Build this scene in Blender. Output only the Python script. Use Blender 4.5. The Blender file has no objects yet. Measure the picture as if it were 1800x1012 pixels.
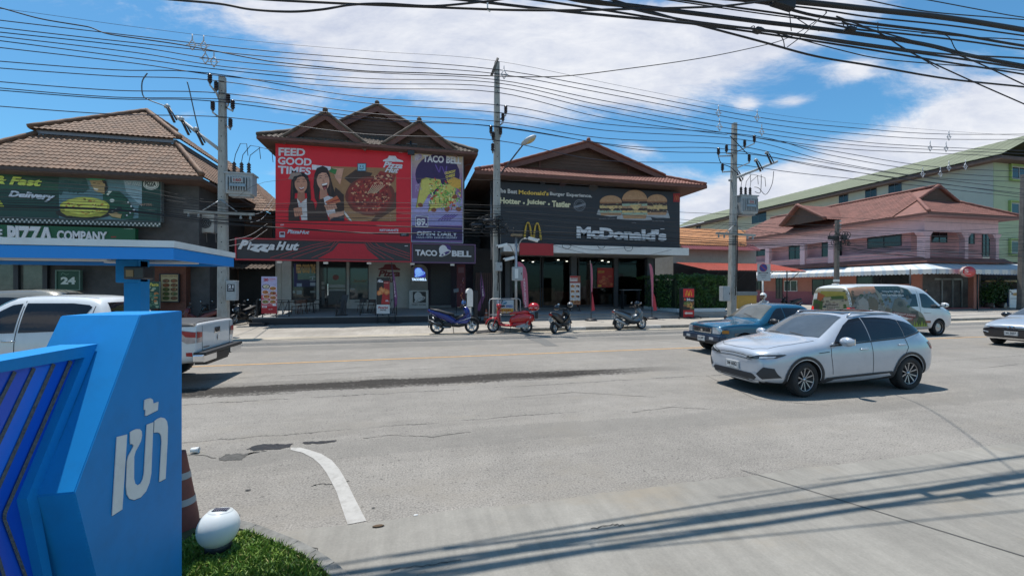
import bpy, bmesh, math, random
from mathutils import Vector, Matrix, noise
from mathutils.bvhtree import BVHTree
R = math.radians
random.seed(7)
scene = bpy.context.scene
COL = scene.collection
F = 740.0        
HOR = 507.0
CAMH = 2.0
YAW = R(13.4)
CA, SA = math.cos(YAW), math.sin(YAW)
cam_d = bpy.data.cameras.new('camera')
cam = bpy.data.objects.new('camera', cam_d)
COL.objects.link(cam)
cam.location = (0,0, CAMH)
cam.rotation_euler = (R(90),0,-YAW)
cam_d.sensor_width = 36.0
cam_d.lens = 36.0 * F / 1800.0
cam_d.clip_start = 0.05
cam_d.clip_end = 3000
scene.camera = cam
SUN = Vector((-0.11,0.26,0.96)).normalized()
sun_el = math.asin(SUN.z)
sun_az = math.atan2(SUN.x, SUN.y)
sd = bpy.data.lights.new('sun', 'SUN')
sd.energy = 3.5
sd.angle = R(0.5)
sd.color = (1.0,0.965,0.91)
so = bpy.data.objects.new('sun', sd)
COL.objects.link(so)
so.rotation_euler = SUN.to_track_quat('Z', 'Y').to_euler()
scene.view_settings.view_transform = 'Standard'
scene.view_settings.look = 'None'
scene.view_settings.exposure = 0.62
scene.view_settings.gamma = 1.0
world = bpy.data.worlds.new('World')
scene.world = world
world.use_nodes = True
wt = world.node_tree
wt.nodes.clear()
FW = Vector((SA, CA, 0))
RT = Vector((CA, -SA, 0))
def wn(t, **kw):
 n = wt.nodes.new(t)
 for k, v in kw.items():
  setattr(n, k, v)
 return n
def wl(a, b):
 wt.links.new(a, b)
def wmath(op, a, b=None, c=None, clamp=False):
 n = wn('ShaderNodeMath', operation=op, use_clamp=clamp)
 for i, v in enumerate((a, b, c)):
  if v is None:
   continue
  if isinstance(v, (int, float)):
   n.inputs[i].default_value = v
  else:
   wl(v, n.inputs[i])
 return n.outputs[0]
def wdot(v, vec):
 n = wn('ShaderNodeVectorMath', operation='DOT_PRODUCT')
 wl(v, n.inputs[0])
 n.inputs[1].default_value = vec
 return n.outputs['Value']
sky = wn('ShaderNodeTexSky', sky_type='NISHITA')
sky.sun_disc = False
sky.sun_elevation = sun_el
sky.sun_rotation = sun_az
sky.air_density = 1.0
sky.dust_density = 0.6
sky.ozone_density = 3.0
geo = wn('ShaderNodeNewGeometry')
tc = wn('ShaderNodeTexCoord')
dirv = tc.outputs['Generated']
df = wmath('MAXIMUM', wmath('ABSOLUTE', wdot(dirv, FW)),0.08)
cu = wmath('DIVIDE', wdot(dirv, RT), df)       
cv = wmath('DIVIDE', wdot(dirv, Vector((0,0,1))), df)
comb = wn('ShaderNodeCombineXYZ')
wl(cu, comb.inputs[0])
wl(cv, comb.inputs[1])
uv = comb.outputs[0]
def wnoise(scale, detail, rough, stretch=(1,1,1), rot=0, loc=(0,0,0), dist=0.0):
 mp = wn('ShaderNodeMapping')
 wl(uv, mp.inputs[0])
 mp.inputs['Scale'].default_value = stretch
 mp.inputs['Rotation'].default_value = (0,0, rot)
 mp.inputs['Location'].default_value = loc
 n = wn('ShaderNodeTexNoise')
 wl(mp.outputs[0], n.inputs['Vector'])
 n.inputs['Scale'].default_value = scale
 n.inputs['Detail'].default_value = detail
 n.inputs['Roughness'].default_value = rough
 n.inputs['Distortion'].default_value = dist
 return n.outputs[0]
def wblob(px, py, rx, ry, ang=0.0, amp=1.0):
 """soft cloud mass centred on a heading"""
 u, v = (px - 900) / F, (HOR - py) / F
 c, s = math.cos(R(ang)), math.sin(R(ang))
 du, dv = wmath('SUBTRACT', cu, u), wmath('SUBTRACT', cv, v)
 a = wmath('ADD', wmath('MULTIPLY', du, c * F / rx), wmath('MULTIPLY', dv, s * F / rx))
 b = wmath('ADD', wmath('MULTIPLY', du, -s * F / ry), wmath('MULTIPLY', dv, c * F / ry))
 d2 = wmath('ADD', wmath('MULTIPLY', a, a), wmath('MULTIPLY', b, b))
 e = wmath('POWER', 2.71828, wmath('MULTIPLY', d2,-1.0))
 return wmath('MULTIPLY', e, amp)
blobs = [(620,20,300,85,-6,1.0),(900,70,330,75,-4,1.05),(1180,90,250,80,8,1.0),(1010,160,230,34,-2,.5),
 (700,130,190,55,-14,.62),(1350,40,250,50,12,.9),(500,170,150,30,-14,.30),(300,215,240,20,8,.26),
 (1560,300,330,62,15,1.15),(1720,205,210,70,22,1.1),(1360,350,190,50,8,.95),(1500,128,62,24,14,.85),
 (1395,180,38,13,6,.72),(1312,184,22,10,10,.66),(1120,262,50,12,-12,.50),(60,260,150,26,4,.42),
 (1180,300,90,26,-14,.5),(1680,110,150,30,20,.45),(940,205,130,26,-8,.42),(60,60,60,40,0,-.1)]
msum = None
for b in blobs:
 o = wblob(*b)
 msum = o if msum is None else wmath('ADD', msum, o)
n1 = wnoise(2.6,9,.66,(1,2.6,1), R(-14),(3.1,1.7,0),.5)
n2 = wnoise(9.0,8,.68,(1,3.2,1), R(18),(0.4,5.0,0),.3)
nz = wmath('ADD', wmath('MULTIPLY', wmath('SUBTRACT', n1,.5),1.9), wmath('MULTIPLY', wmath('SUBTRACT', n2,.5),.75))
dens = wmath('ADD', msum, nz)
mr = wn('ShaderNodeMapRange', interpolation_type='SMOOTHSTEP')
wl(dens, mr.inputs[0])
mr.inputs[1].default_value = .22
mr.inputs[2].default_value = 1.0
cover = wmath('MULTIPLY', mr.outputs[0],.97)
shade = wmath('MULTIPLY_ADD', wmath('ADD', wnoise(3.2,8,.66,(1,2.0,1), R(-10),(7,3,0),.4), wmath('MULTIPLY', n2,.5)),2.4,-1.25, True)
cr = wn('ShaderNodeMix', data_type='RGBA')
wl(shade, cr.inputs[0])
cr.inputs[6].default_value = (3.7,4.05,5.0,1)
cr.inputs[7].default_value = (5.9,6.0,6.3,1)
hue = wn('ShaderNodeMix', data_type='RGBA', blend_type='MULTIPLY')
hue.inputs[0].default_value = 1.0
wl(sky.outputs[0], hue.inputs[6])
hue.inputs[7].default_value = (.47,.86,.97,1)
mx = wn('ShaderNodeMix', data_type='RGBA')
wl(cover, mx.inputs[0])
wl(hue.outputs[2], mx.inputs[6])
wl(cr.outputs[2], mx.inputs[7])
bg = wn('ShaderNodeBackground')
wl(mx.outputs[2], bg.inputs[0])
bg.inputs[1].default_value = 0.10
wo = wn('ShaderNodeOutputWorld')
wl(bg.outputs[0], wo.inputs[0])
def ray(px, py):
 cx, cz = (px - 900.0) / F, (HOR - py) / F
 return Vector((cx * CA + SA, -cx * SA + CA, cz))
def PY(px, py, y):
 d = ray(px, py)
 t = y / d.y
 return Vector((d.x * t, y, CAMH + d.z * t))
def PX(px, py, x):
 d = ray(px, py)
 t = x / d.x
 return Vector((x, d.y * t, CAMH + d.z * t))
def PG(px, py, z=0.0):
 d = ray(px, py)
 t = (z - CAMH) / d.z
 return Vector((d.x * t, d.y * t, z))
def tag(o, label=None, cat=None, group=None, kind=None):
 if label:
  o['label'] = label
 if cat:
  o['category'] = cat
 if group:
  o['group'] = group
 if kind:
  o['kind'] = kind
 return o
def thing(name, label, cat, loc=(0,0,0), rz=0.0, group=None):
 o = bpy.data.objects.new(name, None)
 COL.objects.link(o)
 o.empty_display_size = .2
 o.location = loc
 o.rotation_euler = (0,0, rz)
 return tag(o, label, cat, group)
def wm(o):
 m = Matrix.LocRotScale(o.location, o.rotation_euler, o.scale)
 return wm(o.parent) @ m if o.parent else m
def dup(root, loc, rz, label, group=None, scale=None):
 r = root.copy()
 COL.objects.link(r)
 r.location = loc
 r.rotation_euler = (0,0, rz)
 if scale:
  r.scale = (scale, scale, scale)
 r['label'] = label
 if group:
  r['group'] = group
 for ch in list(root.children):
  c = ch.copy()
  COL.objects.link(c)
  c.parent = r
  for g in list(ch.children):
   d = g.copy()
   COL.objects.link(d)
   d.parent = c
 return r
class MB:
 """collects shapes; build() links them as one mesh object"""
 def __init__(s):
  s.v = []
  s.f = []
  s.m = []
  s.mats = []
  s.sm = []
 def mi(s, mat):
  if mat is None:
   return 0
  if mat not in s.mats:
   s.mats.append(mat)
  return s.mats.index(mat)
 def add(s, vs, fs, mat=None, smooth=False):
  k = len(s.v)
  s.v += [Vector(v) for v in vs]
  i = s.mi(mat)
  for f in fs:
   s.f.append([a + k for a in f])
   s.m.append(i)
   s.sm.append(smooth)
 def box(s, lo, hi, mat=None, M=None, bev=0.0):
  x0, y0, z0 = lo
  x1, y1, z1 = hi
  if bev > 0:
   bm = bmesh.new()
   bmesh.ops.create_cube(bm, size=1)
   for v in bm.verts:
    v.co = Vector(((x0 + x1) / 2 + v.co.x * (x1 - x0),(y0 + y1) / 2 + v.co.y * (y1 - y0),(z0 + z1) / 2 + v.co.z * (z1 - z0)))
   bmesh.ops.bevel(bm, geom=bm.edges[:], offset=bev, segments=2, affect='EDGES', profile=.6)
   s.bm(bm, mat, M)
   return
  vs = [(x0, y0, z0),(x1, y0, z0),(x1, y1, z0),(x0, y1, z0),(x0, y0, z1),(x1, y0, z1),(x1, y1, z1),(x0, y1, z1)]
  vs = [Vector(v) for v in vs]
  if M is not None:
   vs = [M @ v for v in vs]
  s.add(vs, [(0,3,2,1),(4,5,6,7),(0,1,5,4),(1,2,6,5),(2,3,7,6),(3,0,4,7)], mat)
 def bm(s, bm, mat=None, M=None, smooth=False, free=True):
  bm.verts.index_update()
  vs = [(M @ v.co if M is not None else v.co.copy()) for v in bm.verts]
  s.add(vs, [[v.index for v in f.verts] for f in bm.faces], mat, smooth)
  if free:
   bm.free()
 def poly(s, pts, mat=None):
  s.add(pts, [list(range(len(pts)))], mat)
 def prism(s, pts, d, mat=None):
  """polygon extruded by vector d"""
  n = len(pts)
  d = Vector(d)
  vs = [Vector(p) for p in pts] + [Vector(p) + d for p in pts]
  fs = [list(range(n))[::-1], list(range(n, 2 * n))]
  fs += [(i, (i + 1) % n, n + (i + 1) % n, n + i) for i in range(n)]
  s.add(vs, fs, mat)
 def tube(s, pts, r, mat=None, n=8, smooth=True, cap=True):
  pts = [Vector(p) for p in pts]
  N = len(pts)
  rs = r if isinstance(r, (list, tuple)) else [r] * N
  vs, fs = [],[]
  prev = None
  for i, p in enumerate(pts):
   t = (pts[min(i + 1, N - 1)] - pts[max(i - 1,0)])
   if t.length < 1e-9:
    t = Vector((0,0,1))
   t.normalize()
   if prev is None:
    a = t.cross(Vector((0,0,1)))
    if a.length < .05:
     a = t.cross(Vector((1,0,0)))
   else:
    a = prev - t * prev.dot(t)
   a.normalize()
   prev = a
   b = t.cross(a)
   for k in range(n):
    an = 2 * math.pi * k / n
    vs.append(p + (a * math.cos(an) + b * math.sin(an)) * rs[i])
  for i in range(N - 1):
   for k in range(n):
    fs.append((i * n + k, i * n + (k + 1) % n, (i + 1) * n + (k + 1) % n, (i + 1) * n + k))
  if cap:
   fs.append(list(range(n))[::-1])
   fs.append([(N - 1) * n + k for k in range(n)])
  s.add(vs, fs, mat, smooth)
 def lathe(s, prof, mat=None, n=16, M=None, smooth=True):
  """prof [(r,z)] about local z"""
  vs, fs = [],[]
  for r, z in prof:
   for k in range(n):
    an = 2 * math.pi * k / n
    v = Vector((r * math.cos(an), r * math.sin(an), z))
    vs.append(M @ v if M is not None else v)
  for i in range(len(prof) - 1):
   for k in range(n):
    fs.append((i * n + k, i * n + (k + 1) % n, (i + 1) * n + (k + 1) % n, (i + 1) * n + k))
  s.add(vs, fs, mat, smooth)
 def ball(s, c, r, mat=None, u=14, v=9, M=None):
  c = Vector(c)
  rr = r if isinstance(r, (list, tuple)) else (r, r, r)
  prof = []
  vs, fs = [],[]
  for i in range(v + 1):
   th = math.pi * i / v
   for k in range(u):
    an = 2 * math.pi * k / u
    p = Vector((rr[0] * math.sin(th) * math.cos(an), rr[1] * math.sin(th) * math.sin(an),-rr[2] * math.cos(th)))
    if M is not None:
     p = M @ p
    vs.append(c + p)
  for i in range(v):
   for k in range(u):
    fs.append((i * u + k, i * u + (k + 1) % u, (i + 1) * u + (k + 1) % u, (i + 1) * u + k))
  s.add(vs, fs, mat, True)
 def bd(s, name, mat=None, parent=None, local=False, smooth=None):
  me = bpy.data.meshes.new(name)
  o = bpy.data.objects.new(name, me)
  COL.objects.link(o)
  vs = s.v
  if parent is not None:
   o.parent = parent
   if not local:
    inv = wm(parent).inverted()
    vs = [inv @ v for v in vs]
  elif vs:
   lo = Vector((min(v.x for v in vs), min(v.y for v in vs), min(v.z for v in vs)))
   hi = Vector((max(v.x for v in vs), max(v.y for v in vs), max(v.z for v in vs)))
   c = Vector(((lo.x + hi.x) / 2,(lo.y + hi.y) / 2, lo.z))
   o.location = c
   vs = [v - c for v in vs]
  me.from_pydata([tuple(v) for v in vs],[], s.f)
  mats = s.mats or [mat]
  for m in mats:
   me.materials.append(m)
  if s.mats:
   me.polygons.foreach_set('material_index', s.m)
  me.polygons.foreach_set('use_smooth', [bool(smooth) if smooth is not None else q for q in s.sm])
  me.update()
  return o
def apply_mods(o):
 """evaluate an object's modifiers to a plain mesh"""
 bpy.context.view_layer.update()
 dg = bpy.context.evaluated_depsgraph_get()
 me = bpy.data.meshes.new_from_object(o.evaluated_get(dg))
 o.modifiers.clear()
 o.data = me
 return o
def C(r, g, b):
 def l(c):
  c /= 255.0
  return c / 12.92 if c <= .04045 else ((c + .055) / 1.055) ** 2.4
 return (l(r), l(g), l(b))
Vc=Vector
MT=Matrix.Translation
MR=Matrix.Rotation
_mats = {}
def mat(name, rgb, rough=.6, metal=0.0, var=.14, scale=2.5, bump=0.0, bscale=30.0, coat=0.0, spec=.5, emit=None, dirt=0.0, stretch=(1,1,1), trans=0.0):
 """principled material with procedural colour variation, optional bump and blotchy dirt"""
 if name in _mats:
  return _mats[name]
 m = bpy.data.materials.new(name)
 _mats[name] = m
 m.use_nodes = True
 nt = m.node_tree
 b = nt.nodes['Principled BSDF']
 b.inputs['Roughness'].default_value = rough
 b.inputs['Metallic'].default_value = metal
 b.inputs['Specular IOR Level'].default_value = spec
 b.inputs['Coat Weight'].default_value = coat
 b.inputs['Coat Roughness'].default_value = .06
 if trans:
  b.inputs['Transmission Weight'].default_value = trans
 t = nt.nodes.new('ShaderNodeTexCoord')
 mp = nt.nodes.new('ShaderNodeMapping')
 mp.inputs['Scale'].default_value = stretch
 nt.links.new(t.outputs['Object'], mp.inputs[0])
 n = nt.nodes.new('ShaderNodeTexNoise')
 n.inputs['Scale'].default_value = scale
 n.inputs['Detail'].default_value = 6
 n.inputs['Roughness'].default_value = .65
 nt.links.new(mp.outputs[0], n.inputs['Vector'])
 r = nt.nodes.new('ShaderNodeMapRange')
 nt.links.new(n.outputs[0], r.inputs[0])
 r.inputs[1].default_value = .3
 r.inputs[2].default_value = .7
 r.inputs[3].default_value = 1 - var
 r.inputs[4].default_value = 1 + var
 mul = nt.nodes.new('ShaderNodeVectorMath')
 mul.operation = 'SCALE'
 mul.inputs[0].default_value = rgb
 nt.links.new(r.outputs[0], mul.inputs['Scale'])
 col = mul.outputs[0]
 if dirt > 0:
  n2 = nt.nodes.new('ShaderNodeTexNoise')
  n2.inputs['Scale'].default_value = scale * 2.7
  n2.inputs['Detail'].default_value = 8
  n2.inputs['Roughness'].default_value = .7
  nt.links.new(mp.outputs[0], n2.inputs['Vector'])
  r2 = nt.nodes.new('ShaderNodeMapRange')
  nt.links.new(n2.outputs[0], r2.inputs[0])
  r2.inputs[1].default_value = .48
  r2.inputs[2].default_value = .74
  r2.inputs[3].default_value = 0
  r2.inputs[4].default_value = dirt
  mxn = nt.nodes.new('ShaderNodeMix')
  mxn.data_type = 'RGBA'
  nt.links.new(r2.outputs[0], mxn.inputs[0])
  nt.links.new(col, mxn.inputs[6])
  mxn.inputs[7].default_value = (rgb[0] * .3 + .02, rgb[1] * .28 + .017, rgb[2] * .25 + .012,1)
  col = mxn.outputs[2]
 nt.links.new(col, b.inputs['Base Color'])
 if emit:
  nt.links.new(col, b.inputs['Emission Color'])
  b.inputs['Emission Strength'].default_value = emit
 if bump > 0:
  n3 = nt.nodes.new('ShaderNodeTexNoise')
  n3.inputs['Scale'].default_value = bscale
  n3.inputs['Detail'].default_value = 5
  nt.links.new(mp.outputs[0], n3.inputs['Vector'])
  bp = nt.nodes.new('ShaderNodeBump')
  bp.inputs['Strength'].default_value = bump
  bp.inputs['Distance'].default_value = .02
  nt.links.new(n3.outputs[0], bp.inputs['Height'])
  nt.links.new(bp.outputs[0], b.inputs['Normal'])
 return m
def ink(r, g, b, var=.13):
 """printed colour, given as the photo's 0-255 ink value"""
 return mat('ink_%d_%d_%d' % (r, g, b), C(r, g, b),.45, var=var, scale=6)
M_CONC = mat('weathered_concrete', (.36,.35,.32),.85, var=.2, scale=3, bump=.3, bscale=60, dirt=.35)
M_POLE = mat('pole_concrete', (.36,.355,.33),.85, var=.2, scale=2.2, bump=.35, bscale=40, dirt=.6, stretch=(1,1,.35))
M_POLED = mat('dark_pole_concrete', (.15,.135,.12),.9, var=.3, scale=2, bump=.3, bscale=40, dirt=.5)
MST = mat('galvanised_steel', (.42,.43,.44),.45,.7, var=.15, scale=8)
M_GREYP = mat('grey_box_paint', (.36,.38,.39),.5, var=.1, scale=4, dirt=.25)
MBK = mat('black_plastic', (.018,.018,.02),.5, var=.2)
M_RUBBER = mat('tyre_rubber', (.022,.022,.023),.85, var=.25, scale=6, dirt=.2)
M_CABLE = mat('black_cable', (.012,.012,.014),.6, var=.2)
M_CABLEB = mat('blue_black_cable', (.012,.014,.03),.55, var=.2)
M_PORC = mat('brown_porcelain', (.030,.018,.016),.25, var=.2)
MWH = mat('white_paint', (.72,.72,.70),.55, var=.06, dirt=.15)
M_DGLASS = mat('dark_glass', (.014,.017,.02),.06, var=.25, scale=.7, spec=.6)
M_SGLASS = mat('shop_glass', (.028,.033,.036),.07, var=.45, scale=.5, spec=.7)
M_CGLASS = mat('car_glass', (.012,.013,.016),.04, var=.3, scale=1.5, spec=.6)
M_CHROME = mat('chrome', (.75,.76,.78),.12,1.0, var=.05)
M_ALLOY = mat('alloy_wheel', (.45,.46,.48),.3,.8, var=.1)
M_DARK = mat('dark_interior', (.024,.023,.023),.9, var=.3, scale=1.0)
M_WOODB = mat('brown_timber', (.10,.055,.038),.7, var=.3, scale=3, bump=.2, bscale=25, stretch=(1,1,6))
M_BARGE = mat('barge_board_paint', (.15,.062,.045),.6, var=.2, scale=3)
M_SOFF = mat('soffit_brown', (.11,.07,.055),.75, var=.25)
MBP = mat('black_paint', (.02,.022,.028),.5, var=.2, dirt=.2)
_tx = {}
def text_shape(s, bold=0.0, shear=0.0, spacing=1.0):
 key = (s, bold, shear, spacing)
 if key in _tx:
  return _tx[key]
 cu_ = bpy.data.curves.new('t', 'FONT')
 cu_.body = s
 cu_.offset = bold
 cu_.shear = shear
 cu_.space_character = spacing
 cu_.resolution_u = 3
 o = bpy.data.objects.new('t', cu_)
 me = bpy.data.meshes.new_from_object(o)
 vs = [Vc((v.co.x, v.co.y)) for v in me.vertices]
 fs = [list(p.vertices) for p in me.polygons]
 x0, x1 = min(v.x for v in vs), max(v.x for v in vs)
 y0, y1 = min(v.y for v in vs), max(v.y for v in vs)
 vs = [((v.x - x0) / (x1 - x0),(y1 - v.y) / (y1 - y0)) for v in vs]
 bpy.data.objects.remove(o)
 bpy.data.meshes.remove(me)
 _tx[key] = (vs, fs)
 return _tx[key]
class Art:
 """flat printed or raised shapes on a plane; coordinates are crop pixels (origin o, scale k)"""
 def __init__(s, fn, nrm, o=(0,0), k=1.0, lift=.003):
  s.fn, s.n, s.o, s.k, s.lift = fn, Vc(nrm), o, k, lift
  s.mb = MB()
  s.layer = 1
 def P(s, u, v, off):
  return s.fn(s.o[0] + u / s.k, s.o[1] + v / s.k) + s.n * off
 def off(s, layer):
  if layer is None:
   s.layer += 1
   layer = s.layer
  s.cnt = getattr(s, 'cnt', 0) + 1
  return layer * s.lift + s.cnt * .00004
 def poly(s, pts, m, layer=None, depth=0.0):
  o = s.off(layer)
  n = len(pts)
  if depth > 0:
   s.mb.prism([s.P(u, v, o) for u, v in pts], s.n * depth, m)
  else:
   s.mb.add([s.P(u, v, o) for u, v in pts],[list(range(n))], m)
 def rect(s, x0, y0, x1, y1, m, layer=None, depth=0.0):
  s.poly([(x0, y0),(x1, y0),(x1, y1),(x0, y1)], m, layer, depth)
 def ell(s, cx, cy, rx, ry, m, layer=None, n=24, a0=0, a1=360, rot=0, depth=0, jag=0.0):
  pts = []
  full = abs(a1 - a0) >= 360
  for i in range(n if full else n + 1):
   a = R(a0 + (a1 - a0) * i / n)
   k = 1 + (random.uniform(-jag, jag) if jag else 0)
   x, y = rx * math.cos(a) * k, ry * math.sin(a) * k
   c, q = math.cos(R(rot)), math.sin(R(rot))
   pts.append((cx + x * c - y * q, cy + x * q + y * c))
  s.poly(pts, m, layer, depth)
 def line(s, pts, w, m, layer=None):
  o = s.off(layer)
  for (x0, y0),(x1, y1) in zip(pts, pts[1:]):
   dx, dy = x1 - x0, y1 - y0
   l = math.hypot(dx, dy) or 1
   nx, ny = -dy / l * w / 2, dx / l * w / 2
   s.mb.poly([s.P(x0 + nx, y0 + ny, o), s.P(x1 + nx, y1 + ny, o), s.P(x1 - nx, y1 - ny, o), s.P(x0 - nx, y0 - ny, o)], m)
 def text(s, t, q, m, bold=0.0, shear=0.0, layer=None, depth=0.0, spacing=1.0):
  """q: (x0,y0,x1,y1) or four corners tl,tr,br,bl"""
  if len(q) == 4 and not isinstance(q[0],(tuple, list)):
   x0, y0, x1, y1 = q
   q = [(x0, y0),(x1, y0),(x1, y1),(x0, y1)]
  o = s.off(layer)
  vs, fs = text_shape(t, bold, shear, spacing)
  def bl(a, b):
   u = (1 - a) * (1 - b) * q[0][0] + a * (1 - b) * q[1][0] + a * b * q[2][0] + (1 - a) * b * q[3][0]
   v = (1 - a) * (1 - b) * q[0][1] + a * (1 - b) * q[1][1] + a * b * q[2][1] + (1 - a) * b * q[3][1]
   return u, v
  top = [s.P(*bl(a, b), o + depth) for a, b in vs]
  s.mb.add(top, fs, m)
  if depth > 0:
   cnt = {}
   for f in fs:
    for i in range(len(f)):
     e = (f[i], f[(i + 1) % len(f)])
     k = (min(e), max(e))
     cnt[k] = cnt.get(k, 0) + 1
   bd = [k for k, c in cnt.items() if c == 1]
   n = len(top)
   bot = [p - s.n * depth for p in top]
   s.mb.add(top + bot, [(a, b, b + n, a + n) for a, b in bd], m)
 def bd(s, name, parent):
  return s.mb.bd(name, None, parent)
def FY(y):
 return lambda px, py: PY(px, py, y)
def tiles(mb, poly, m, pitch=.24, row=.34, amp=.022, step=.03):
 poly = [Vc(p) for p in poly]
 o = poly[0]
 e = (poly[1] - poly[0]).normalized()
 n = e.cross(poly[2] - poly[1] if len(poly) > 3 else poly[2] - poly[0])
 n.normalize()
 if n.z < 0:
  n = -n
 s = n.cross(e)
 if s.z < 0:
  s = -s
 us = [(p - o).dot(e) for p in poly]
 vs = [(p - o).dot(s) for p in poly]
 u0, u1, v0, v1 = min(us), max(us), min(vs), max(vs)
 nu = max(2, int((u1 - u0) / pitch * 4))
 nr = max(1, int(math.ceil((v1 - v0) / row)))
 bm = bmesh.new()
 for r_ in range(nr):
  a, b = v0 + r_ * row, v0 + (r_ + 1) * row + .01
  pr = []
  for j, v in enumerate((a, a, b)):
   ln = []
   for i in range(nu + 1):
    u = u0 + (u1 - u0) * i / nu
    h = amp * math.cos(2 * math.pi * u / pitch) + (0 if j == 0 else step if j == 1 else 0.004)
    h += .006 * noise.noise((u * 2.0, r_ * 3.1,1.7))
    ln.append(bm.verts.new(o + e * u + s * v + n * h))
   pr.append(ln)
  for j in range(2):
   for i in range(nu):
    bm.faces.new((pr[j][i], pr[j][i + 1], pr[j + 1][i + 1], pr[j + 1][i]))
 c = sum(poly, Vc()) / len(poly)
 for i in range(len(poly)):
  p, q = poly[i], poly[(i + 1) % len(poly)]
  pn = (q - p).cross(n).normalized()
  if pn.dot(c - p) > 0:
   pn = -pn
  bmesh.ops.bisect_plane(bm, geom=bm.verts[:] + bm.edges[:] + bm.faces[:], plane_co=p + pn * .02, plane_no=pn, clear_outer=True)
 mb.bm(bm, m, smooth=False)
 mb.add([p - n * .05 for p in poly],[list(range(len(poly)))], m)
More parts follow.
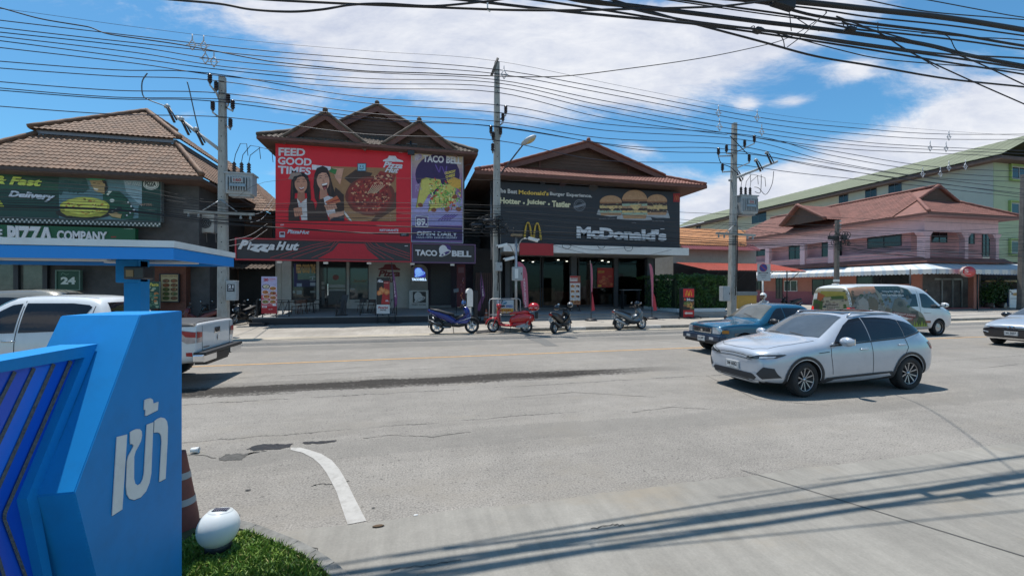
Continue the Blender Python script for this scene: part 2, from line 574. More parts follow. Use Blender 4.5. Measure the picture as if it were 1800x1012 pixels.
# GROUND
def gmat(name, base, rough=.9, lanes=0.0, speck=.0, stains=(), cracks=(), streakdir=None, streak=0.0, tint=None, bump=.4, patch=.18):
 m = bpy.data.materials.new(name)
 m.use_nodes = True
 nt = m.node_tree
 N, L = nt.nodes, nt.links
 b = N['Principled BSDF']
 b.inputs['Roughness'].default_value = rough
 b.inputs['Specular IOR Level'].default_value = .3
 g = N.new('ShaderNodeNewGeometry')
 pos = g.outputs['Position']
 sep = N.new('ShaderNodeSeparateXYZ')
 L.new(pos, sep.inputs[0])
 def mth(op, a, b_=None, c=None, clamp=False):
  n = N.new('ShaderNodeMath')
  n.operation = op
  n.use_clamp = clamp
  for i, v in enumerate((a, b_, c)):
   if v is None:
    continue
   if isinstance(v, (int, float)):
    n.inputs[i].default_value = v
   else:
    L.new(v, n.inputs[i])
  return n.outputs[0]
 def noi(scale, detail=5, rgh=.6, st=(1,1,1), rot=0.0, loc=(0,0,0)):
  mp = N.new('ShaderNodeMapping')
  mp.vector_type = 'POINT'
  L.new(pos, mp.inputs[0])
  mp.inputs['Rotation'].default_value = (0,0, rot)
  mp.inputs['Scale'].default_value = st
  mp.inputs['Location'].default_value = loc
  n = N.new('ShaderNodeTexNoise')
  L.new(mp.outputs[0], n.inputs['Vector'])
  n.inputs['Scale'].default_value = scale
  n.inputs['Detail'].default_value = detail
  n.inputs['Roughness'].default_value = rgh
  return n.outputs[0]
 def mrg(v, a, b_, c, d, smooth=True):
  n = N.new('ShaderNodeMapRange')
  if smooth:
   n.interpolation_type = 'SMOOTHSTEP'
  L.new(v, n.inputs[0])
  for i, q in enumerate((a, b_, c, d)):
   n.inputs[i + 1].default_value = q
  return n.outputs[0]
 v = mrg(noi(.35,6,.6),.3,.7,1 - patch, 1 + patch)
 v = mth('MULTIPLY', v, mrg(noi(3.0,7,.7),.3,.7,.93,1.07))
 fine = noi(55.0,3,.7)
 v = mth('MULTIPLY', v, mrg(fine, .3,.7,1 - speck, 1 + speck))
 if speck > .1:
  v = mth('MULTIPLY', v, mrg(noi(24.0,2,.5),.27,.40,.55,1.0))
 if lanes:
  v = mth('MULTIPLY', v, mrg(noi(1.0,5,.6,(.06,1.6,1)),.3,.7,1 - lanes, 1 + lanes))
  v = mth('MULTIPLY', v, mrg(noi(1.0,4,.6,(.25,7,1)),.3,.7,1 - lanes * .5,1 + lanes * .5))
 if streak:
  v = mth('MULTIPLY', v, mrg(noi(1.0,5,.65,(9,.5,1), streakdir),.3,.7,1 - streak, 1 + streak))
  v = mth('MULTIPLY', v, mrg(noi(1.0,4,.6,(2.2,.35,1), streakdir),.35,.7,1 - streak * .7,1 + streak * .5))
 col = N.new('ShaderNodeVectorMath')
 col.operation = 'SCALE'
 col.inputs[0].default_value = base
 L.new(v, col.inputs['Scale'])
 out = col.outputs[0]
 def over(mask, c):
  nonlocal out
  mx_ = N.new('ShaderNodeMix')
  mx_.data_type = 'RGBA'
  L.new(mask, mx_.inputs[0])
  L.new(out, mx_.inputs[6])
  mx_.inputs[7].default_value = (*c, 1)
  out = mx_.outputs[2]
 if tint:
  over(mrg(noi(.9,6,.65,(.6,1,1),0,(5,2,0)),.5,.75,0,.7), tint)
 wob = mth('SUBTRACT', noi(.8,6,.65),.5)
 for (yc, slope, hw, x0, x1, c, amt, sc) in stains:
  yy = mth('SUBTRACT', sep.outputs[1], mth('MULTIPLY_ADD', sep.outputs[0], slope, yc))
  d = mth('ABSOLUTE', mth('ADD', yy, mth('MULTIPLY', wob, hw * .8)))
  band = mrg(d, hw * .35, hw, 1,0)
  ends = mth('MULTIPLY', mrg(sep.outputs[0], x0 - 1.2, x0 + 1.2,0,1), mrg(sep.outputs[0], x1 - 3.5, x1,1,0))
  st = mth('ADD', noi(1.0,6,.7,(.5, sc, 1)), mth('MULTIPLY', band, .34))
  st = mrg(mth('ADD', st, mth('MULTIPLY', mth('SUBTRACT', noi(26,3,.6,(.5,1,1)),.5),.8)),.66,.76,0, amt)
  over(mth('MULTIPLY', mth('MULTIPLY', st, mrg(band, 0,.15,0,1)), ends), c)
 for (yc, slope, hw, x0, x1, amt) in cracks:
  yy = mth('SUBTRACT', sep.outputs[1], mth('MULTIPLY_ADD', sep.outputs[0], slope, yc))
  w2 = mth('MULTIPLY', mth('SUBTRACT', noi(2.2,7,.75),.5),.34)
  d = mth('ABSOLUTE', mth('ADD', yy, w2))
  band = mrg(d, hw * .5, hw, 1,0)
  ends = mth('MULTIPLY', mrg(sep.outputs[0], x0 - .5, x0 + .5,0,1), mrg(sep.outputs[0], x1 - 1.0, x1,1,0))
  gate = mrg(noi(2.0,4,.6,(.8,.2,1),0,(9,9,0)),.38,.52,.15,1)
  over(mth('MULTIPLY', mth('MULTIPLY', band, gate), mth('MULTIPLY', ends, amt)),(.03,.029,.027))
 L.new(out, b.inputs['Base Color'])
 bp = N.new('ShaderNodeBump')
 bp.inputs['Strength'].default_value = bump
 bp.inputs['Distance'].default_value = .012
 L.new(noi(70,4,.7), bp.inputs['Height'])
 L.new(bp.outputs[0], b.inputs['Normal'])
 return m
def sheet(name, pts, m, kind='structure'):
 mb = MB()
 mb.poly(pts, m)
 o = mb.bd(name)
 o['kind'] = kind
 return o
G_DIRT = gmat('packed_earth', (.27,.245,.205), speck=.1, tint=(.22,.19,.15))
G_ROAD = gmat('worn_asphalt', (.232,.213,.188), lanes=.05, speck=.32,
 stains=[(9.45,0.0,.75,-11,6,(.10,.09,.078),.45,5.0),(9.30,0.0,.46,-12,7.2,(.020,.016,.013),.97,13.0),(9.22,0.0,.60,-9,5,(.035,.03,.025),.9,16.0),
 (5.6,0.0,.5,-30,60,(.15,.14,.125),.35,2.0),(15.2,0.0,.9,-30,60,(.13,.125,.115),.5,1.0)],
 cracks=[(8.33,0.0,.020,-9,11,.85),(10.6,0.02,.016,-9,4,.8),(6.35,.02,.018,-4,3,.7),(7.6,.06,.013,9,30,.5)], patch=.10,
 tint=(.235,.210,.175))
G_APRON = gmat('brushed_concrete', (.245,.229,.200), rough=.85, speck=.06, streakdir=R(-28), streak=.075, tint=(.27,.225,.165), bump=.2, patch=.13,
 cracks=[(2.7,-.35,.012,-1.5,1.2,.7),(3.0,.18,.010,-2.2,.6,.5)])
G_PAVE = gmat('pavement_concrete', (.33,.30,.26), speck=.08, tint=(.25,.22,.18), streakdir=0, streak=.08)
G_SAND = gmat('sandy_edge', (.36,.315,.25), speck=.1, lanes=.1, tint=(.27,.235,.19))
XA, XB = -70,160
sheet('ground', [(-1500,-300,-.03),(1500,-300,-.03),(1500,1500,-.03),(-1500,1500,-.03)], G_DIRT)
sheet('road', [(XA, 3.6,0),(XB, 3.6,0),(XB, 18.9,0),(XA, 18.9,0)], G_ROAD)
edge = [(x, 3.78 + .05 * noise.noise((x * 1.3,0,0)) + .03 * noise.noise((x * 7,3,0))) for x in [i * .25 for i in range(-40,121)]]
sheet('apron', [(30,-12,.006), *[(x, y, .006) for x, y in reversed(edge)],(-10,-12,.006)], G_APRON)
sheet('roadside_strip', [(XA, 17.75,.004)] + [(x, 17.75 + .25 * noise.noise((x * .4,0,5)),.004) for x in range(-60,40,1)] + [(40,17.9,.004),(40,18.85,.004),(XA, 18.85,.004)], G_SAND)
sheet('forecourt', [(XA, 18.8,.002),(4.1,18.8,.002),(4.1,60,.05),(XA, 60,.05)], G_PAVE)
sheet('concrete_joint', [PG(1300,825,.010), PG(1303,825.2,.010), PG(1800,976.8,.010), PG(2000,1037.6,.010), PG(2000,1039.6,.010), PG(1800,978.3,.010)],
 mat('dark_joint', (.09,.085,.078),.9))
M_ORANGE = mat('worn_yellow_line', (.46,.27,.11),.8, var=.25, scale=3, dirt=.5)
M_WLINE = mat('worn_white_line', (.39,.37,.34),.8, var=.12, scale=4, dirt=.45)
for i, (a, b_) in enumerate([(-40,-5.2),(-5.2,60)]):
 sheet('lane_line', [(a, 12.24,.004),(b_ - .0,12.24,.004),(b_, 12.36,.004),(a, 12.36,.004)], M_ORANGE)
outer = [(511,787),(528,787),(544,791),(565,798),(583,809),(596,824),(605.5,840),(614,856),(622,873),(634,896),(644,915.5)]
inner = [(611,922),(601,893),(591.7,865),(583,848),(573.6,831),(563,817),(550,805.5),(532,796),(511,791)]
mb = MB()
o2 = [PG(x, y, .0045) for x, y in outer]
i2 = [PG(x, y, .0045) for x, y in inner[::-1]]
for k in range(len(o2) - 1):
 j0 = min(len(i2) - 1, round(k * (len(i2) - 1) / (len(o2) - 1)))
 j1 = min(len(i2) - 1, round((k + 1) * (len(i2) - 1) / (len(o2) - 1)))
 ps = [o2[k], o2[k + 1], i2[j1]] + ([i2[j0]] if j0 != j1 else [])
 mb.poly(ps, M_WLINE)
mb.bd('painted_arc')['kind'] = 'structure'
def blotch(name, pts, m, z=.004, jag=.12, sub=5):
 out = []
 w = [PG(x, y, z) for x, y in pts]
 for a, b_ in zip(w, w[1:] + w[:1]):
  for k in range(sub):
   p = a.lerp(b_, k / sub)
   l = (b_ - a).length
   out.append(p + Vc((random.uniform(-1,1), random.uniform(-1,1),0)) * min(.05, l * jag))
 return sheet(name, out, m)
M_PUD = mat('damp_pothole', (.026,.025,.025),.35, var=.3, scale=9, bump=.6, bscale=40)
M_PUDD = mat('broken_asphalt', (.085,.08,.072),.9, var=.4, scale=14, bump=1.0, bscale=40)
blotch('pothole', [(434,789),(450,783),(470,780),(500,781),(515,779.5),(508,786),(490,790),(470,791),(448,792)], M_PUD)
blotch('pothole', [(532,778),(560,775.5),(592,774),(588,777),(562,779.5),(535,780.5)], M_PUD)
blotch('pothole', [(384,806),(398,799),(430,798),(452,794),(470,793),(440,797),(424,808),(400,810),(386,809)], M_PUDD, sub=7)
blotch('asphalt_patch', [(920,592),(945,591),(985,609),(960,609)], mat('patched_asphalt', (.14,.135,.125),.9, var=.15, scale=12), z=.0045)
M_CRK = mat('crack_dark', (.085,.078,.068),.95)
def crack(pts, w=.010, z=.0042):
 P = []
 for a, b_ in zip(pts, pts[1:]):
  for k in range(7):
   p = PG(a[0] + (b_[0] - a[0]) * k / 7, a[1] + (b_[1] - a[1]) * k / 7, z)
   P.append(p + Vc((random.uniform(-1,1), random.uniform(-1,1),0)) * .016)
 mb = MB()
 for i in range(len(P) - 1):
  d = (P[i + 1] - P[i]).normalized()
  s_ = Vc((-d.y, d.x, 0))
  w0, w1 = w * random.uniform(.3,1), w * random.uniform(.3,1)
  mb.poly([P[i] - s_ * w0, P[i] + s_ * w0, P[i + 1] + s_ * w1, P[i + 1] - s_ * w1], M_CRK)
 mb.bd('crack')['kind'] = 'structure'
for c_ in ([(640,770),(690,765),(760,768),(840,758)],[(330,800),(352,800),(384,806)],[(612,846),(590,852),(560,850),(545,856)],
 [(880,700),(1010,690),(1180,700)],[(1240,660),(1330,702),(1480,715)],[(1110,725),(1180,716),(1260,720)],[(700,640),(560,652),(430,664)],[(1640,640),(1720,648),(1800,640)]):
 crack(c_, .008)
for c_ in ([(520,955),(560,968),(590,1000)],[(690,1000),(760,992),(820,980)],[(1040,930),(1075,922),(1100,924)]):
 crack(c_, .006,.0105)
KX0 = 4.1
mb = MB()
mb.prism([(KX0,18.9,-.02),(XB, 18.9,-.02),(XB, 60,-.02),(KX0,60,-.02)],(0,0,.15), G_PAVE)
mb.bd('pavement')['kind'] = 'structure'
mb = MB()
M_KERB = mat('kerb_concrete', (.26,.245,.22),.85, var=.3, scale=2.5, dirt=.6, bump=.3)
M_KERBW = mat('kerb_white_paint', (.50,.48,.45),.8, var=.2, scale=5, dirt=.8)
x = KX0
k = 0
while x < 60:
 mb.box((x, 18.66,-.02),(x + .98,18.89,.145), M_KERBW if (k % 4 == 3 and x < 12) else M_KERB, bev=.015)
 x += 1.0
 k += 1
mb.bd('kerb')['kind'] = 'structure'
sheet('drain', [PG(836,582,.006), PG(870,579,.006), PG(871,585,.006), PG(838,587,.006)], M_DARK)
kp = [(405,936),(433,944),(472,960),(506,974),(536,991),(567,1013),(600,1045),(640,1100)]
kw = [PG(px, py, 0) for px, py in kp]
soil = kw + [Vc((-.9,1.2,0)), Vc((-4,1.2,0)), Vc((-4, kw[0].y + .1,0)), PG(322,934,0)]
sheet('lawn_soil', [p + Vc((0,0,.03)) for p in soil], mat('lawn_soil', (.05,.055,.02),.95, var=.3, scale=8))
mb = MB()
M_EDGE = mat('dark_edging', (.17,.165,.15),.9, var=.35, scale=6, dirt=.5, bump=.4)
for a, b_ in zip(kw, kw[1:]):
 d = (b_ - a).normalized()
 nn = Vc((-d.y, d.x, 0))
 mb.prism([a + nn * .0, b_ + nn * .0, b_ + nn * .09, a + nn * .09],(0,0,.055), M_EDGE)
mb.bd('edging_kerb')['kind'] = 'structure'
def inside(p, poly):
 c = False
 n = len(poly)
 for i in range(n):
  a, b_ = poly[i], poly[(i + 1) % n]
  if (a.y > p.y) != (b_.y > p.y) and p.x < (b_.x - a.x) * (p.y - a.y) / (b_.y - a.y) + a.x:
   c = not c
 return c
GRASS = [mat('grass_blade_%s' % n, c, .55, var=.3, scale=9) for n, c in (('mid', (.13,.235,.030)),('pale', (.22,.31,.05)),('deep', (.07,.15,.022)),('dry', (.30,.27,.10)))]
mb = MB()
rg = random.Random(3)
cnt = 0
while cnt < 19000:
 p = Vc((rg.uniform(-2.2,-.55), rg.uniform(2.05,3.75),.03))
 if p.x < -1.5 and p.y < 3.0:
  continue
 if not inside(p, soil):
  continue
 cnt += 1
 a = rg.uniform(0,6.28)
 cl = noise.noise((p.x * 5, p.y * 5,0))
 h = rg.uniform(.025,.065) * (1 + .5 * cl)
 w = rg.uniform(.0025,.0045) * (1.0 if rg.random() < .75 else 2.0)
 s_ = Vc((math.cos(a), math.sin(a),0))
 l = Vc((rg.uniform(-1,1), rg.uniform(-1,1),0)) * .035
 m_ = GRASS[0 if (q := rg.random()) < .45 else 1 if q < .72 else 2 if q < .95 else 3]
 mb.add([p - s_ * w, p + s_ * w, p + l * .5 + s_ * w * .8 + Vc((0,0, h * .7)), p + l * 1.3 + Vc((0,0, h)), p + l * .5 - s_ * w * .8 + Vc((0,0, h * .7))],
 [(0,1,2,3,4)], m_)
for k in range(520):   
 a, b_ = kw[rg.randrange(0,4)], kw[rg.randrange(0,5)]
 p = a.lerp(b_, rg.random()) + Vc((-rg.random() * .25,-rg.random() * .2,.035))
 if not inside(p, soil):
  continue
 for q in range(4):
  an = rg.uniform(0,6.28)
  d = Vc((math.cos(an), math.sin(an), rg.uniform(.2,.9))) * rg.uniform(.02,.045)
  sd2 = Vc((-math.sin(an), math.cos(an),0)) * .009
  mb.add([p, p + d * .5 + sd2, p + d, p + d * .5 - sd2],[(0,1,2,3)], GRASS[rg.choice([0,1,2])])
tag(mb.bd('grass'), 'short green grass in the kerbed corner below the blue sign', 'grass', kind='stuff')
# BUILDINGS
M_TILEB = mat('brown_roof_tile', (.185,.10,.058),.75, var=.45, scale=1.6, dirt=.55, bump=.3, bscale=20)
M_TILED = mat('dark_roof_tile', (.115,.085,.065),.8, var=.45, scale=1.4, dirt=.55, bump=.3, bscale=20)
M_TILER = mat('red_roof_tile', (.20,.068,.045),.75, var=.28, scale=1.8, dirt=.35, bump=.25, bscale=20)
M_TILEP = mat('terracotta_roof_tile', (.20,.080,.060),.75, var=.3, scale=1.2, dirt=.3, bump=.25, bscale=20)
M_TILEO = mat('orange_roof_tile', (.46,.20,.075),.75, var=.2, scale=1.5, dirt=.25)
M_DWALL = mat('dark_grey_wall', (.085,.084,.086),.8, var=.25, scale=1.5, dirt=.3)
M_CREAM = mat('cream_wall', (.42,.39,.335),.8, var=.1, scale=1.2, dirt=.25)
M_WALLW = mat('shopfront_white_wall', (.46,.45,.42),.75, var=.08, scale=1.5, dirt=.2)
M_FLOOR = mat('terrace_floor', (.30,.295,.285),.6, var=.12, scale=1.5, dirt=.2)
M_BRICK = mat('red_brick', (.155,.06,.04),.8, var=.3, scale=9, stretch=(1,1,4), bump=.4, bscale=18)
YE = 24.2
ps = thing('pizza_shop', 'brown two-tier tiled hip roof shop with green frontage at left edge', 'building', (-14,25,0))
eL, eR = PY(-125,285, YE), PY(356,311, YE)
ze = (eL.z + eR.z) / 2
eL.z = eR.z = ze
tL, tR = PY(64,238,26.9), PY(310,254,26.9)
zt = (tL.z + tR.z) / 2
tL.z = tR.z = zt
yb = 40
eLb, eRb = Vc((eL.x, yb, ze)), Vc((eR.x, yb, ze))
tRb, tLb = Vc((tR.x, yb - 2.7, zt)), Vc((tL.x, yb - 2.7, zt))
uz = PY(186,237,26.9).z
uL, uR = Vc((tL.x - .25,26.75, uz)), Vc((tR.x + .25,26.75, uz))
ap = PY(258,197,30.6)
uRb, uLb = Vc((uR.x, yb - 2.7, uz)), Vc((uL.x, yb - 2.7, uz))
apb = Vc((ap.x, yb - 6, ap.z))
mb = MB()
tiles(mb, [eL, eR, tR, tL], M_TILEB)
tiles(mb, [eR, eRb, tRb, tR], M_TILEB)
tiles(mb, [eLb, eL, tL, tLb], M_TILEB)
tiles(mb, [uL, uR, ap], M_TILEB)
tiles(mb, [uR, uRb, apb, ap], M_TILEB)
tiles(mb, [uLb, uL, ap, apb], M_TILEB)
roof = mb.bd('roof', None, ps)
mb = MB()
for a, b_ in ((eR, tR),(eL, tL),(uR, ap),(uL, ap),(ap, apb)):
 n_ = max(3, int((b_ - a).length / .3))
 mb.tube([a.lerp(b_, i / n_) + Vc((0,0,.08)) for i in range(n_ + 1)],[.13 if i % 2 else .115 for i in range(n_ + 1)], M_TILEB, 8)
mb.bd('ridge_tile', None, roof)
mb = MB()
M_FASC = mat('grey_fascia', (.20,.215,.25),.6, var=.1)
mb.prism([tL + Vc((0,0,.06)), tR + Vc((0,0,.06)), Vc((tR.x, 26.9, uz - .03)), Vc((tL.x, 26.9, uz - .03))],(0,.12,0), M_FASC)
mb.prism([tR + Vc((0,.12,.06)), tRb, Vc((tR.x, yb - 2.7, uz - .03)), Vc((tR.x, 27.0, uz - .03))],(-.12,0,0), M_FASC)
mb.bd('fascia', None, roof)
mb = MB()
mb.box((eL.x, YE + .02, ze - .22),(eR.x, yb, ze - .10), M_SOFF)
mb.box((eL.x - .02, YE - .03, ze - .17),(eR.x + .02, YE + .02, ze - .02), mat('brown_gutter', (.07,.04,.03),.5))
mb.bd('soffit', None, roof)
wr = PY(350,380,25.6).x
mb = MB()
mb.box((eL.x + 1.0,25.6,3.2),(wr, 39, ze - .22), M_DWALL)
mb.box((eL.x + 1.0,26.8,0),(wr, 39,3.2), M_DWALL)
mb.bd('wall', None, ps)
mb = MB() 
for (x0, x1) in ((-60,-32),(-28,25),(33,78)):
 a, b_ = PY(x0,462,26.7), PY(x1,540,26.7)
 mb.box((a.x, 26.70, b_.z),(b_.x, 26.78, a.z), mat('lit_shop_glass', (.11,.115,.105),.1, var=.5, scale=.8, spec=.7))
win = mb.bd('window', None, ps)
mb = MB()
for x0 in (-30,29,80):
 a = PY(x0,455,26.6)
 mb.box((a.x - .1,26.55,.05),(a.x + .1,26.69, a.z), MBP)
mb.bd('frame', None, win)
mb = MB()
a, b_ = PY(272,470,26.3), PY(327,552,26.3)
mb.box((a.x, 26.3,0),(b_.x, 26.78,3.2), M_BRICK)
mb.bd('brick_pier', None, ps)
bh = thing('timber_house', 'dark brown timber house with long tiled slope behind the utility pole', 'building', (-10,33,0))
mb = MB()
rp = [PY(396,366,31), PY(484,392,31), PY(484,355,33.5), PY(398,284,37)]
r0 = PY(484,372,31)
l0 = Vc((PY(330,330,31).x, 31, r0.z))
tz = PY(396,284,37)
tiles(mb, [l0, r0, Vc((tz.x + .2,37, tz.z)), Vc((l0.x, 37, tz.z))], M_TILEB)
rr = Vc((r0.x, 43, r0.z))
tiles(mb, [r0, rr, Vc((tz.x + .2,40, tz.z)), Vc((tz.x + .2,37, tz.z))], M_TILEB)
mb.bd('roof', None, bh)
mb = MB()
mb.box((l0.x + .5,31.8,3.0),(r0.x - .4,42, r0.z - .05), M_WOODB)
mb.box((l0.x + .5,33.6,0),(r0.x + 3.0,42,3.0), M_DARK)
mb.bd('wall', None, bh)
mb = MB()
for i in range(16):
 xx = l0.x + .6 + (r0.x - l0.x - 1.1) * i / 15
 mb.box((xx, 31.74,3.0),(xx + .09,31.80, r0.z - .1), M_WOODB)
mb.bd('batten', None, bh)
mb = MB()
for xx in (-13.2,-10.6):
 mb = MB()
 mb.box((xx, 29.6,0),(xx + .16,29.76,3.4), M_WOODB)
 mb.bd('post', None, bh)
mb = MB()
tiles(mb, [Vc((-15.5,28.2,3.15)), Vc((-8.4,28.2,3.15)), Vc((-8.4,31.8,4.1)), Vc((-15.5,31.8,4.1))], M_TILED)
mb.bd('carport_roof', None, bh)
rb = thing('gabled_shop_building', 'three-gabled brown roofed shophouse carrying the red billboard', 'building', (-3,28,0))
YE = 25.7
eL, eR = PY(452,239, YE), PY(839,269, YE)
ze = (eL.z + eR.z) / 2
eL.z = eR.z = ze
yb = 40
rz = PY(663,222,31.5).z
mb = MB()
m1, m2 = Vc((eL.x + 5.0,31.5, rz)), Vc((eR.x - 5.0,31.5, rz))
eLb, eRb = Vc((eL.x, yb, ze)), Vc((eR.x, yb, ze))
tiles(mb, [eL, eR, m2, m1], M_TILED)
tiles(mb, [eR, eRb, m2], M_TILED)
tiles(mb, [eLb, eL, m1], M_TILED)
roof = mb.bd('roof', None, rb)
mb = MB()
mb.box((eL.x + .02, YE + .05, ze - .2),(eR.x - .02, yb, ze - .08), M_SOFF)
mb.box((eL.x, YE - .04, ze - .16),(eR.x, YE + .02, ze - .01), M_BARGE)
mb.box((eR.x - .02, YE, ze - .16),(eR.x + .04, yb, ze - .01), mat('grey_gutter', (.11,.12,.13),.5))
mb.box((eL.x - .04, YE, ze - .16),(eL.x + .02, yb, ze - .01), M_BARGE)
for a, b_ in ((eL, m1),(eR, m2)):
 n_ = 20
 mb.tube([a.lerp(b_, i / n_) + Vc((0,0,.08)) for i in range(n_ + 1)],[.13 if i % 2 else .115 for i in range(n_ + 1)], M_TILED, 8)
mb.bd('eave', None, roof)
wl_, wr_ = PY(486,300,26.5).x, PY(813,300,26.5).x
mb = MB()
mb.box((wl_, 26.5,3.9),(wr_, 39, ze - .2), M_WOODB)
mb.box((wl_, 29.5,0.2),(wr_, 39,3.9), M_DWALL)
mb.bd('wall', None, rb)
def gable(bld, pk, lf, rf, yf, back, m_t, foot_cut=True, infill=.35):
 """projecting gable: peak/left foot/right foot in photo pixels at distance yf"""
 p, a, b_ = PY(*pk, yf), PY(*lf, yf), PY(*rf, yf)
 g = MB()
 bk = Vc((0, back, 0))
 tiles(g, [a + bk, a, p, p + bk], m_t)
 tiles(g, [b_, b_ + bk, p + bk, p], m_t)
 n_ = 12
 g.tube([p + bk * (i / n_) + Vc((0,0,.07)) for i in range(n_ + 1)],.13, m_t, 8)
 for q in (a, b_):
  n_ = max(4, int((q - p).length / .28))
  g.tube([p.lerp(q, i / n_) + Vc((0,-.03,.06)) for i in range(n_ + 1)],[.10 if i % 2 else .085 for i in range(n_ + 1)], m_t, 6)
 g.ball(p + Vc((0,-.05,.14)),.15, m_t, 8,6)
 ro = g.bd('gable_roof', None, bld)
 g = MB()
 for q in (a, b_):
  d = (q - p).normalized()
  dn = Vc((d.z, 0,-d.x))
  if dn.z > 0:
   dn = -dn
  g.prism([p + Vc((0,-.02,-.02)), q + Vc((0,-.02,-.02)), q + dn * .34 + Vc((0,-.02,0)), p + Vc((0,-.02,-.40))],(0,.07,0), M_BARGE)
 g.bd('barge_board', None, ro)
 g = MB()
 yi = Vc((0, infill, 0))
 w = b_ - a
 zt_ = Vc((0,0,.12))
 g.prism([a + yi - zt_, b_ + yi - zt_, p + yi - zt_],(0,.1,0), M_WOODB)
 nb = 9
 for i in range(1, nb): 
  t = i / nb
  l_, r_ = a.lerp(p, t) + yi, b_.lerp(p, t) + yi
  g.box((l_.x + .15, l_.y - .025, l_.z - .16),(r_.x - .15, l_.y - .002, l_.z - .13), M_WOODB)
 for t in (.22,.78):   
  c = a.lerp(b_, t) + yi
  g.box((c.x - .07, c.y - .05, c.z - .1),(c.x + .07, c.y - .003, c.z + abs(p.z - a.z) * (min(t, 1 - t) * 2) - .2), M_BARGE)
 g.bd('gable_wall', None, ro)
 return ro
gable(rb, (663,186),(562,231),(766,246),27.6,6.5, M_TILED)
gable(rb, (572,199),(492,246),(648,259),25.9,6.0, M_TILED)
gable(rb, (737,216),(670,257),(808,270),25.9,6.0, M_TILED)
mb = MB() 
q = PY(826,286,26.6)
mb.tube([Vc((eR.x, 26.5, ze - .1)), Vc((eR.x - .25,26.5, ze - .5)), Vc((wr_ + .08,26.46, ze - .7)), Vc((wr_ + .08,26.46,4.2))],.045, MBP, 8)
mb.bd('rain_pipe', None, rb)
pL, pR = PG(447,572.5), PG(838,566)
YT = (pL.y + pR.y) / 2
ZT = PY(640,556.5, YT).z
mb = MB()
zb_ = PY(560,543.5,29.5).z
mb.prism([(pL.x, YT, 0),(pL.x, YT, ZT),(pL.x, 29.55, zb_),(pL.x, 29.55,0)],(pR.x - pL.x, 0,0), M_FLOOR)
mb.box((pL.x - .02, YT - .03,0.0),(pR.x + .02, YT + .0, ZT - .05), MBP)
mb.box((pL.x - .02, YT - .05, ZT - .05),(pR.x + .02, YT + .02, ZT + .012), mat('terrace_nosing', (.22,.22,.22),.6))
mb.box((pL.x - .05, YT, 0),(pL.x - .0,29, ZT - .02), MBP)
mb.box((pL.x - .02, YT - .55,0),(pL.x + .7, YT - .05,.16), MBP)
mb.bd('terrace', None, rb)
YF = 29.5
def fbox(mb, x0, y0, x1, y1, yf, th, m):
 a, b_ = PY(x0, y0, yf), PY(x1, y0, yf)
 z0, z1 = PY((x0 + x1) / 2, y1, yf).z, PY((x0 + x1) / 2, y0, yf).z
 mb.box((a.x, yf, z0),(b_.x, yf + th, z1), m)
mb = MB()
fbox(mb, 491,450,723,546, YF - .02,.05, M_WALLW)
fbox(mb, 723,450,832,541, YF - .02,.05, mat('purple_shopfront', (.03,.018,.035),.6, var=.2))
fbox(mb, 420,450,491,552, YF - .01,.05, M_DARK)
for x0, x1 in ((484,494),(500,512),(556,561),(608,614),(648,652)):
 fbox(mb, x0,452, x1,545, YF - .07,.05, M_WALLW)
mb.bd('shopfront', None, rb)
for x0, x1, y1, dr in ((513,556,527,0),(561,609,543,1),(614,648,527,0)):
 mb = MB()
 fbox(mb, x0,458, x1, y1, YF - .05,.03, M_SGLASS)
 wo_ = mb.bd('door' if dr else 'window', None, rb)
 mb = MB()
 for q0, q1, r0_, r1_ in ((x0, x0 + 1.6,458, y1),(x1 - 1.6, x1,458, y1),(x0, x1,458,460),(x0, x1, y1 - 2.5, y1)):
  fbox(mb, q0, r0_, q1, r1_, YF - .09,.04, MBP)
 if dr:
  fbox(mb, 574,460,575.4,542, YF - .09,.04, MBP)
  fbox(mb, 575.5,500,577,520, YF - .14,.04, M_CHROME)
  fbox(mb, 578,501,607,506, YF - .065,.012, mat('door_sticker', (.3,.31,.30),.5))
  fbox(mb, 578,509,607,512, YF - .065,.012, mat('door_sticker', (.3,.31,.30),.5))
 mb.bd('frame', None, wo_)
art = Art(FY(YF - .055),(0,-1,0),(440,440),7.227)
art.rect(552,175,600,470, ink(40,36,92),2)
art.rect(600,380,840,470, ink(34,36,78),2)
art.text('FEED GOOD TIME', (583,182,832,298), ink(196,160,104),.05, layer=3)
art.rect(590,425,655,465, ink(150,165,190),3)
art.poly([(735,350),(830,330),(830,350),(800,352),(800,378),(785,378),(785,352)], ink(160,172,185),4)
art.rect(755,385,832,393, ink(160,172,185),4)
art.rect(760,415,832,455, ink(150,160,175),4)
art.rect(588,515,655,565, ink(140,150,150),3)
art.rect(540,520,570,548, ink(150,160,160),3)
art.rect(760,520,832,545, ink(120,128,128),3)
art.ell(1085,350,40,34, ink(120,60,55),3)
art.rect(905,405,945,445, ink(130,128,122),3)
art.rect(905,460,945,500, ink(120,118,116),3)
art.rect(905,515,945,700, ink(70,70,72),3)
art.rect(990,515,1205,690, ink(62,66,68),2)
art.rect(1270,490,1325,505, ink(170,172,172),3)
art.ell(1300,560,28,20, ink(70,64,60),3)
art.text('Sandal', (1310,375,1480,410), ink(120,92,60),.02,.3, layer=3)
wp = art.bd('window_graphic', rb)
art = Art(FY(YF - .02),(0,-1,0),(640,430),5.955)
MAR = ink(110,40,48)
art.poly([(148,268),(150,258),(200,240),(218,212),(262,208),(322,212),(338,240),(380,262),(380,272)], MAR, 3)
art.text('Pizza', (148,272,378,340), MAR, .045,.25, layer=3)
art.text('Hut', (225,345,325,400), MAR, .045,.25, layer=3)
art.bd('wall_logo', rb)
mb = MB()
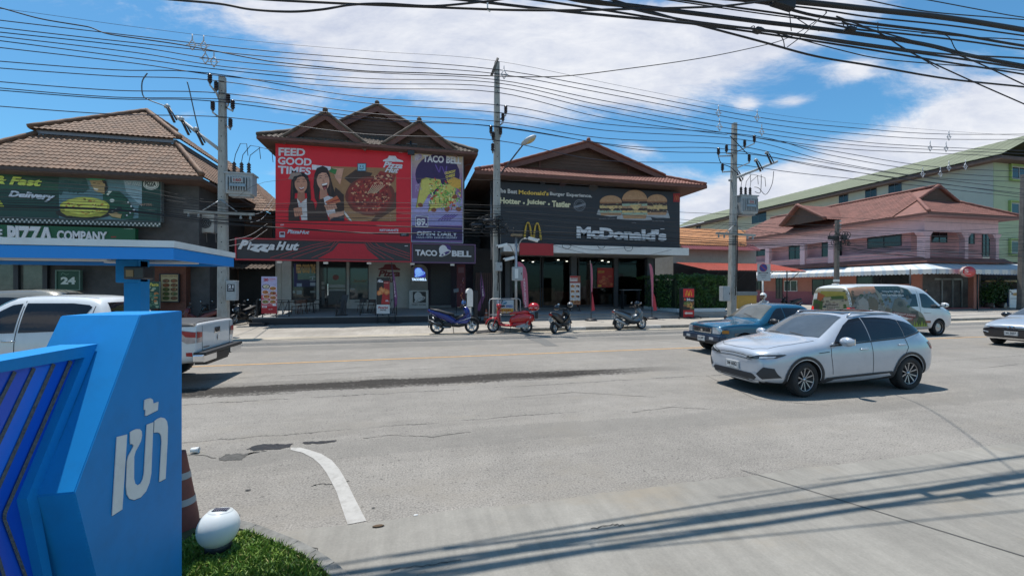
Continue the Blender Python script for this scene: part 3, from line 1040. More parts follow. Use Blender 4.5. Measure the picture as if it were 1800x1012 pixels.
for i in range(26):
 z = 3.75 - i * .125
 a, b_ = PY(757,470, YF - .1), PY(792,470, YF - .1)
 if z < zb_ + .25:
  break
 mb.box((a.x, YF - .10 + (i % 2) * .012, z - .12),(b_.x, YF - .04, z), mat('dark_shutter', (.03,.031,.038),.5, var=.15))
a, b_ = PY(755,470, YF - .1), PY(793,470, YF - .1)
mb.box((a.x, YF - .13, zb_),(b_.x, YF - .03, zb_ + .16), mat('shutter_base', (.16,.165,.17),.5))
mb.bd('shutter', None, rb)
mb = MB()
aa, bb = PY(721.5,470, YF - .3), PY(752,470, YF - .3)
zt1 = PY(737,465, YF - .3).z
zm = PY(737,478, YF - .3).z
zl = PY(737,511, YF - .3).z
cx_ = (aa.x + bb.x) / 2
hw = (bb.x - aa.x) / 2
pts = [(aa.x, YF - .3, zl),(bb.x, YF - .3, zl),(bb.x, YF - .3, zm)] + [(cx_ + hw * math.cos(R(t)), YF - .3, zm + (zt1 - zm) * math.sin(R(t))) for t in range(15,180,15)] + [(aa.x, YF - .3, zm)]
mb.prism(pts, (0,.25,0), mat('niche_grey', (.24,.23,.21),.6))
fbox(mb, 719,511,753,543, YF - .42,.38, mat('counter_steel', (.40,.40,.40),.4,.3))
niche = mb.bd('counter_niche', None, rb)
mc = thing('restaurant_building', 'dark boarded restaurant with red tiled gable roof and white canopy band', 'building', (11,28,0))
YE = 25.2
eL, eR = PY(836,297, YE), PY(1242,329, YE)
ze = (eL.z + eR.z) / 2
eL.z = eR.z = ze
tL, tR = PY(899,293,27.4), PY(1140,310,27.4)
zt = (tL.z + tR.z) / 2
yb = 42
eLb, eRb = Vc((eL.x, yb, ze)), Vc((eR.x, yb, ze))
tL = Vc((eL.x + 2.2,27.4, zt))
tR = Vc((eR.x - 2.2,27.4, zt))
tLb, tRb = Vc((tL.x, yb - 2.2, zt)), Vc((tR.x, yb - 2.2, zt))
pk = PY(1026,250,26.9)
pk.x = (eL.x + eR.x) / 2 if abs(pk.x - (eL.x + eR.x) / 2) < .6 else pk.x
mb = MB()
tiles(mb, [eL, eR, tR, tL], M_TILER)
tiles(mb, [eR, eRb, tRb, tR], M_TILER)
tiles(mb, [eLb, eL, tL, tLb], M_TILER)
roof = mb.bd('roof', None, mc)
mb = MB()
for a, b_ in ((eL, tL),(eR, tR)):
 mb.tube([a.lerp(b_, i / 12) + Vc((0,0,.07)) for i in range(13)],[.12 if i % 2 else .105 for i in range(13)], M_TILER, 8)
mb.bd('ridge_tile', None, roof)
mb = MB()
mb.box((eL.x + .02, YE + .05, ze - .24),(eR.x - .02, yb, ze - .10), M_SOFF)
mb.box((eL.x - .02, YE - .04, ze - .22),(eR.x + .02, YE + .03, ze - .02), M_BARGE)
mb.box((eR.x - .01, YE + .03, ze - .22),(eR.x + .05, yb, ze - .02), M_BARGE)
mb.box((eL.x - .05, YE + .03, ze - .22),(eL.x + .01, yb, ze - .02), M_BARGE)
mb.bd('eave', None, roof)
def inv_px(p):
 d = p - Vc((0,0, CAMH))
 X_ = d.x * CA - d.y * SA
 Z_ = d.x * SA + d.y * CA
 return (900 + X_ / Z_ * F, HOR - d.z / Z_ * F)
tLf, tRf = Vc((tL.x - .1,26.9, zt - .1)), Vc((tR.x + .1,26.9, zt - .1))
gable(mc, inv_px(pk), inv_px(tLf), inv_px(tRf),26.9,10, M_TILER, infill=.55)
wl_, wr_ = PY(872,350,26.6).x, PY(1193,350,26.6).x
mb = MB()
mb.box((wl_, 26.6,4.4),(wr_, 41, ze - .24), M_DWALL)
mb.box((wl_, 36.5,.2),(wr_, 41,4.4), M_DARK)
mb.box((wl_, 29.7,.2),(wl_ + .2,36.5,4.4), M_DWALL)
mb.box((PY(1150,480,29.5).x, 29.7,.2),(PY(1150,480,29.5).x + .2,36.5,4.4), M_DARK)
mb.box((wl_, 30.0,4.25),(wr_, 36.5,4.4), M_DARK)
mb.bd('wall', None, mc)
mb = MB()
for px_ in (866,869.5):
 q = PY(px_, 330,26.4)
 mb.tube([Vc((q.x - .1,26.4,3.8)), Vc((q.x - .1,26.4, ze - .3))],.05, MST, 8)
mb.bd('downpipe', None, mc)
YC = 25.4
mb = MB()
cz0, cz1 = PY(1090,447.5, YC).z, PY(1090,434, YC).z
cL, cR = PY(886,435, YC).x, PY(1211,440, YC).x
cM = PY(971.6,440, YC).x
mb.box((cM, YC, cz0),(cR, YC + .25, cz1), MWH)
mb.box((cL, YC + .06, cz0 + .03),(cM, YC + .25, cz1), MWH)
mb.bd('canopy_fascia', None, mc)
mb = MB()
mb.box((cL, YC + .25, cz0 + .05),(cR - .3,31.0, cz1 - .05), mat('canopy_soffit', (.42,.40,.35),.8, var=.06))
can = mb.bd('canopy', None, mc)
mb = MB()
rx0 = PY(914,430, YC - .14).x
mb.box((rx0, YC - .14, PY(940,449.5, YC - .14).z),(cM, YC + .04, PY(940,428.5, YC - .14).z), mat('red_panel', (.36,.014,.022),.45, var=.06))
mb.bd('red_panel', None, mc)
YS = 23.4
zs = PY(1020,552.5, YS).z
sL, sR = PY(912,553, YS).x, PY(1190,551, YS).x
mb = MB()
h3 = (zs - .13) / 2
mb.box((sL, YS, .13),(sR + 8,30.0, zs), M_FLOOR)
mb.box((sL, YS - .42,.13),(sR, YS - .01,.13 + h3), M_FLOOR)
mb.box((sL, YS - .03, zs - .045),(sR, YS + .02, zs + .006), mat('step_nosing', (.2,.2,.2),.7))
mb.bd('terrace', None, mc)
YG = 29.4
M_CLEAR = bpy.data.materials.new('clear_glazing')
M_CLEAR.use_nodes = True
_n = M_CLEAR.node_tree
_n.nodes.clear()
_a = _n.nodes.new('ShaderNodeBsdfTransparent')
_a.inputs[0].default_value = (.50,.53,.53,1)
_g = _n.nodes.new('ShaderNodeBsdfGlossy')
_g.inputs['Roughness'].default_value = .03
_f = _n.nodes.new('ShaderNodeFresnel')
_f.inputs[0].default_value = 1.33
_x = _n.nodes.new('ShaderNodeMixShader')
_o = _n.nodes.new('ShaderNodeOutputMaterial')
_n.links.new(_f.outputs[0], _x.inputs[0])
_n.links.new(_a.outputs[0], _x.inputs[1])
_n.links.new(_g.outputs[0], _x.inputs[2])
_n.links.new(_x.outputs[0], _o.inputs[0])
gz0 = zs + .22
for x0, x1 in ((900,950),(954,1002),(1017,1080),(1086,1138)):
 mb = MB()
 a, b_ = PY(x0,480, YG), PY(x1,480, YG)
 mb.box((a.x, YG, gz0),(b_.x, YG + .03, cz0 + .05), M_CLEAR)
 w_ = mb.bd('window', None, mc)
 mb = MB()
 for xx in (a.x, b_.x):
  mb.box((xx - .04, YG - .04, gz0 - .1),(xx + .04, YG - .002, cz0 + .05), MBP)
 mb.box((a.x + .04, YG - .04, gz0 - .1),(b_.x - .04, YG - .002, gz0 + .06), MBP)
 mb.bd('frame', None, w_)
mb = MB()
for x0, x1, yy in ((1004,1014,28.6),(1138,1149,28.6),(888,896,28.6),(1080,1086,29.2)):
 a, b_ = PY(x0,480, yy), PY(x1,480, yy)
 mb = MB()
 mb.box((a.x, yy, zs),(b_.x, yy + .4, cz0 + .05), mat('charcoal_column', (.07,.073,.08),.6))
 mb.bd('column', None, mc)
mb = MB()
gl, gr = PY(886,480, YG).x, PY(1149,480, YG).x
mb.box((gl, YG - .02, zs),(gr, YG + .2, gz0 - .1), mat('plinth_grey', (.12,.125,.135),.7))
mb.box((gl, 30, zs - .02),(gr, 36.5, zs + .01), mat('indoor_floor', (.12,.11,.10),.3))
mb.bd('plinth', None, mc)
mb = MB()
rr_ = random.Random(5)
for i in range(9): 
 q = Vc((gl + 1 + (gr - gl - 2) * i / 8,31.2 + (i % 3) * 1.4, cz0 - .05))
 mb.lathe([(0,-.02),(.09,-.02),(.09,.02)], mat('lit_downlight', (1,.9,.75), emit=7),10, MT(q))
mb.bd('downlight', None, mc)
mb = MB()
for i in range(6):
 x0 = gl + .8 + i * (gr - gl - 2) / 6
 m_ = rr_.choice([mat('indoor_timber', (.30,.18,.10)), mat('indoor_red', (.32,.03,.03)), mat('indoor_grey', (.22,.22,.22)), mat('indoor_pale', (.5,.48,.44))])
 mb.box((x0,31 + 2 * rr_.random(), zs),(x0 + rr_.uniform(.8,1.8),35.5, zs + rr_.uniform(.8,2.4)), m_)
mb.bd('indoor_counter', None, mc)
mb = MB()
a, b_ = PY(872,480,29.3), PY(899,480,29.3)
mb.box((a.x, 29.3,.1),(b_.x, 29.6, cz0), MBP)
mb.bd('entrance_wall', None, mc)
yard = MB()
for i in range(13):
 q = PY(836 + i * 3.3,480,27.5)
 yard.box((q.x, 27.5,.05),(q.x + .09,27.56,3.0), mat('slat_brown', (.06,.03,.026),.7, var=.3))
a, b_ = PY(832,480,27.6), PY(880,480,27.6)
yard.box((a.x, 27.58,0),(b_.x, 27.7,4.6), M_DARK)
tag(yard.bd('slatted_gate'), 'dark slatted gate in the gap between the purple shop and the restaurant', 'gate')
mb = MB()
a, b_ = PY(806,300,33), PY(866,300,33)
for i in range(22):
 z = 3.4 + i * .28
 mb.box((a.x, 32.9 + (i % 2) * .03, z),(b_.x + 1,33.1, z + .26), mat('grey_cladding', (.10,.105,.115),.7, var=.15))
tag(mb.bd('clad_wall'), 'grey clad end wall deep between the two restaurant roofs', 'wall')
an = thing('annex_building', 'low annex with orange tiled roof and pale upper panels beside the restaurant', 'building', (20,33,0))
mb = MB()
ya = 34
a, b_ = PY(1188,428, ya), PY(1312,436, ya)
zc = (a.z + b_.z) / 2
c, d = PY(1310,398, ya + 3.2), PY(1188,398, ya + 3.2)
c.z = d.z = PY(1250,404, ya + 3.2).z
a.z = b_.z = zc
tiles(mb, [a, b_, c, d], M_TILEO)
mb.bd('roof', None, an)
mb = MB()
mb.box((a.x, ya + .4,0),(b_.x + 1.5, ya + 6, zc - .1), mat('annex_pale_wall', (.33,.31,.28),.8, var=.1, dirt=.2))
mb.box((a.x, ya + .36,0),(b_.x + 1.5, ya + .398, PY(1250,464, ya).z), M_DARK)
mb.bd('wall', None, an)
mb = MB()
q0, q1 = PY(1203,434, ya - .6), PY(1338,441, ya - .6)
zt_ = PY(1270,430, ya).z
n_ = 60
for i in range(n_):
 x0, x1 = q0.x + (q1.x - q0.x) * i / n_, q0.x + (q1.x - q0.x) * (i + 1) / n_
 hgt = .03 * (i % 2)
 mb.prism([(x0, ya - .6, q0.z - .25 + hgt),(x1, ya - .6, q0.z - .25 + hgt),(x1, ya + .35, zt_ + hgt),(x0, ya + .35, zt_ + hgt)],(0,0,.02), mat('maroon_sheet', (.19,.05,.05),.5, var=.15))
mb.bd('upper_awning', None, an)
aw = thing('red_awning', 'faded red-orange corrugated awning over the annex yard', 'awning', (20,29,0))
mb = MB()
yb2, yf2 = 33.2,28.4
B0, B1 = PY(1188,462, yb2), PY(1352,466, yb2)
F0, F1 = PY(1246,478, yf2), PY(1418,478, yf2)
zb2, zf2 = (B0.z + B1.z) / 2, PY(1330,477, yf2).z
n_ = 70
M_AWN = mat('faded_red_sheet', (.42,.085,.05),.55, var=.15, scale=1.5, dirt=.15)
for i in range(n_):
 t0, t1 = i / n_, (i + 1) / n_
 hgt = .025 * (i % 2)
 p0 = Vc((F0.x + (F1.x - F0.x) * t0, yf2, zf2 + hgt))
 p1 = Vc((F0.x + (F1.x - F0.x) * t1, yf2, zf2 + hgt))
 q1 = Vc((B0.x + (B1.x - B0.x) * t1, yb2, zb2 + hgt))
 q0 = Vc((B0.x + (B1.x - B0.x) * t0, yb2, zb2 + hgt))
 mb.prism([p0, p1, q1, q0],(0,0,.02), M_AWN)
mb.bd('sheet', None, aw)
mb = MB()
for t in (0.08,.35,.62,.9):
 p = Vc((F0.x + (F1.x - F0.x) * t, yf2 + .2, zf2 - .04))
 q = Vc((B0.x + (B1.x - B0.x) * t, yb2, zb2 - .04))
 mb.tube([p, q],.04, MBP, 6)
 mb.tube([Vc((p.x, p.y + .8,0.1)), Vc((p.x, p.y + .8, zf2 + .1))],.045, MBP, 8)
 mb.tube([Vc((p.x, p.y + .8, zf2 - 1.0)), Vc((p.x + .5, p.y + .1, zf2 - .05))],.03, MBP, 6)
mb.tube([Vc((F0.x, yf2 + .1, zf2 - .05)), Vc((F1.x, yf2 + .1, zf2 - .05))],.045, MBP, 6)
mb.bd('frame', None, aw)
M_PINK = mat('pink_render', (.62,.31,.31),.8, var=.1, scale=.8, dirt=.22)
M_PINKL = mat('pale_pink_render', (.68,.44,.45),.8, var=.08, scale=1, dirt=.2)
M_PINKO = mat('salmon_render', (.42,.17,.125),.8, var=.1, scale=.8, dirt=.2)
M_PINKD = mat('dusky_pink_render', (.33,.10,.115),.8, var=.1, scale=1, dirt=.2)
ph = thing('pink_house', 'pink two-storey corner house with terracotta hip roof and striped awning', 'building', (44,28,0))
YH = 27.6
c0 = PY(1625,400, YH)        
c1 = PY(1755,400, YH)
XH, XH1 = c0.x, c1.x
ybk = PX(1276,420, XH).y
ez = PY(1637,373, YH - .9).z
eave = [Vc((XH - .9, YH - .9, ez)), Vc((XH1 + 1.2, YH - .9, ez)), Vc((XH1 + 1.2, ybk, ez)), Vc((XH - .9, ybk, ez))]
xm = (eave[0].x + eave[1].x) / 2
hgt_pk = PY(1654,327, YH + 1.6)
g_y = YH + 1.9
mid_l = PY(1618,352, g_y)    
rzp = hgt_pk.z
rk0, rk1 = Vc((xm, g_y, rzp)), Vc((xm, ybk - 3, rzp))
kz = ez + (rzp - ez) * .55
k_l = Vc((eave[0].x + (xm - eave[0].x) * .55, g_y, kz))
k_r = Vc((eave[1].x + (xm - eave[1].x) * .55, g_y, kz))
mb = MB()
tiles(mb, [eave[0], eave[1], k_r, k_l], M_TILEP, pitch=.3, row=.36)
tiles(mb, [eave[3], eave[0], k_l, rk0, rk1], M_TILEP, pitch=.3, row=.36)
tiles(mb, [eave[1], eave[2], rk1, rk0, k_r], M_TILEP, pitch=.3, row=.36)
roof = mb.bd('roof', None, ph)
mb = MB()
for a, b_ in ((eave[0], k_l),(eave[1], k_r),(k_l, rk0),(k_r, rk0),(rk0, rk1)):
 off = Vc((0,-.05 if a in (k_l, k_r) else 0,.08))
 mb.tube([a.lerp(b_, i / 14) + off for i in range(15)],[.15 if i % 2 else .13 for i in range(15)], M_TILEP, 8)
mb.bd('ridge_tile', None, roof)
mb = MB()
mb.prism([k_l + Vc((0,.1,0)), k_r + Vc((0,.1,0)), rk0 + Vc((0,.1,0))],(0,.1,0), M_WOODB)
for i in range(8):
 t = (i + .5) / 8
 l_, r_ = k_l.lerp(rk0, t), k_r.lerp(rk0, t)
 mb.box((l_.x + .3, g_y + .05, l_.z - .1),(max(l_.x + .32, r_.x - .3), g_y + .097, l_.z - .03), M_WOODB)
mb.bd('gable_wall', None, roof)
mb = MB()
mb.box((eave[0].x, eave[0].y, ez - .28),(eave[1].x, ybk, ez - .12), mat('pink_soffit', (.36,.2,.19),.8))
mb.box((eave[0].x - .04, eave[0].y - .04, ez - .22),(eave[1].x + .04, eave[0].y, ez - .03), M_BARGE)
mb.box((eave[0].x - .04, eave[0].y, ez - .22),(eave[0].x, ybk, ez - .03), M_BARGE)
mb.bd('eave', None, roof)
gpk = PX(1402,362, XH - 1.6)
glf = PX(1371,399, XH - 1.6)
grf = PX(1452,386, XH - 1.6)
mb = MB()
bk = Vc((7,0,0))
fz = (glf.z + grf.z) / 2
A_, B_, P_ = Vc((glf.x, glf.y, fz)), Vc((grf.x, grf.y, fz)), gpk
tiles(mb, [A_, A_ + bk, P_ + bk, P_], M_TILEP, pitch=.3, row=.36)
tiles(mb, [B_ + bk, B_, P_, P_ + bk], M_TILEP, pitch=.3, row=.36)
for q in (A_, B_):
 mb.tube([P_.lerp(q, i / 10) + Vc((-.05,0,.08)) for i in range(11)],.15, M_TILEP, 6)
xg = mb.bd('cross_gable_roof', None, ph)
mb = MB()
mb.prism([A_ + Vc((.4,0,0)), B_ + Vc((.4,0,0)), P_ + Vc((.4,0,-.1))],(.1,0,0), M_WOODB)
mb.bd('gable_wall', None, xg)
zf = PX(1625,462, XH).z       
mb = MB()
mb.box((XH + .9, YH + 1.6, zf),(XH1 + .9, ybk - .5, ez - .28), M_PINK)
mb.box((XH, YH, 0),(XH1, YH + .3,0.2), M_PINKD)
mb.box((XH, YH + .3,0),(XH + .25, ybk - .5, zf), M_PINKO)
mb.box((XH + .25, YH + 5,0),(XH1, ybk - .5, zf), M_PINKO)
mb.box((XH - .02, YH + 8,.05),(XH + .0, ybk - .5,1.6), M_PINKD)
mb.box((XH, YH, zf - .15),(XH1, ybk - .5, zf + .15), M_PINK)
mb.box((XH, YH + .4, zf + .15),(XH + .2, ybk - .5, zf + 1.15), M_PINK)
mb.box((XH, YH, zf + 2.75),(XH + .3, ybk - .5, ez - .28), M_PINKL)
mb.box((XH + .3, YH, zf + 2.75),(XH1, YH + .3, ez - .28), M_PINKL)
mb.bd('wall', None, ph)
mb = MB()
def arcpost(mb, x, y, w=.42):
 mb.box((x - w / 2, y - w / 2, zf),(x + w / 2, y + w / 2, zf + 2.75), M_PINKL)
 for s_ in (1,-1): 
  for k_ in range(4):
   mb.box((x + s_ * (w / 2 + .10 * k_) - .05, y - w / 2 + .02, zf + 2.73 - .12 * (4 - k_)),(x + s_ * (w / 2 + .10 * k_) + .06, y + w / 2 - .02, zf + 2.74), M_PINKL)
for px_ in (1462,1412,1350):
 q = PX(px_, 420, XH)
 mb = MB()
 mb.box((XH - .15, q.y - .3, zf),(XH + .27, q.y + .3, zf + 2.75), M_PINKL)
 mb.bd('post', None, ph)
for px_ in (None, 1694,1748):
 mb = MB()
 if px_ is None:
  arcpost(mb, XH + .2, YH + .2,.6)
 else:
  arcpost(mb, PY(px_, 420, YH + .2).x, YH + .2)
 mb.bd('post', None, ph)
def pwin(bld, name, px0, px1, y0, y1, plane, v, fr=MBP, gl_=M_DGLASS):
 fn = (lambda a, b_: PX(a, b_, v)) if plane == 'x' else (lambda a, b_: PY(a, b_, v))
 nrm = Vc((-1,0,0)) if plane == 'x' else Vc((0,-1,0))
 a, c = fn(px0, y0), fn(px1, y1)
 z0, z1 = min(a.z, c.z), max(a.z, c.z)
 mb = MB()
 side = Vc((0,1,0)) if plane == 'x' else Vc((1,0,0))
 l0_ = a if a.dot(side) < c.dot(side) else c
 ln = abs((c - a).dot(side))
 o = Vc((l0_.x, l0_.y, z0))
 up = Vc((0,0, z1 - z0))
 mb.prism([o, o + side * ln, o + side * ln + up, o + up], nrm * .03, gl_)
 w_ = mb.bd(name, None, bld)
 mb = MB()
 t = .06
 zv = Vc((0,0, t))
 o2_ = o + nrm * .035
 mb.prism([o2_, o2_ + side * ln, o2_ + side * ln + zv, o2_ + zv], nrm * .03, fr)
 mb.prism([o2_ + up - zv, o2_ + side * ln + up - zv, o2_ + side * ln + up, o2_ + up], nrm * .03, fr)
 for s_ in (0, ln / 2 - t / 2, ln - t):
  mb.prism([o2_ + side * s_ + zv, o2_ + side * (s_ + t) + zv, o2_ + side * (s_ + t) + up - zv, o2_ + side * s_ + up - zv], nrm * .03, fr)
 mb.bd('frame', None, w_)
 return w_
pwin(ph, 'window', 1525,1585,405,433, 'x', XH + .9)
pwin(ph, 'window', 1387,1409,424,458, 'x', XH + .9)
pwin(ph, 'window', 1445,1480,417,455, 'x', XH + .9)
pwin(ph, 'window', 1316,1347,434,450, 'x', XH + .9)
pwin(ph, 'window', 1637,1664,402,428, 'y', YH + 1.6)
pwin(ph, 'window', 1696,1712,405,430, 'y', YH + 1.6)
pwin(ph, 'door', 1726,1739,401,452, 'y', YH + 1.6)
pwin(ph, 'window', 1323,1341,494,511, 'x', XH)
pwin(ph, 'window', 1379,1402,494,513, 'x', XH, MWH)
pwin(ph, 'door', 1364,1376,486,526, 'x', XH)
pwin(ph, 'window', 1506,1599,476,500, 'x', XH)
pwin(ph, 'window', 1428,1470,492,520, 'x', XH)
mb = MB() 
for z in (.25,.55,.85):
 mb.tube([Vc((XH - .05, YH + .5, zf + .2 + z)), Vc((XH - .05, ybk - .8, zf + .2 + z))],.02, MST, 6)
for z in (.35,.7,1.0):
 mb.tube([Vc((XH + .5, YH + .15, zf + z)), Vc((XH1 - .1, YH + .15, zf + z))],.02, MST, 6)
mb.bd('railing', None, ph)
mb = MB()
mb.box((XH + .3, YH + 1.2,.2),(XH1 - .1, YH + 1.35, zf - .2), mat('cluttered_shopfront', (.10,.085,.08),.6, var=.6, scale=1.2))
for px_ in (1655,1674,1690):
 q = PY(px_, 500, YH + 1.15)
 mb.box((q.x - .06, YH + 1.1,.2),(q.x + .06, YH + 1.19,2.9), mat('aluminium_frame', (.30,.30,.30),.4,.5))
mb.box((PY(1643,494, YH + 1.1).x, YH + 1.1,2.75),(PY(1692,494, YH + 1.1).x, YH + 1.19,2.9), mat('aluminium_frame', (.30,.30,.30),.4,.5))
mb.box((PY(1709,500, YH).x, YH - .1,.05),(PY(1718,500, YH).x, YH + .3, zf - .2), M_PINKO)
mb.bd('shopfront', None, ph)
aw = thing('striped_awning', 'long white awning with pale blue stripes round the pink house', 'awning', (44,26,0))
mb = MB()
M_AW1 = mat('awning_white', (.60,.60,.58),.7, var=.08, scale=1, dirt=.2)
M_AW2 = mat('awning_pale_blue', (.44,.50,.56),.7, var=.12, scale=1, dirt=.15)
za1 = zf - .05
zo = PY(1650,474, YH - 2.2).z
OX, OY = XH - 2.2, YH - 2.2
n_ = 84
yy = lambda i: YH + (ybk - YH) * i / n_
yo = lambda i: OY + (ybk - OY) * i / n_
for i in range(n_):
 m_ = M_AW2 if i % 3 == 0 else M_AW1
 mb.prism([(XH, yy(i + 1), za1),(OX, yo(i + 1), zo),(OX, yo(i), zo),(XH, yy(i), za1)],(0,0,.03), m_)
 mb.prism([(OX, yo(i), zo),(OX, yo(i + 1), zo),(OX, yo(i + 1), zo - .32),(OX, (yo(i) + yo(i + 1)) / 2, zo - .40),(OX, yo(i), zo - .32)],(.02,0,0), m_)
n_ = 50
XE = XH1 + 6
for i in range(n_):
 m_ = M_AW2 if i % 3 == 0 else M_AW1
 x0, x1 = XH + (XE - XH) * i / n_, XH + (XE - XH) * (i + 1) / n_
 u0, u1 = OX + (XE - OX) * i / n_, OX + (XE - OX) * (i + 1) / n_
 mb.prism([(x1, YH, za1),(x0, YH, za1),(u0, OY, zo),(u1, OY, zo)],(0,0,.03), m_)
 mb.prism([(u0, OY, zo),(u0, OY, zo - .32),((u0 + u1) / 2, OY, zo - .40),(u1, OY, zo - .32),(u1, OY, zo)],(0,.02,0), m_)
mb.bd('canvas', None, aw)
mb = MB()
mb.prism([(XH - .5, YH - .5, za1 + .05),(XH1 + 1, YH - .5, za1 + .05),(XH1 + 1, YH + .1, za1 + .45),(XH - .1, YH + .1, za1 + .45)],(0,0,.08), M_TILEP)
mb.prism([(XH - .5, YH - .5, za1 + .05),(XH - .1, YH + .1, za1 + .45),(XH - .1, ybk, za1 + .45),(XH - .5, ybk, za1 + .05)],(0,0,.08), M_TILEP)
mb.bd('tile_band', None, aw)
mb = MB()
for px_ in (1600,1718):
 q = PY(px_, 480, OY + .2)
 mb.tube([Vc((q.x, OY + .2,0.1)), Vc((q.x, OY + .2, zo))],.05, MBP, 8)
mb.bd('pole', None, aw)
nb = thing('corner_shop', 'dark leafy open shop under the awning end at right edge', 'building', (56,30,0))
mb = MB()
mb.box((XH1 + .1, YH + 2.5,0),(XH1 + 14, YH + 9, zf + .4), M_DARK)
mb.box((XH1 + .1, YH + 1.2, zf - 1.0),(XH1 + 14, YH + 1.4, zf - .15), mat('blue_tarp', (.06,.13,.28),.6, var=.3))
mb.box((XH1 + 2, YH + .6,2.6),(XH1 + 14, YH + 2.4,2.75), mat('faded_tan_awning', (.25,.19,.10),.7, var=.3))
mb.bd('wall', None, nb)
mb = MB()
mb.box((XH1 + 4.5, YH + 1.5,.2),(XH1 + 8, YH + 1.7,1.9), mat('stall_blue', (.05,.12,.30),.6, var=.4))
mb.box((XH1 + .8, YH + 1.2,.1),(XH1 + 3.5, YH + 1.6,.55), M_CONC)
mb.bd('stall_panel', None, nb)
M_GRN = mat('pale_green_wall', (.41,.44,.38),.85, var=.06, scale=.25, dirt=.10)
M_GRN2 = mat('lime_green_wall', (.36,.43,.28),.85, var=.06, scale=.25, dirt=.08)
M_CRM = mat('cream_block_wall', (.47,.44,.33),.85, var=.06, scale=.25, dirt=.10)
gb = thing('apartment_block', 'long pale green apartment block with mossy roof behind the pink house', 'building', (66,60,0))
YA = 38.0
ca = PY(1746,400, YA)
XA_ = ca.x
ybk = PX(1190,400, XA_).y
we = PY(1761,271.5, YA - 1.5)
ezz = we.z
EX = we.x
rp_ = PX(1714,263, EX + 9.0)
mb = MB()
e0, e1 = Vc((EX, YA - 1.5, ezz)), Vc((EX, ybk, ezz))
q = ray(1714,262)
t_ = (YA - .5) / q.y
rk = Vc((q.x * t_, YA - .5, CAMH + q.z * t_))
RX, RZ = EX + 7.5, None
t_ = RX / q.x
rk = Vc((RX, q.y * t_, CAMH + q.z * t_))
rk_f = Vc((RX, YA - 1.5, rk.z))
M_MOSS = mat('mossy_sheet_roof', (.165,.18,.115),.85, var=.2, scale=.4, dirt=.15, stretch=(1,.3,1))
n_ = 120
for i in range(n_):
 y0, y1 = e0.y + (ybk - e0.y) * i / n_, e0.y + (ybk - e0.y) * (i + 1) / n_
 hg = .02 * (i % 2)
 mb.prism([(EX, y1, ezz + hg),(EX, y0, ezz + hg),(RX, y0, rk.z + hg),(RX, y1, rk.z + hg)],(0,0,.05), M_MOSS)
mb.prism([(RX, e0.y, rk.z),(RX, ybk, rk.z),(RX + 8, ybk, ezz),(RX + 8, e0.y, ezz)],(0,0,.05), M_MOSS)
mb.bd('roof', None, gb)
mb = MB()
mb.box((EX + .05, e0.y + .05, ezz - .55),(RX + 8, ybk, ezz - .12), M_SOFF)
mb.bd('soffit', None, gb)
mb = MB()
ym = PX(1480,360, XA_).y
mb.box((XA_, YA, 0),(XA_ + 13, ym, ezz - .5), M_GRN)
mb.box((XA_ + .01, ym, 0),(XA_ + 13, ybk - 1, ezz - .5), M_CRM)
mb.box((XA_ - .02, YA - .08,0),(XA_ + 26, YA - .001, ezz - .5), M_GRN2)
mb.bd('wall', None, gb)
for (x0, x1, y0, y1) in ((1562,1585,325,342),(1521,1541,333.5,350),(1322,1347,374,390),(1224,1232,396,407),(1475,1491,344,358)):
 pwin(gb, 'window', x0, x1, y0, y1, 'x', XA_, mat('blue_grey_frame', (.10,.14,.20)))
for (x0, x1, y0, y1) in ((1778,1803,294,317),(1777,1803,358,381),(1777,1803,425,446)):
 w_ = pwin(gb, 'window', x0, x1, y0, y1, 'y', YA - .09, mat('white_alu', (.5,.5,.5)))
 a, c = PY(x0 - 4, y0 - 3, YA - .12), PY(x1 + 6, y1 + 3, YA - .12)
 mb = MB()
 M_LIME = mat('lime_window_surround', (.30,.42,.14),.8)
 mb.box((a.x, YA - .35, a.z),(c.x, YA - .09, a.z + .12), M_LIME)
 mb.box((a.x, YA - .35, c.z),(a.x + .12, YA - .09, a.z - .002), M_LIME)
 mb.box((a.x, YA - .45, c.z - .12),(c.x, YA - .09, c.z - .002), M_LIME)
 mb.bd('surround', None, w_)
# SIGNS
W_ = ink(214,214,222)
WL = mat('raised_white_letter', (.62,.63,.66),.4, var=.05)
def board(name, parent, c, y, th, m, frame=None, fw=.09):
 """sign box from photo corners tl,tr,br,bl at distance y"""
 tl, tr, br, bl = [PY(*q, y) for q in c]
 x0, x1 = (tl.x + bl.x) / 2,(tr.x + br.x) / 2
 z1, z0 = (tl.z + tr.z) / 2,(bl.z + br.z) / 2
 mb = MB()
 mb.box((x0, y, z0),(x1, y + th, z1), m)
 b = mb.bd(name, None, parent)
 if frame:
  mb = MB()
  mb.box((x0 - fw, y - .05, z1 - .0),(x1 + fw, y + th + .01, z1 + fw), frame)
  mb.box((x0 - fw, y - .05, z0 - fw),(x1 + fw, y + th + .01, z0), frame)
  mb.box((x0 - fw, y - .05, z0),(x0, y + th + .01, z1), frame)
  mb.box((x1, y - .05, z0),(x1 + fw, y + th + .01, z1), frame)
  mb.bd('frame', None, parent)
 return x0, x1, z0, z1
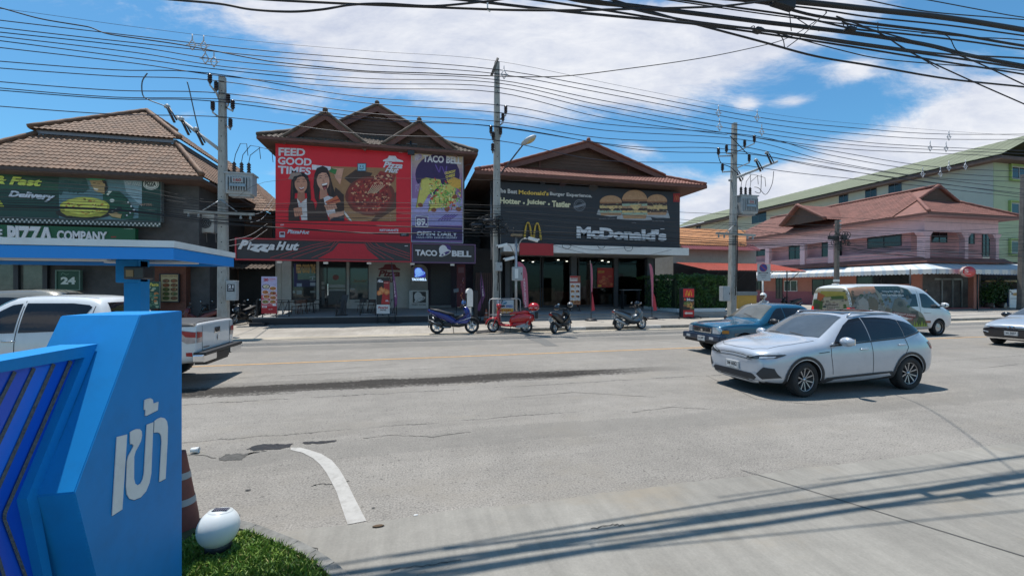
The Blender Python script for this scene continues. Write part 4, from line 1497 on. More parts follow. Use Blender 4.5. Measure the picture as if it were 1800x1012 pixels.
def bell(art, x0, y0, x1, y1, white, bgc, shade, layer=3):
 f = lambda u, v: (x0 + (x1 - x0) * u, y0 + (y1 - y0) * v)
 w, h = x1 - x0, y1 - y0
 if shade:
  art.ell(*f(.58,.36), w * .44, h * .36, shade, layer - 1, rot=-20)
 art.poly([f(*p) for p in [(.03,.62),(.0,.36),(.08,.14),(.28,.0),(.46,.02),(.62,.16),(.72,.36),(1.0,.5),(1.0,.6),(.86,.74),(.6,.89),(.3,1.0),(.06,1.0),(.0,.93),(.1,.8)]], white, layer)
 art.ell(*f(.56,.73), w * .40, h * .115, bgc, layer + 1, rot=-27)
 art.ell(*f(.54,.735), w * .34, h * .085, white if not shade else shade, layer + 2, rot=-27)
 art.ell(*f(.44,.79), w * .085, h * .10, white, layer + 3, rot=-27)
def mark_m(art, x0, y0, x1, y1, m, layer=2, depth=0.0, slope=0.0):
 w = (x1 - x0) / 2
 h = y1 - y0
 for s in (0,1):
  xa = x0 + s * w * .98
  out, inn = [],[]
  for i in range(15):
   t = i / 14
   a = abs(2 * t - 1)
   sy = slope * (xa + t * w - x0)
   out.append((xa + w * (.0 + 1.0 * t), y0 + h * (a ** 2.4) * 1.0 + sy))
   ti = .23 + .54 * t
   ai = abs(2 * t - 1)
   inn.append((xa + w * ti, y0 + h * .085 + h * .915 * (ai ** 2.6) + sy))
  for i in range(14):
   art.poly([out[i], out[i + 1], inn[i + 1], inn[i]], m, layer, depth)
sg = thing('billboard', 'large red pizza billboard reading FEED GOOD TIMES under the brown gables', 'billboard', PY(600,500,26.2))
M_RED = mat('billboard_red', C(214,30,46),.5, var=.05, scale=.6)
board('panel', sg, [(483.5,245),(722.5,264),(722.5,428),(485,424)],26.2,.2, M_RED)
art = Art(FY(26.2),(0,-1,0),(400,160),3.373)
art.text('FEED', [(303,340),(462,346),(460,390),(303,388)], W_, .036, layer=6)
art.text('GOOD', [(299,394),(500,404),(498,448),(299,440)], W_, .036, layer=6)
art.text('TIMES', [(300,447),(498,458),(492,502),(300,494)], W_, .036, layer=6)
art.bd('slogan_lettering', sg)
art = Art(FY(26.2),(0,-1,0),(400,160),3.373,.0025)
SK1, SK2, HAIR1, HAIR2 = ink(196,138,112), ink(206,152,128), ink(34,24,24), ink(48,30,26)
BRN, TBL = ink(52,30,26), ink(158,116,78)
art.poly([(600,450),(1000,462),(1000,775),(720,775),(600,640)], TBL, 1)
art.poly([(500,440),(612,452),(612,475),(500,470)], W_, 1)
art.poly([(690,520),(760,470),(860,490),(840,520),(740,560)], ink(70,48,38),2)
art.poly([(960,640),(1000,600),(1000,700),(880,775),(850,775)], ink(96,62,46),2)
art.poly([(690,710),(740,776),(730,776),(682,720)], ink(220,214,208),3)
art.ell(845,625,146,118, ink(116,52,38),3,30, jag=.03)
art.ell(845,622,130,104, ink(140,50,40),4,30, jag=.05)
rg = random.Random(11)
for i in range(230):
 a, q = rg.uniform(0,6.28), math.sqrt(rg.random())
 art.ell(845 + 118 * q * math.cos(a),620 + 94 * q * math.sin(a), rg.uniform(3,10), rg.uniform(2,7), rg.choice([ink(170,40,40), ink(120,24,28), ink(190,92,66), ink(206,150,110), ink(92,26,26)]),5,8, rot=rg.uniform(0,180), jag=.2)
art.poly([(845,560),(905,478),(1000,500),(985,540),(900,600)], ink(150,48,40),6)
for i in range(60):
 art.ell(rg.uniform(870,975), rg.uniform(500,560), rg.uniform(4,9), rg.uniform(3,7), rg.choice([ink(196,120,92), ink(110,24,28), ink(214,170,132)]),7,8, jag=.2)
for i in range(7):
 x = 832 + i * 8
 art.line([(x, 610),(x + 30 + i * 4,560)],3, ink(222,196,160),7)
JK = ink(62,38,30)
art.poly([(384,500),(410,484),(450,488),(478,508),(490,560),(496,640),(478,690),(470,610),(400,610),(396,690),(372,660),(376,560)], HAIR1,6)
art.poly([(360,525),(380,488),(430,488),(444,502),(395,510),(385,530)], ink(150,130,120),7)
art.poly([(418,590),(456,590),(462,660),(412,660)], ink(168,112,90),7)
art.ell(436,556,37,50, SK1,8, rot=-8)
art.poly([(400,545),(406,512),(430,500),(462,504),(478,535),(462,516),(440,510),(416,518)], HAIR1,9)
art.poly([(418,572),(440,579),(458,570),(450,590),(434,594)], ink(140,50,50),9)
art.poly([(420,573),(440,580),(457,571),(452,581),(436,586)], ink(236,226,222),10)
for q in ([(410,546),(420,541),(430,546)],[(446,544),(456,539),(464,543)],[(408,534),(430,532)],[(446,530),(466,528)]):
 art.line(q, 3, HAIR1,9)
art.poly([(436,552),(444,566),(434,567)], ink(172,112,88),9)
art.poly([(362,775),(362,700),(378,650),(412,640),(430,775)], JK, 9)
art.poly([(470,640),(508,660),(526,720),(526,775),(474,775)], JK, 9)
art.poly([(412,640),(435,668),(470,640),(500,660),(520,765),(440,770),(424,700)], ink(206,200,200),8)
art.poly([(392,700),(440,690),(446,738),(400,752)], SK1,10)
for k in range(4):
 art.line([(404 + k * 11,712 + k * 2),(412 + k * 11,744 - k * 2)],5, ink(170,112,88),11)
art.poly([(515,500),(530,462),(565,448),(592,462),(606,500),(622,560),(640,620),(625,690),(606,640),(590,600),(545,600),(540,680),(518,640),(510,570)], HAIR2,7)
art.poly([(548,580),(588,580),(596,640),(548,650)], ink(180,124,102),8)
art.ell(567,535,37,57, SK2,9, rot=-8)
art.poly([(528,530),(532,480),(556,466),(590,474),(604,512),(588,490),(560,488),(540,500)], HAIR2,10)
art.poly([(556,556),(594,548),(590,582),(572,592)], ink(96,28,32),10)
art.poly([(558,557),(593,549),(591,559),(563,566)], ink(240,232,228),11)
art.poly([(566,580),(586,574),(580,588)], ink(186,92,92),11)
for q in ([(542,524),(552,518),(562,523)],[(578,516),(588,510),(598,513)],[(540,510),(562,507)],[(576,502),(598,497)]):
 art.line(q, 3, HAIR1,10)
art.poly([(566,524),(578,542),(564,545)], ink(184,126,104),10)
art.poly([(520,775),(524,700),(540,650),(570,640),(600,775)], JK, 9)
art.poly([(640,575),(690,620),(692,775),(650,775),(626,650)], JK, 9)
art.poly([(566,640),(596,625),(640,640),(690,720),(600,750),(574,690)], ink(206,202,206),8)
art.poly([(620,460),(690,462),(668,560),(640,520)], SK2,6)
art.poly([(600,480),(618,462),(650,470),(640,500)], ink(60,120,60),6)
art.poly([(580,660),(650,625),(672,660),(600,690)], ink(196,100,62),11)
for k in range(9):
 art.ell(600 + k * 7,668 - k * 2.5,6,4, ink(150,40,36),12,7, jag=.3)
art.poly([(572,680),(640,670),(652,700),(590,714)], SK2,12)
for k in range(4):
 art.line([(590 + k * 13,684 - k * 3),(596 + k * 13,706 - k * 3)],6, ink(184,128,106),13)
art.poly([(600,735),(690,715),(690,760),(610,770)], SK2,10)
art.poly([(610,762),(690,740),(690,776),(610,776)], ink(40,38,52),11)
for k in range(26):
 x, y = rg.choice([(384,600),(484,600),(524,600),(614,590)])
 x += rg.uniform(-8,8)
 art.line([(x, y - 60),(x + rg.uniform(-6,6), y + rg.uniform(0,60))],1.5, ink(84,56,46),10)
for i in range(14):
 art.ell(rg.uniform(962,1000), rg.uniform(735,778), rg.uniform(2,5),2, ink(176,150,120),5,7)
art.bd('photo_print', sg)
art = Art(FY(26.2),(0,-1,0),(400,160),3.373,.0025)
art.rect(770,433,822,480, ink(60,84,110),13)
art.rect(774,437,818,476, ink(146,192,212),14)
art.rect(785,446,790,456, ink(40,70,96),15)
art.rect(801,446,806,456, ink(40,70,96),15)
art.line([(782,461),(790,468),(800,468),(809,460)],4, ink(40,70,96),15)
art.poly([(921,422),(923,414),(948,404),(958,388),(996,390),(1006,406),(1040,418),(1043,426)], W_, 13)
art.text('Pizza', [(926,423),(1042,430),(1036,466),(922,458)], W_, .04,.25, layer=13)
art.text('Hut', [(938,456),(1018,460),(1012,492),(932,486)], W_, .04,.25, layer=13)
art.text('Best in', (1016,358,1056,370), W_, .01, layer=8)
art.text('PizzaHut', [(356,824),(487,832),(484,852),(354,848)], W_, .04,.25, layer=8)
art.text('GET', (314,793,336,801), W_, .03, layer=8)
art.rect(308,838,341,871, W_, 8)
art.rect(313,842,336,856, ink(120,30,40),9)
art.text('RISTORANTE', (902,822,1013,836), W_, .04, layer=8)
art.rect(955,842,1013,847, W_, 8)
art.rect(1022,844,1075,865, ink(26,24,28),8)
art.text('EAT', (1032,849,1062,860), W_, .04, layer=9)
art.bd('logo_print', sg)
sg = thing('banner_sign', 'tall purple taco banner reading OPEN DAILY right of the red billboard', 'banner', PY(770,500,26.2))
board('panel', sg, [(723.8,265),(813,271),(813,428),(723.8,425)],26.2,.16, mat('banner_lilac', C(150,112,160),.5, var=.04), mat('white_edge', (.5,.5,.52),.5),.04)
art = Art(FY(26.2),(0,-1,0),(400,160),3.373,.0025)
for i in range(12):  
 t = i / 11
 art.poly([(1092,356 + i * 14),(1393,378 + i * 14),(1393,392 + i * 14),(1092,370 + i * 14)], ink(int(206 - 50 * t), int(192 - 74 * t), int(150 + 14 * t)),1)
art.ell(1245,500,132,122, ink(56,34,84),2)
art.rect(1092,740,1390,800, ink(150,146,196),1)
art.rect(1092,640,1390,740, ink(168,160,206),1)
art.poly([(1092,800),(1390,806),(1390,890),(1092,886)], ink(58,40,92),3)
art.text('TACO BELL', [(1160,382),(1386,396),(1386,438),(1158,424)], W_, .04, layer=4)
bell(art, 1108,378,1152,416, ink(196,186,200), ink(150,120,150), ink(170,150,190),4)
for j, s in enumerate(('CRUNCHY', 'CHEESE', 'TACO')):
 art.text(s, [(1286 + j * 6,484 + j * 22),(1352 - j * 4,470 + j * 22),(1352 - j * 4,488 + j * 22),(1288 + j * 6,500 + j * 22)], ink(226,202,90),.04, layer=4)
art.line([(1232,440),(1256,490),(1262,450)],6, ink(110,80,160),3)
art.line([(1270,450),(1292,500),(1300,448)],6, ink(110,80,160),3)
SH = ink(206,196,100)
art.poly([(1118,695),(1150,530),(1180,518),(1262,530),(1268,560),(1190,620),(1150,690)], SH, 5)
art.poly([(1190,720),(1215,640),(1262,572),(1330,548),(1352,580),(1350,640),(1310,690),(1230,700)], SH, 7)
art.line([(1118,695),(1150,530),(1180,518)],5, ink(160,140,60),8)
art.line([(1190,720),(1215,640),(1262,572),(1330,548)],5, ink(160,140,60),8)
for i in range(240):
 x, y = (rg.uniform(1195,1300), rg.uniform(525,690)) if i % 2 else (rg.uniform(1262,1384), rg.uniform(580,705))
 if i % 2 and x < 1120 + (690 - y) * .5:
  continue
 art.ell(x, y, rg.uniform(4,12), rg.uniform(2,4.5), rg.choice([ink(110,166,74), ink(150,200,106), ink(72,128,56), ink(214,190,96), ink(206,66,46), ink(228,224,170)]),9,7, rot=rg.uniform(0,180), jag=.3)
for x, y in ((1142,680),(1222,708),(1300,706),(1370,704),(1348,632)):
 art.ell(x, y, 17,13, ink(142,78,46),10,9, jag=.2)
art.poly([(1300,540),(1340,515),(1384,530),(1384,590),(1330,570)], ink(216,168,70),4)
art.rect(1112,742,1190,810, ink(70,46,110),4)
art.line([(1115,745),(1188,748),(1188,808),(1115,806),(1115,745)],4, W_, 5)
art.text('89.', (1120,758,1184,802), W_, .05, layer=5)
for k in range(5):
 art.line([(1250 + k * 16,770),(1300 + k * 16,735)],5, ink(96,62,150),4)
art.text('OPEN DAILY', [(1121,834),(1364,840),(1364,866),(1121,862)], W_, .04, layer=5)
art.text('10AM-10PM', (1121,868,1215,876), W_, .03, layer=5)
art.text('DINE IN', (1225,869,1285,877), W_, .03, layer=5)
art.text('DELIVERY', (1292,869,1362,878), W_, .03, layer=5)
art.text('FOR', [(1114,560),(1150,545),(1150,590),(1114,606)], ink(176,150,190),.03, layer=3)
art.bd('taco_print', sg)
fl = thing('floodlight_bracket', 'black spotlight bracket clamped between the red billboard and purple banner', 'bracket', PY(722.5,275,26))
mb = MB()
p = PY(722,264,26.1)
mb.tube([p + Vc((0,0,-.3)), p + Vc((0,0,.5))],.06, MBP)
mb.tube([p + Vc((-.15,-.3,-.1)), p + Vc((.25,-.35,-.05))],.05, MBP)
mb.tube([p + Vc((0,0,-.1)), p + Vc((0,-.3,-.1))],.04, MBP)
mb.tube([p + Vc((-.25,.05,.35)), p + Vc((.4,.05,.36))],.02, MST)
mb.bd('arm', None, fl)
mb = MB()
mb.box((p.x - .18, p.y - .42, p.z - .42),(p.x + .22, p.y - .25, p.z - .15), MBP, bev=.03)
mb.bd('lamp_head', None, fl)
sg = thing('shop_sign', 'long dark sign band with red frame reading Pizza Hut above the terrace', 'sign', PY(570,505,25.3))
M_SDK = mat('sign_charcoal', (.034,.032,.038),.5, var=.06)
M_RFR = mat('red_sign_frame', (.42,.028,.04),.45, var=.05)
board('panel', sg, [(416,419.5),(721,429.5),(721,459.5),(416,456)],25.3,.3, M_SDK, M_RFR, .07)
art = Art(FY(25.3),(0,-1,0),(400,400),4.0,.004)
CR = ink(176,22,42)
art.poly([(782,114),(962,117),(985,160),(1066,226),(634,222),(740,165)], CR, 1)
RL = ink(176,60,66)
for pts in ([(300,216),(590,128),(725,100)],[(370,217),(610,142),(700,120),(740,101)],[(455,218),(660,150),(730,138),(755,103)],[(590,218),(710,168),(765,112),(780,104)],
   [(965,112),(990,150),(1110,225)],[(985,110),(1010,142),(1170,228)],[(1000,110),(1030,138),(1280,225)],[(1040,112),(1070,140),(1280,205)],[(1105,114),(1125,132),(1280,188)]):
 art.line(pts, 3.2, RL, 2)
art.rect(1245,131,1268,135, W_, 2)
art.bd('stripe_print', sg)
art = Art(FY(25.3),(0,-1,0),(400,400),4.0,.006)
art.text('P', [(94,90),(152,94),(140,158),(76,156)], WL, .06,.22, layer=1, depth=.07)
art.text('i', [(150,104),(172,106),(164,160),(140,159)], WL, .06,.22, layer=1, depth=.07)
for x in (172,232): 
 art.poly([(x, 120),(x + 62,122),(x + 58,136),(x + 34,152),(x + 62,160),(x + 50,178),(x + 20,172),(x - 14,160),(x - 4,148),(x + 26,134),(x - 4,132)], WL, 1,.07)
art.text('a', [(294,120),(338,123),(332,164),(286,162)], WL, .035,.22, layer=1, depth=.07)
art.text('H', [(356,100),(416,104),(404,163),(342,162)], WL, .05,.22, layer=1, depth=.07)
art.text('ut', [(418,108),(508,113),(500,166),(410,164)], WL, .04,.22, layer=1, depth=.07)
art.bd('lettering', sg)
mb = MB()
for px_, py_ in ((492,459),(573,460.5),(649,461)):
 q = PY(px_, py_, 25.5)
 mb.box((q.x - .12,25.4, q.z - .14),(q.x + .12,25.55, q.z - .03), MWH)
mb.bd('lamp', None, sg)
sg = thing('shop_sign', 'dark sign with purple frame reading TACO BELL right of the long red-framed sign', 'sign', PY(780,505,25.3))
board('panel', sg, [(726,430.5),(834,432),(834,461.5),(726,461.5)],25.32,.3, M_SDK, mat('purple_sign_frame', (.13,.07,.15),.5, var=.08),.07)
art = Art(FY(25.32),(0,-1,0),(400,400),4.0,.005)
art.text('TACO', [(1320,158),(1474,164),(1474,206),(1322,200)], WL, .045, layer=2, depth=.05)
art.text('BELL', [(1577,165),(1713,170),(1713,211),(1577,207)], WL, .045, layer=2, depth=.05)
bell(art, 1486,126,1570,208, WL, M_SDK, ink(72,52,122),4)
art.bd('lettering', sg)
mb = MB()
for px_, py_ in ((725,463),(795,464.5)):
 q = PY(px_, py_, 25.5)
 mb.box((q.x - .12,25.4, q.z - .12),(q.x + .12,25.55, q.z - .01), MWH)
mb.bd('lamp', None, sg)
art = Art(FY(YF - .3),(0,-1,0),(640,430),5.955,.003)
BL1 = mat('lit_bell_blue', C(120,170,240),.4, emit=.55)
BL2 = mat('lit_bell_indigo', C(52,60,190),.4, emit=.35)
art.poly([(526,260),(545,244),(600,248),(642,300),(642,345),(526,345)], BL2,3)
bell(art, 530,248,638,344, BL1, BL2, None, 4)
art.text('TACO', (500,356,580,382), mat('lit_letter', C(190,220,250),.4, emit=.8),.05, layer=4)
art.text('BELL', (583,356,656,382), mat('lit_letter', C(190,220,250),.4, emit=.8),.05, layer=4)
art.bd('lit_logo', niche)
art = Art(FY(YF - .42),(0,-1,0),(640,430),5.955,.003)
art.rect(510,498,648,612, ink(40,42,46),2)
bell(art, 524,500,640,608, ink(206,206,206), ink(40,42,46), None, 3)
art.text('FREE DOM', (500,626,645,642), ink(90,92,94),.03, layer=3)
art.bd('counter_print', niche)
sg = thing('billboard', 'wide black burger billboard with three burgers under the red roof', 'billboard', PY(1030,505,26.0))
M_MBK = mat('burger_board_black', (.020,.023,.031),.5, var=.12, scale=.5)
x0, x1, z0, z1 = board('panel', sg, [(866,316),(1195.5,343),(1194.5,434.5),(866,430)],26.0,.22, M_MBK)
mb = MB()
for i in range(1,6):
 z = z0 + (z1 - z0) * i / 6.5
 mb.box((x0 + .02,25.985, z),(x1 - .02,25.998, z + .025), mat('board_seam', (.035,.036,.045),.5))
mb.bd('seam', None, sg)
art = Art(FY(26.0),(0,-1,0),(800,220),3.893,.005)
G_ = ink(196,196,196)
YEL = ink(222,186,84)
art.text('The Best', [(287,434),(425,446),(425,475),(287,466)], G_, .03, layer=4)
art.text("Mcdonald's", [(435,447),(640,458),(640,487),(435,477)], YEL, .03, layer=4)
art.text('Burger Experience.', [(648,461),(936,477),(936,507),(648,491)], G_, .03, layer=4)
art.text('Hotter', [(305,497),(450,512),(450,548),(305,540)], ink(214,208,170),.045, layer=4)
art.text('Juicier', [(488,510),(622,517),(622,560),(488,552)], ink(214,208,170),.045, layer=4)
art.text('Tastier', [(662,520),(790,527),(790,570),(662,563)], ink(214,208,170),.045, layer=4)
art.ell(470,538,7,7, ink(214,208,170),4,10)
art.ell(641,545,7,7, ink(214,208,170),4,10)
SEAL = ink(120,124,132)
for r0, r1 in ((40,36),(29,26)):
 for i in range(26):
  a, b_ = R(i * 360 / 26), R((i + 1) * 360 / 26)
  art.poly([(851 + r0 * math.cos(a),553 + r0 * math.sin(a)),(851 + r0 * math.cos(b_),553 + r0 * math.sin(b_)),(851 + r1 * math.cos(b_),553 + r1 * math.sin(b_)),(851 + r1 * math.cos(a),553 + r1 * math.sin(a))], SEAL, 4)
art.poly([(810,560),(892,536),(893,552),(812,577)], SEAL, 5)
for (x, y, r, c) in ((662,455,32,(52,44,48)),(945,430,30,(60,48,42)),(735,408,22,(56,26,32)),(600,395,20,(40,36,42))):
 art.ell(x, y, r, r * .8, ink(*c),2)
art.bd('slogan_print', sg)
art = Art(FY(26.0),(0,-1,0),(800,220),3.893,.004)
BUN, BUND, PATTY, CHS, LET, WRAP = ink(176,136,100), ink(150,104,70), ink(62,42,40), ink(206,176,120), ink(150,170,150), ink(164,166,170)
art.poly([(980,580),(1100,570),(1140,625),(1060,630),(968,615)], WRAP, 2)
art.poly([(1115,610),(1320,600),(1348,652),(1240,658),(1105,645)], WRAP, 3)
art.poly([(1310,600),(1455,590),(1470,640),(1380,640),(1330,632)], WRAP, 2)
def burger(cx, top, w, h, lay, fill):
 art.ell(cx, top + h * .34, w * .5, h * .34, BUN, lay, 24,180,360)
 art.poly([(cx - w * .5, top + h * .33),(cx + w * .5, top + h * .33),(cx + w * .47, top + h * .40),(cx - w * .47, top + h * .40)], BUND, lay)
 y = top + h * .40
 dh = h * .46 / len(fill)
 for k, m in enumerate(fill):
  pts = []
  n = 14
  for i in range(n + 1):
   pts.append((cx - w * .5 + w * i / n, y + rg.uniform(-1.5,1.5)))
  for i in range(n, -1,-1):
   pts.append((cx - w * .5 + w * i / n, y + dh + 1 + rg.uniform(-2,3)))
  art.poly(pts, m, lay)
  y += dh
 if CHS in fill:
  art.poly([(cx - w * .2, top + h * .52),(cx + w * .28, top + h * .50),(cx + w * .06, top + h * .78)], CHS, lay + 1)
 art.poly([(cx - w * .48, y),(cx + w * .48, y),(cx + w * .44, y + h * .13),(cx - w * .44, y + h * .13)], BUN, lay)
 for i in range(46):
  art.ell(cx + rg.uniform(-.47,.47) * w, top + h * rg.uniform(.40,.86), rg.uniform(2,6), rg.uniform(1.5,3.5), rg.choice([ink(96,66,54), ink(176,150,110), ink(120,140,110), ink(70,48,42), ink(190,166,140)]), lay + 2,7, jag=.3)
 for i in range(40):
  a, q = rg.uniform(math.pi, 2 * math.pi), math.sqrt(rg.random()) * .9
  art.ell(cx + w * .48 * q * math.cos(a), top + h * .34 + h * .32 * q * math.sin(a),2.2,1.4, ink(206,176,136), lay + 1,6)
burger(1065,485,152,138,4,[PATTY, CHS, PATTY, LET])
burger(1380,478,140,142,4,[PATTY, CHS, PATTY])
burger(1227,448,172,198,6,[PATTY, LET, BUN, PATTY, CHS, LET])
for x, y, w in ((985,640,110),(1208,668,30),(1350,656,78)):
 art.text('Double Cheese', (x, y, x + w, y + 9), ink(140,140,146),.01, layer=3)
art.rect(1492,471,1538,530, ink(150,28,30),2)
mark_m(art, 1500,484,1530,516, ink(190,110,50),3)
art.bd('burger_print', sg)
art = Art(FY(26.0),(0,-1,0),(800,220),3.893,.006)
art.text("McDonald's", [(829,694),(1441,724),(1441,800),(829,776)], WL, .055, layer=1, depth=.09)
art.rect(1405,712,1432,716, WL, 1)
art.bd('lettering', sg)
art = Art(FY(26.0),(0,-1,0),(800,220),3.893,.006)
mark_m(art, 464,666,592,782, mat('arch_yellow', (.50,.32,.03),.4, var=.1),2,.12,.06)
art.bd('arches_logo', sg)
sg = thing('billboard', 'dark green pizza delivery billboard with smiling man under the left roof', 'billboard', PY(120,505,25.0))
GB = ink(24,56,48)
board('panel', sg, [(-75,292),(283.5,310),(283,392),(-75,378)],25.0,.2, mat('billboard_green', C(30,66,58),.5, var=.15, scale=.5), mat('thin_alu_edge', (.12,.14,.14),.5),.03)
art = Art(FY(25.0),(0,-1,0),(0,290),4.047,.003)
art.poly([(420,50),(780,70),(990,85),(990,380),(880,395),(420,380)], ink(96,130,138),1)
art.poly([(420,50),(600,60),(640,180),(520,200),(420,190)], ink(58,92,88),2)
for i in range(14):
 art.ell(430 + i * 14,150 + rg.uniform(-25,25), rg.uniform(12,26), rg.uniform(18,44), ink(44,80,76),2,10, jag=.25)
art.poly([(0,60),(200,90),(420,140),(420,190),(0,170)], ink(44,84,62),1)
art.poly([(870,76),(1010,84),(1010,300),(900,200)], ink(140,168,178),2)
art.bd('backdrop_print', sg)
art = Art(FY(25.0),(0,-1,0),(0,290),4.047,.003)
LIME = ink(206,222,96)
art.text('& Fast', [(-45,76),(302,104),(296,158),(-55,136)], LIME, .05,.2, layer=5)
art.text('& Fast', [(-41,80),(306,108),(300,163),(-51,141)], ink(16,34,26),.055,.2, layer=4)
art.text('Delivery', [(70,186),(398,210),(384,270),(60,240)], ink(196,206,220),.05,.2, layer=5)
art.text('Delivery', [(76,190),(410,214),(394,276),(64,246)], ink(16,34,26),.055,.2, layer=4)
art.text('Call 1112', [(892,122),(998,130),(994,152),(888,146)], ink(196,206,210),.02,.2, layer=5)
art.ell(1076,141,57,41, ink(206,214,210),5,28)
art.ell(1076,141,51,36, ink(26,52,50),6,28)
art.ell(1076,141,48,33.5, ink(206,214,210),7,28)
art.text('PIZZA', [(1034,122),(1112,126),(1112,156),(1034,152)], ink(26,48,48),.05, layer=8)
art.text('THE', (1066,113,1084,119), ink(26,48,48),.03, layer=8)
art.text('COMPANY', (1052,157,1098,163), ink(26,48,48),.02, layer=8)
art.poly([(0,250),(26,290),(34,310),(0,302)], ink(170,176,60),3)
art.poly([(986,300),(1120,308),(1120,398),(986,392)], ink(36,70,62),4)
art.text('HOT DEAL', (1000,278,1084,294), ink(160,130,110),.03, layer=5)
art.bd('slogan_print', sg)
art = Art(FY(25.0),(0,-1,0),(0,290),4.047,.003)
MSK = ink(176,150,104)
art.poly([(735,330),(735,215),(775,190),(850,190),(905,240),(960,330),(945,385),(870,390),(800,380)], ink(26,78,58),9)
art.poly([(760,215),(776,188),(800,192),(772,222)], ink(206,216,206),10)
art.poly([(640,110),(735,108),(757,130),(762,175),(745,214),(700,198),(672,188),(662,160),(646,130)], MSK, 9)
art.poly([(728,112),(758,120),(770,175),(748,205),(744,150)], ink(44,40,32),10)
art.ell(743,152,9,16, MSK, 11)
art.poly([(612,108),(650,96),(660,62),(720,56),(750,74),(752,112),(690,114),(640,112)], ink(60,156,118),11)
art.poly([(668,64),(684,64),(684,82),(668,82)], ink(160,196,176),12)
art.poly([(668,168),(704,176),(694,188),(676,184)], ink(228,226,214),10)
art.line([(664,132),(684,134)],4, ink(50,44,36),10)
art.line([(696,136),(716,138)],4, ink(50,44,36),10)
art.poly([(645,140),(660,158),(652,164)], ink(150,124,84),10)
art.ell(800,258,17,12, ink(206,214,206),10)
for i in range(6):
 art.rect(888 + i * 12,366 - i * 9,899 + i * 12,376 - i * 9, W_ if i % 2 else ink(20,40,34),11)
 art.rect(898 + i * 11,250 + i * 14,908 + i * 11,262 + i * 14, W_ if i % 2 else ink(20,40,34),10)
art.ell(600,345,200,46, ink(40,34,28),10)
art.ell(606,305,178,72, ink(180,182,70),12,34, jag=.02)
art.ell(606,298,160,58, ink(206,208,92),13,34, jag=.04)
art.poly([(430,300),(782,296),(770,345),(720,372),(480,366),(436,338)], ink(160,158,60),12)
for i in range(60):
 a, q = rg.uniform(0,6.28), math.sqrt(rg.random())
 art.ell(606 + 150 * q * math.cos(a),300 + 54 * q * math.sin(a), rg.uniform(5,16), rg.uniform(2,6), rg.choice([ink(150,130,40), ink(228,226,130), ink(110,100,36), ink(180,120,50), ink(214,204,86)]),14,8, rot=rg.uniform(-30,30), jag=.3)
art.poly([(765,340),(860,300),(880,330),(800,352)], ink(30,34,32),15)
art.text('FAST', [(800,328),(834,314),(836,324),(802,338)], ink(180,184,180),.03, layer=16)
art.poly([(775,350),(830,342),(872,355),(862,385),(800,372)], MSK, 15)
art.bd('delivery_man_print', sg)
sg = thing('shop_sign', 'green sign board reading THE PIZZA COMPANY with chequered strip on top', 'sign', PY(100,505,24.7))
M_SGN = mat('sign_green', C(20,84,52),.5, var=.06)
x0, x1, z0, z1 = board('panel', sg, [(-90,393),(237.7,402.5),(237.7,447),(-90,443)],24.7,.25, M_SGN)
art = Art(FY(24.7),(0,-1,0),(0,290),4.047,.005)
art.text('THE', [(-95,456),(22,462),(22,528),(-95,524)], WL, .035, layer=1, depth=.05)
art.text('PIZZ', [(58,436),(296,444),(296,572),(62,566)], WL, .05, layer=1, depth=.05)
art.poly([(322,446),(346,447),(382,574),(356,574),(334,486),(318,530),(340,528),(346,548),(310,548),(300,574),(278,574)], WL, 1,.05)
art.text('COMPANY', [(410,470),(766,480),(766,545),(412,540)], WL, .035, layer=1, depth=.05)
art.text('1112 Delivery', (884,455,946,462), ink(180,196,180),.02, layer=1)
art.rect(790,512,826,520, ink(150,50,40),1)
art.bd('lettering', sg)
mb = MB()
q0, q1 = PY(-90,388,24.95), PY(283,399,24.95)
zc_ = PY(100,391,24.95).z
M_CK = mat('chequer_white', (.5,.52,.5),.5)
M_CKD = mat('chequer_dark', (.03,.05,.045),.5)
n_ = 96
mb.box((q0.x, 24.92, zc_ - .12),(q1.x, 24.98, zc_ + .12), M_CKD)
for i in range(n_):
 xx = q0.x + (q1.x - q0.x) * i / n_
 w = (q1.x - q0.x) / n_
 mb.box((xx + .01,24.90, zc_ + (.0 if i % 2 else -.09)),(xx + w - .01,24.919, zc_ + (.09 if i % 2 else 0)), M_CK)
mb.bd('chequered_strip', None, sg)
s24 = thing('hanging_sign', 'square dark green sign reading 24 in the pizza shop window', 'sign', PY(121,505,26.3))
board('panel', s24,[(100.5,477),(140,477.5),(140,509.5),(100.5,509.5)],26.3,.12, mat('sign_deep_green', C(26,70,52),.5, var=.06), mat('pale_green_edge', (.12,.2,.16),.5),.05)
art = Art(FY(26.3),(0,-1,0),(0,290),4.047,.004)
art.text('24', (432,800,538,852), ink(196,206,200),.05, layer=1)
art.line([(436,786),(444,770),(458,776),(470,784),(490,778)],4, ink(90,130,110),1)
art.bd('number_print', s24)
mbd = thing('menu_board', 'framed menu board with rows of dishes hung on the brick pier', 'menu board', PY(298,531,26.1))
board('panel', mbd, [(282.5,483),(313.5,484),(313.5,530.5),(282.5,530.5)],26.12,.08, mat('menu_cream', C(176,160,118),.5, var=.08), MBP, .05)
art = Art(FY(26.12),(0,-1,0),(260,430),6.327,.003)
art.text('THAI DISHES', (150,346,325,366), ink(110,80,40),.02, layer=1)
for j in range(5):
 for i in range(2):
  cx_, cy_ = 195 + i * 88 + 8,408 + j * 48
  art.ell(cx_, cy_, 40,21, ink(60,38,26),1,16)
  art.ell(cx_, cy_, 35,17, rg.choice([ink(110,66,36), ink(80,92,44), ink(134,70,40), ink(98,84,50)]),2,16, jag=.08)
  for q in range(5):
   art.ell(cx_ + rg.uniform(-22,22), cy_ + rg.uniform(-9,9),6,4, rg.choice([ink(150,96,50), ink(70,90,40), ink(170,130,70)]),3,7, jag=.2)
art.bd('dish_print', mbd)
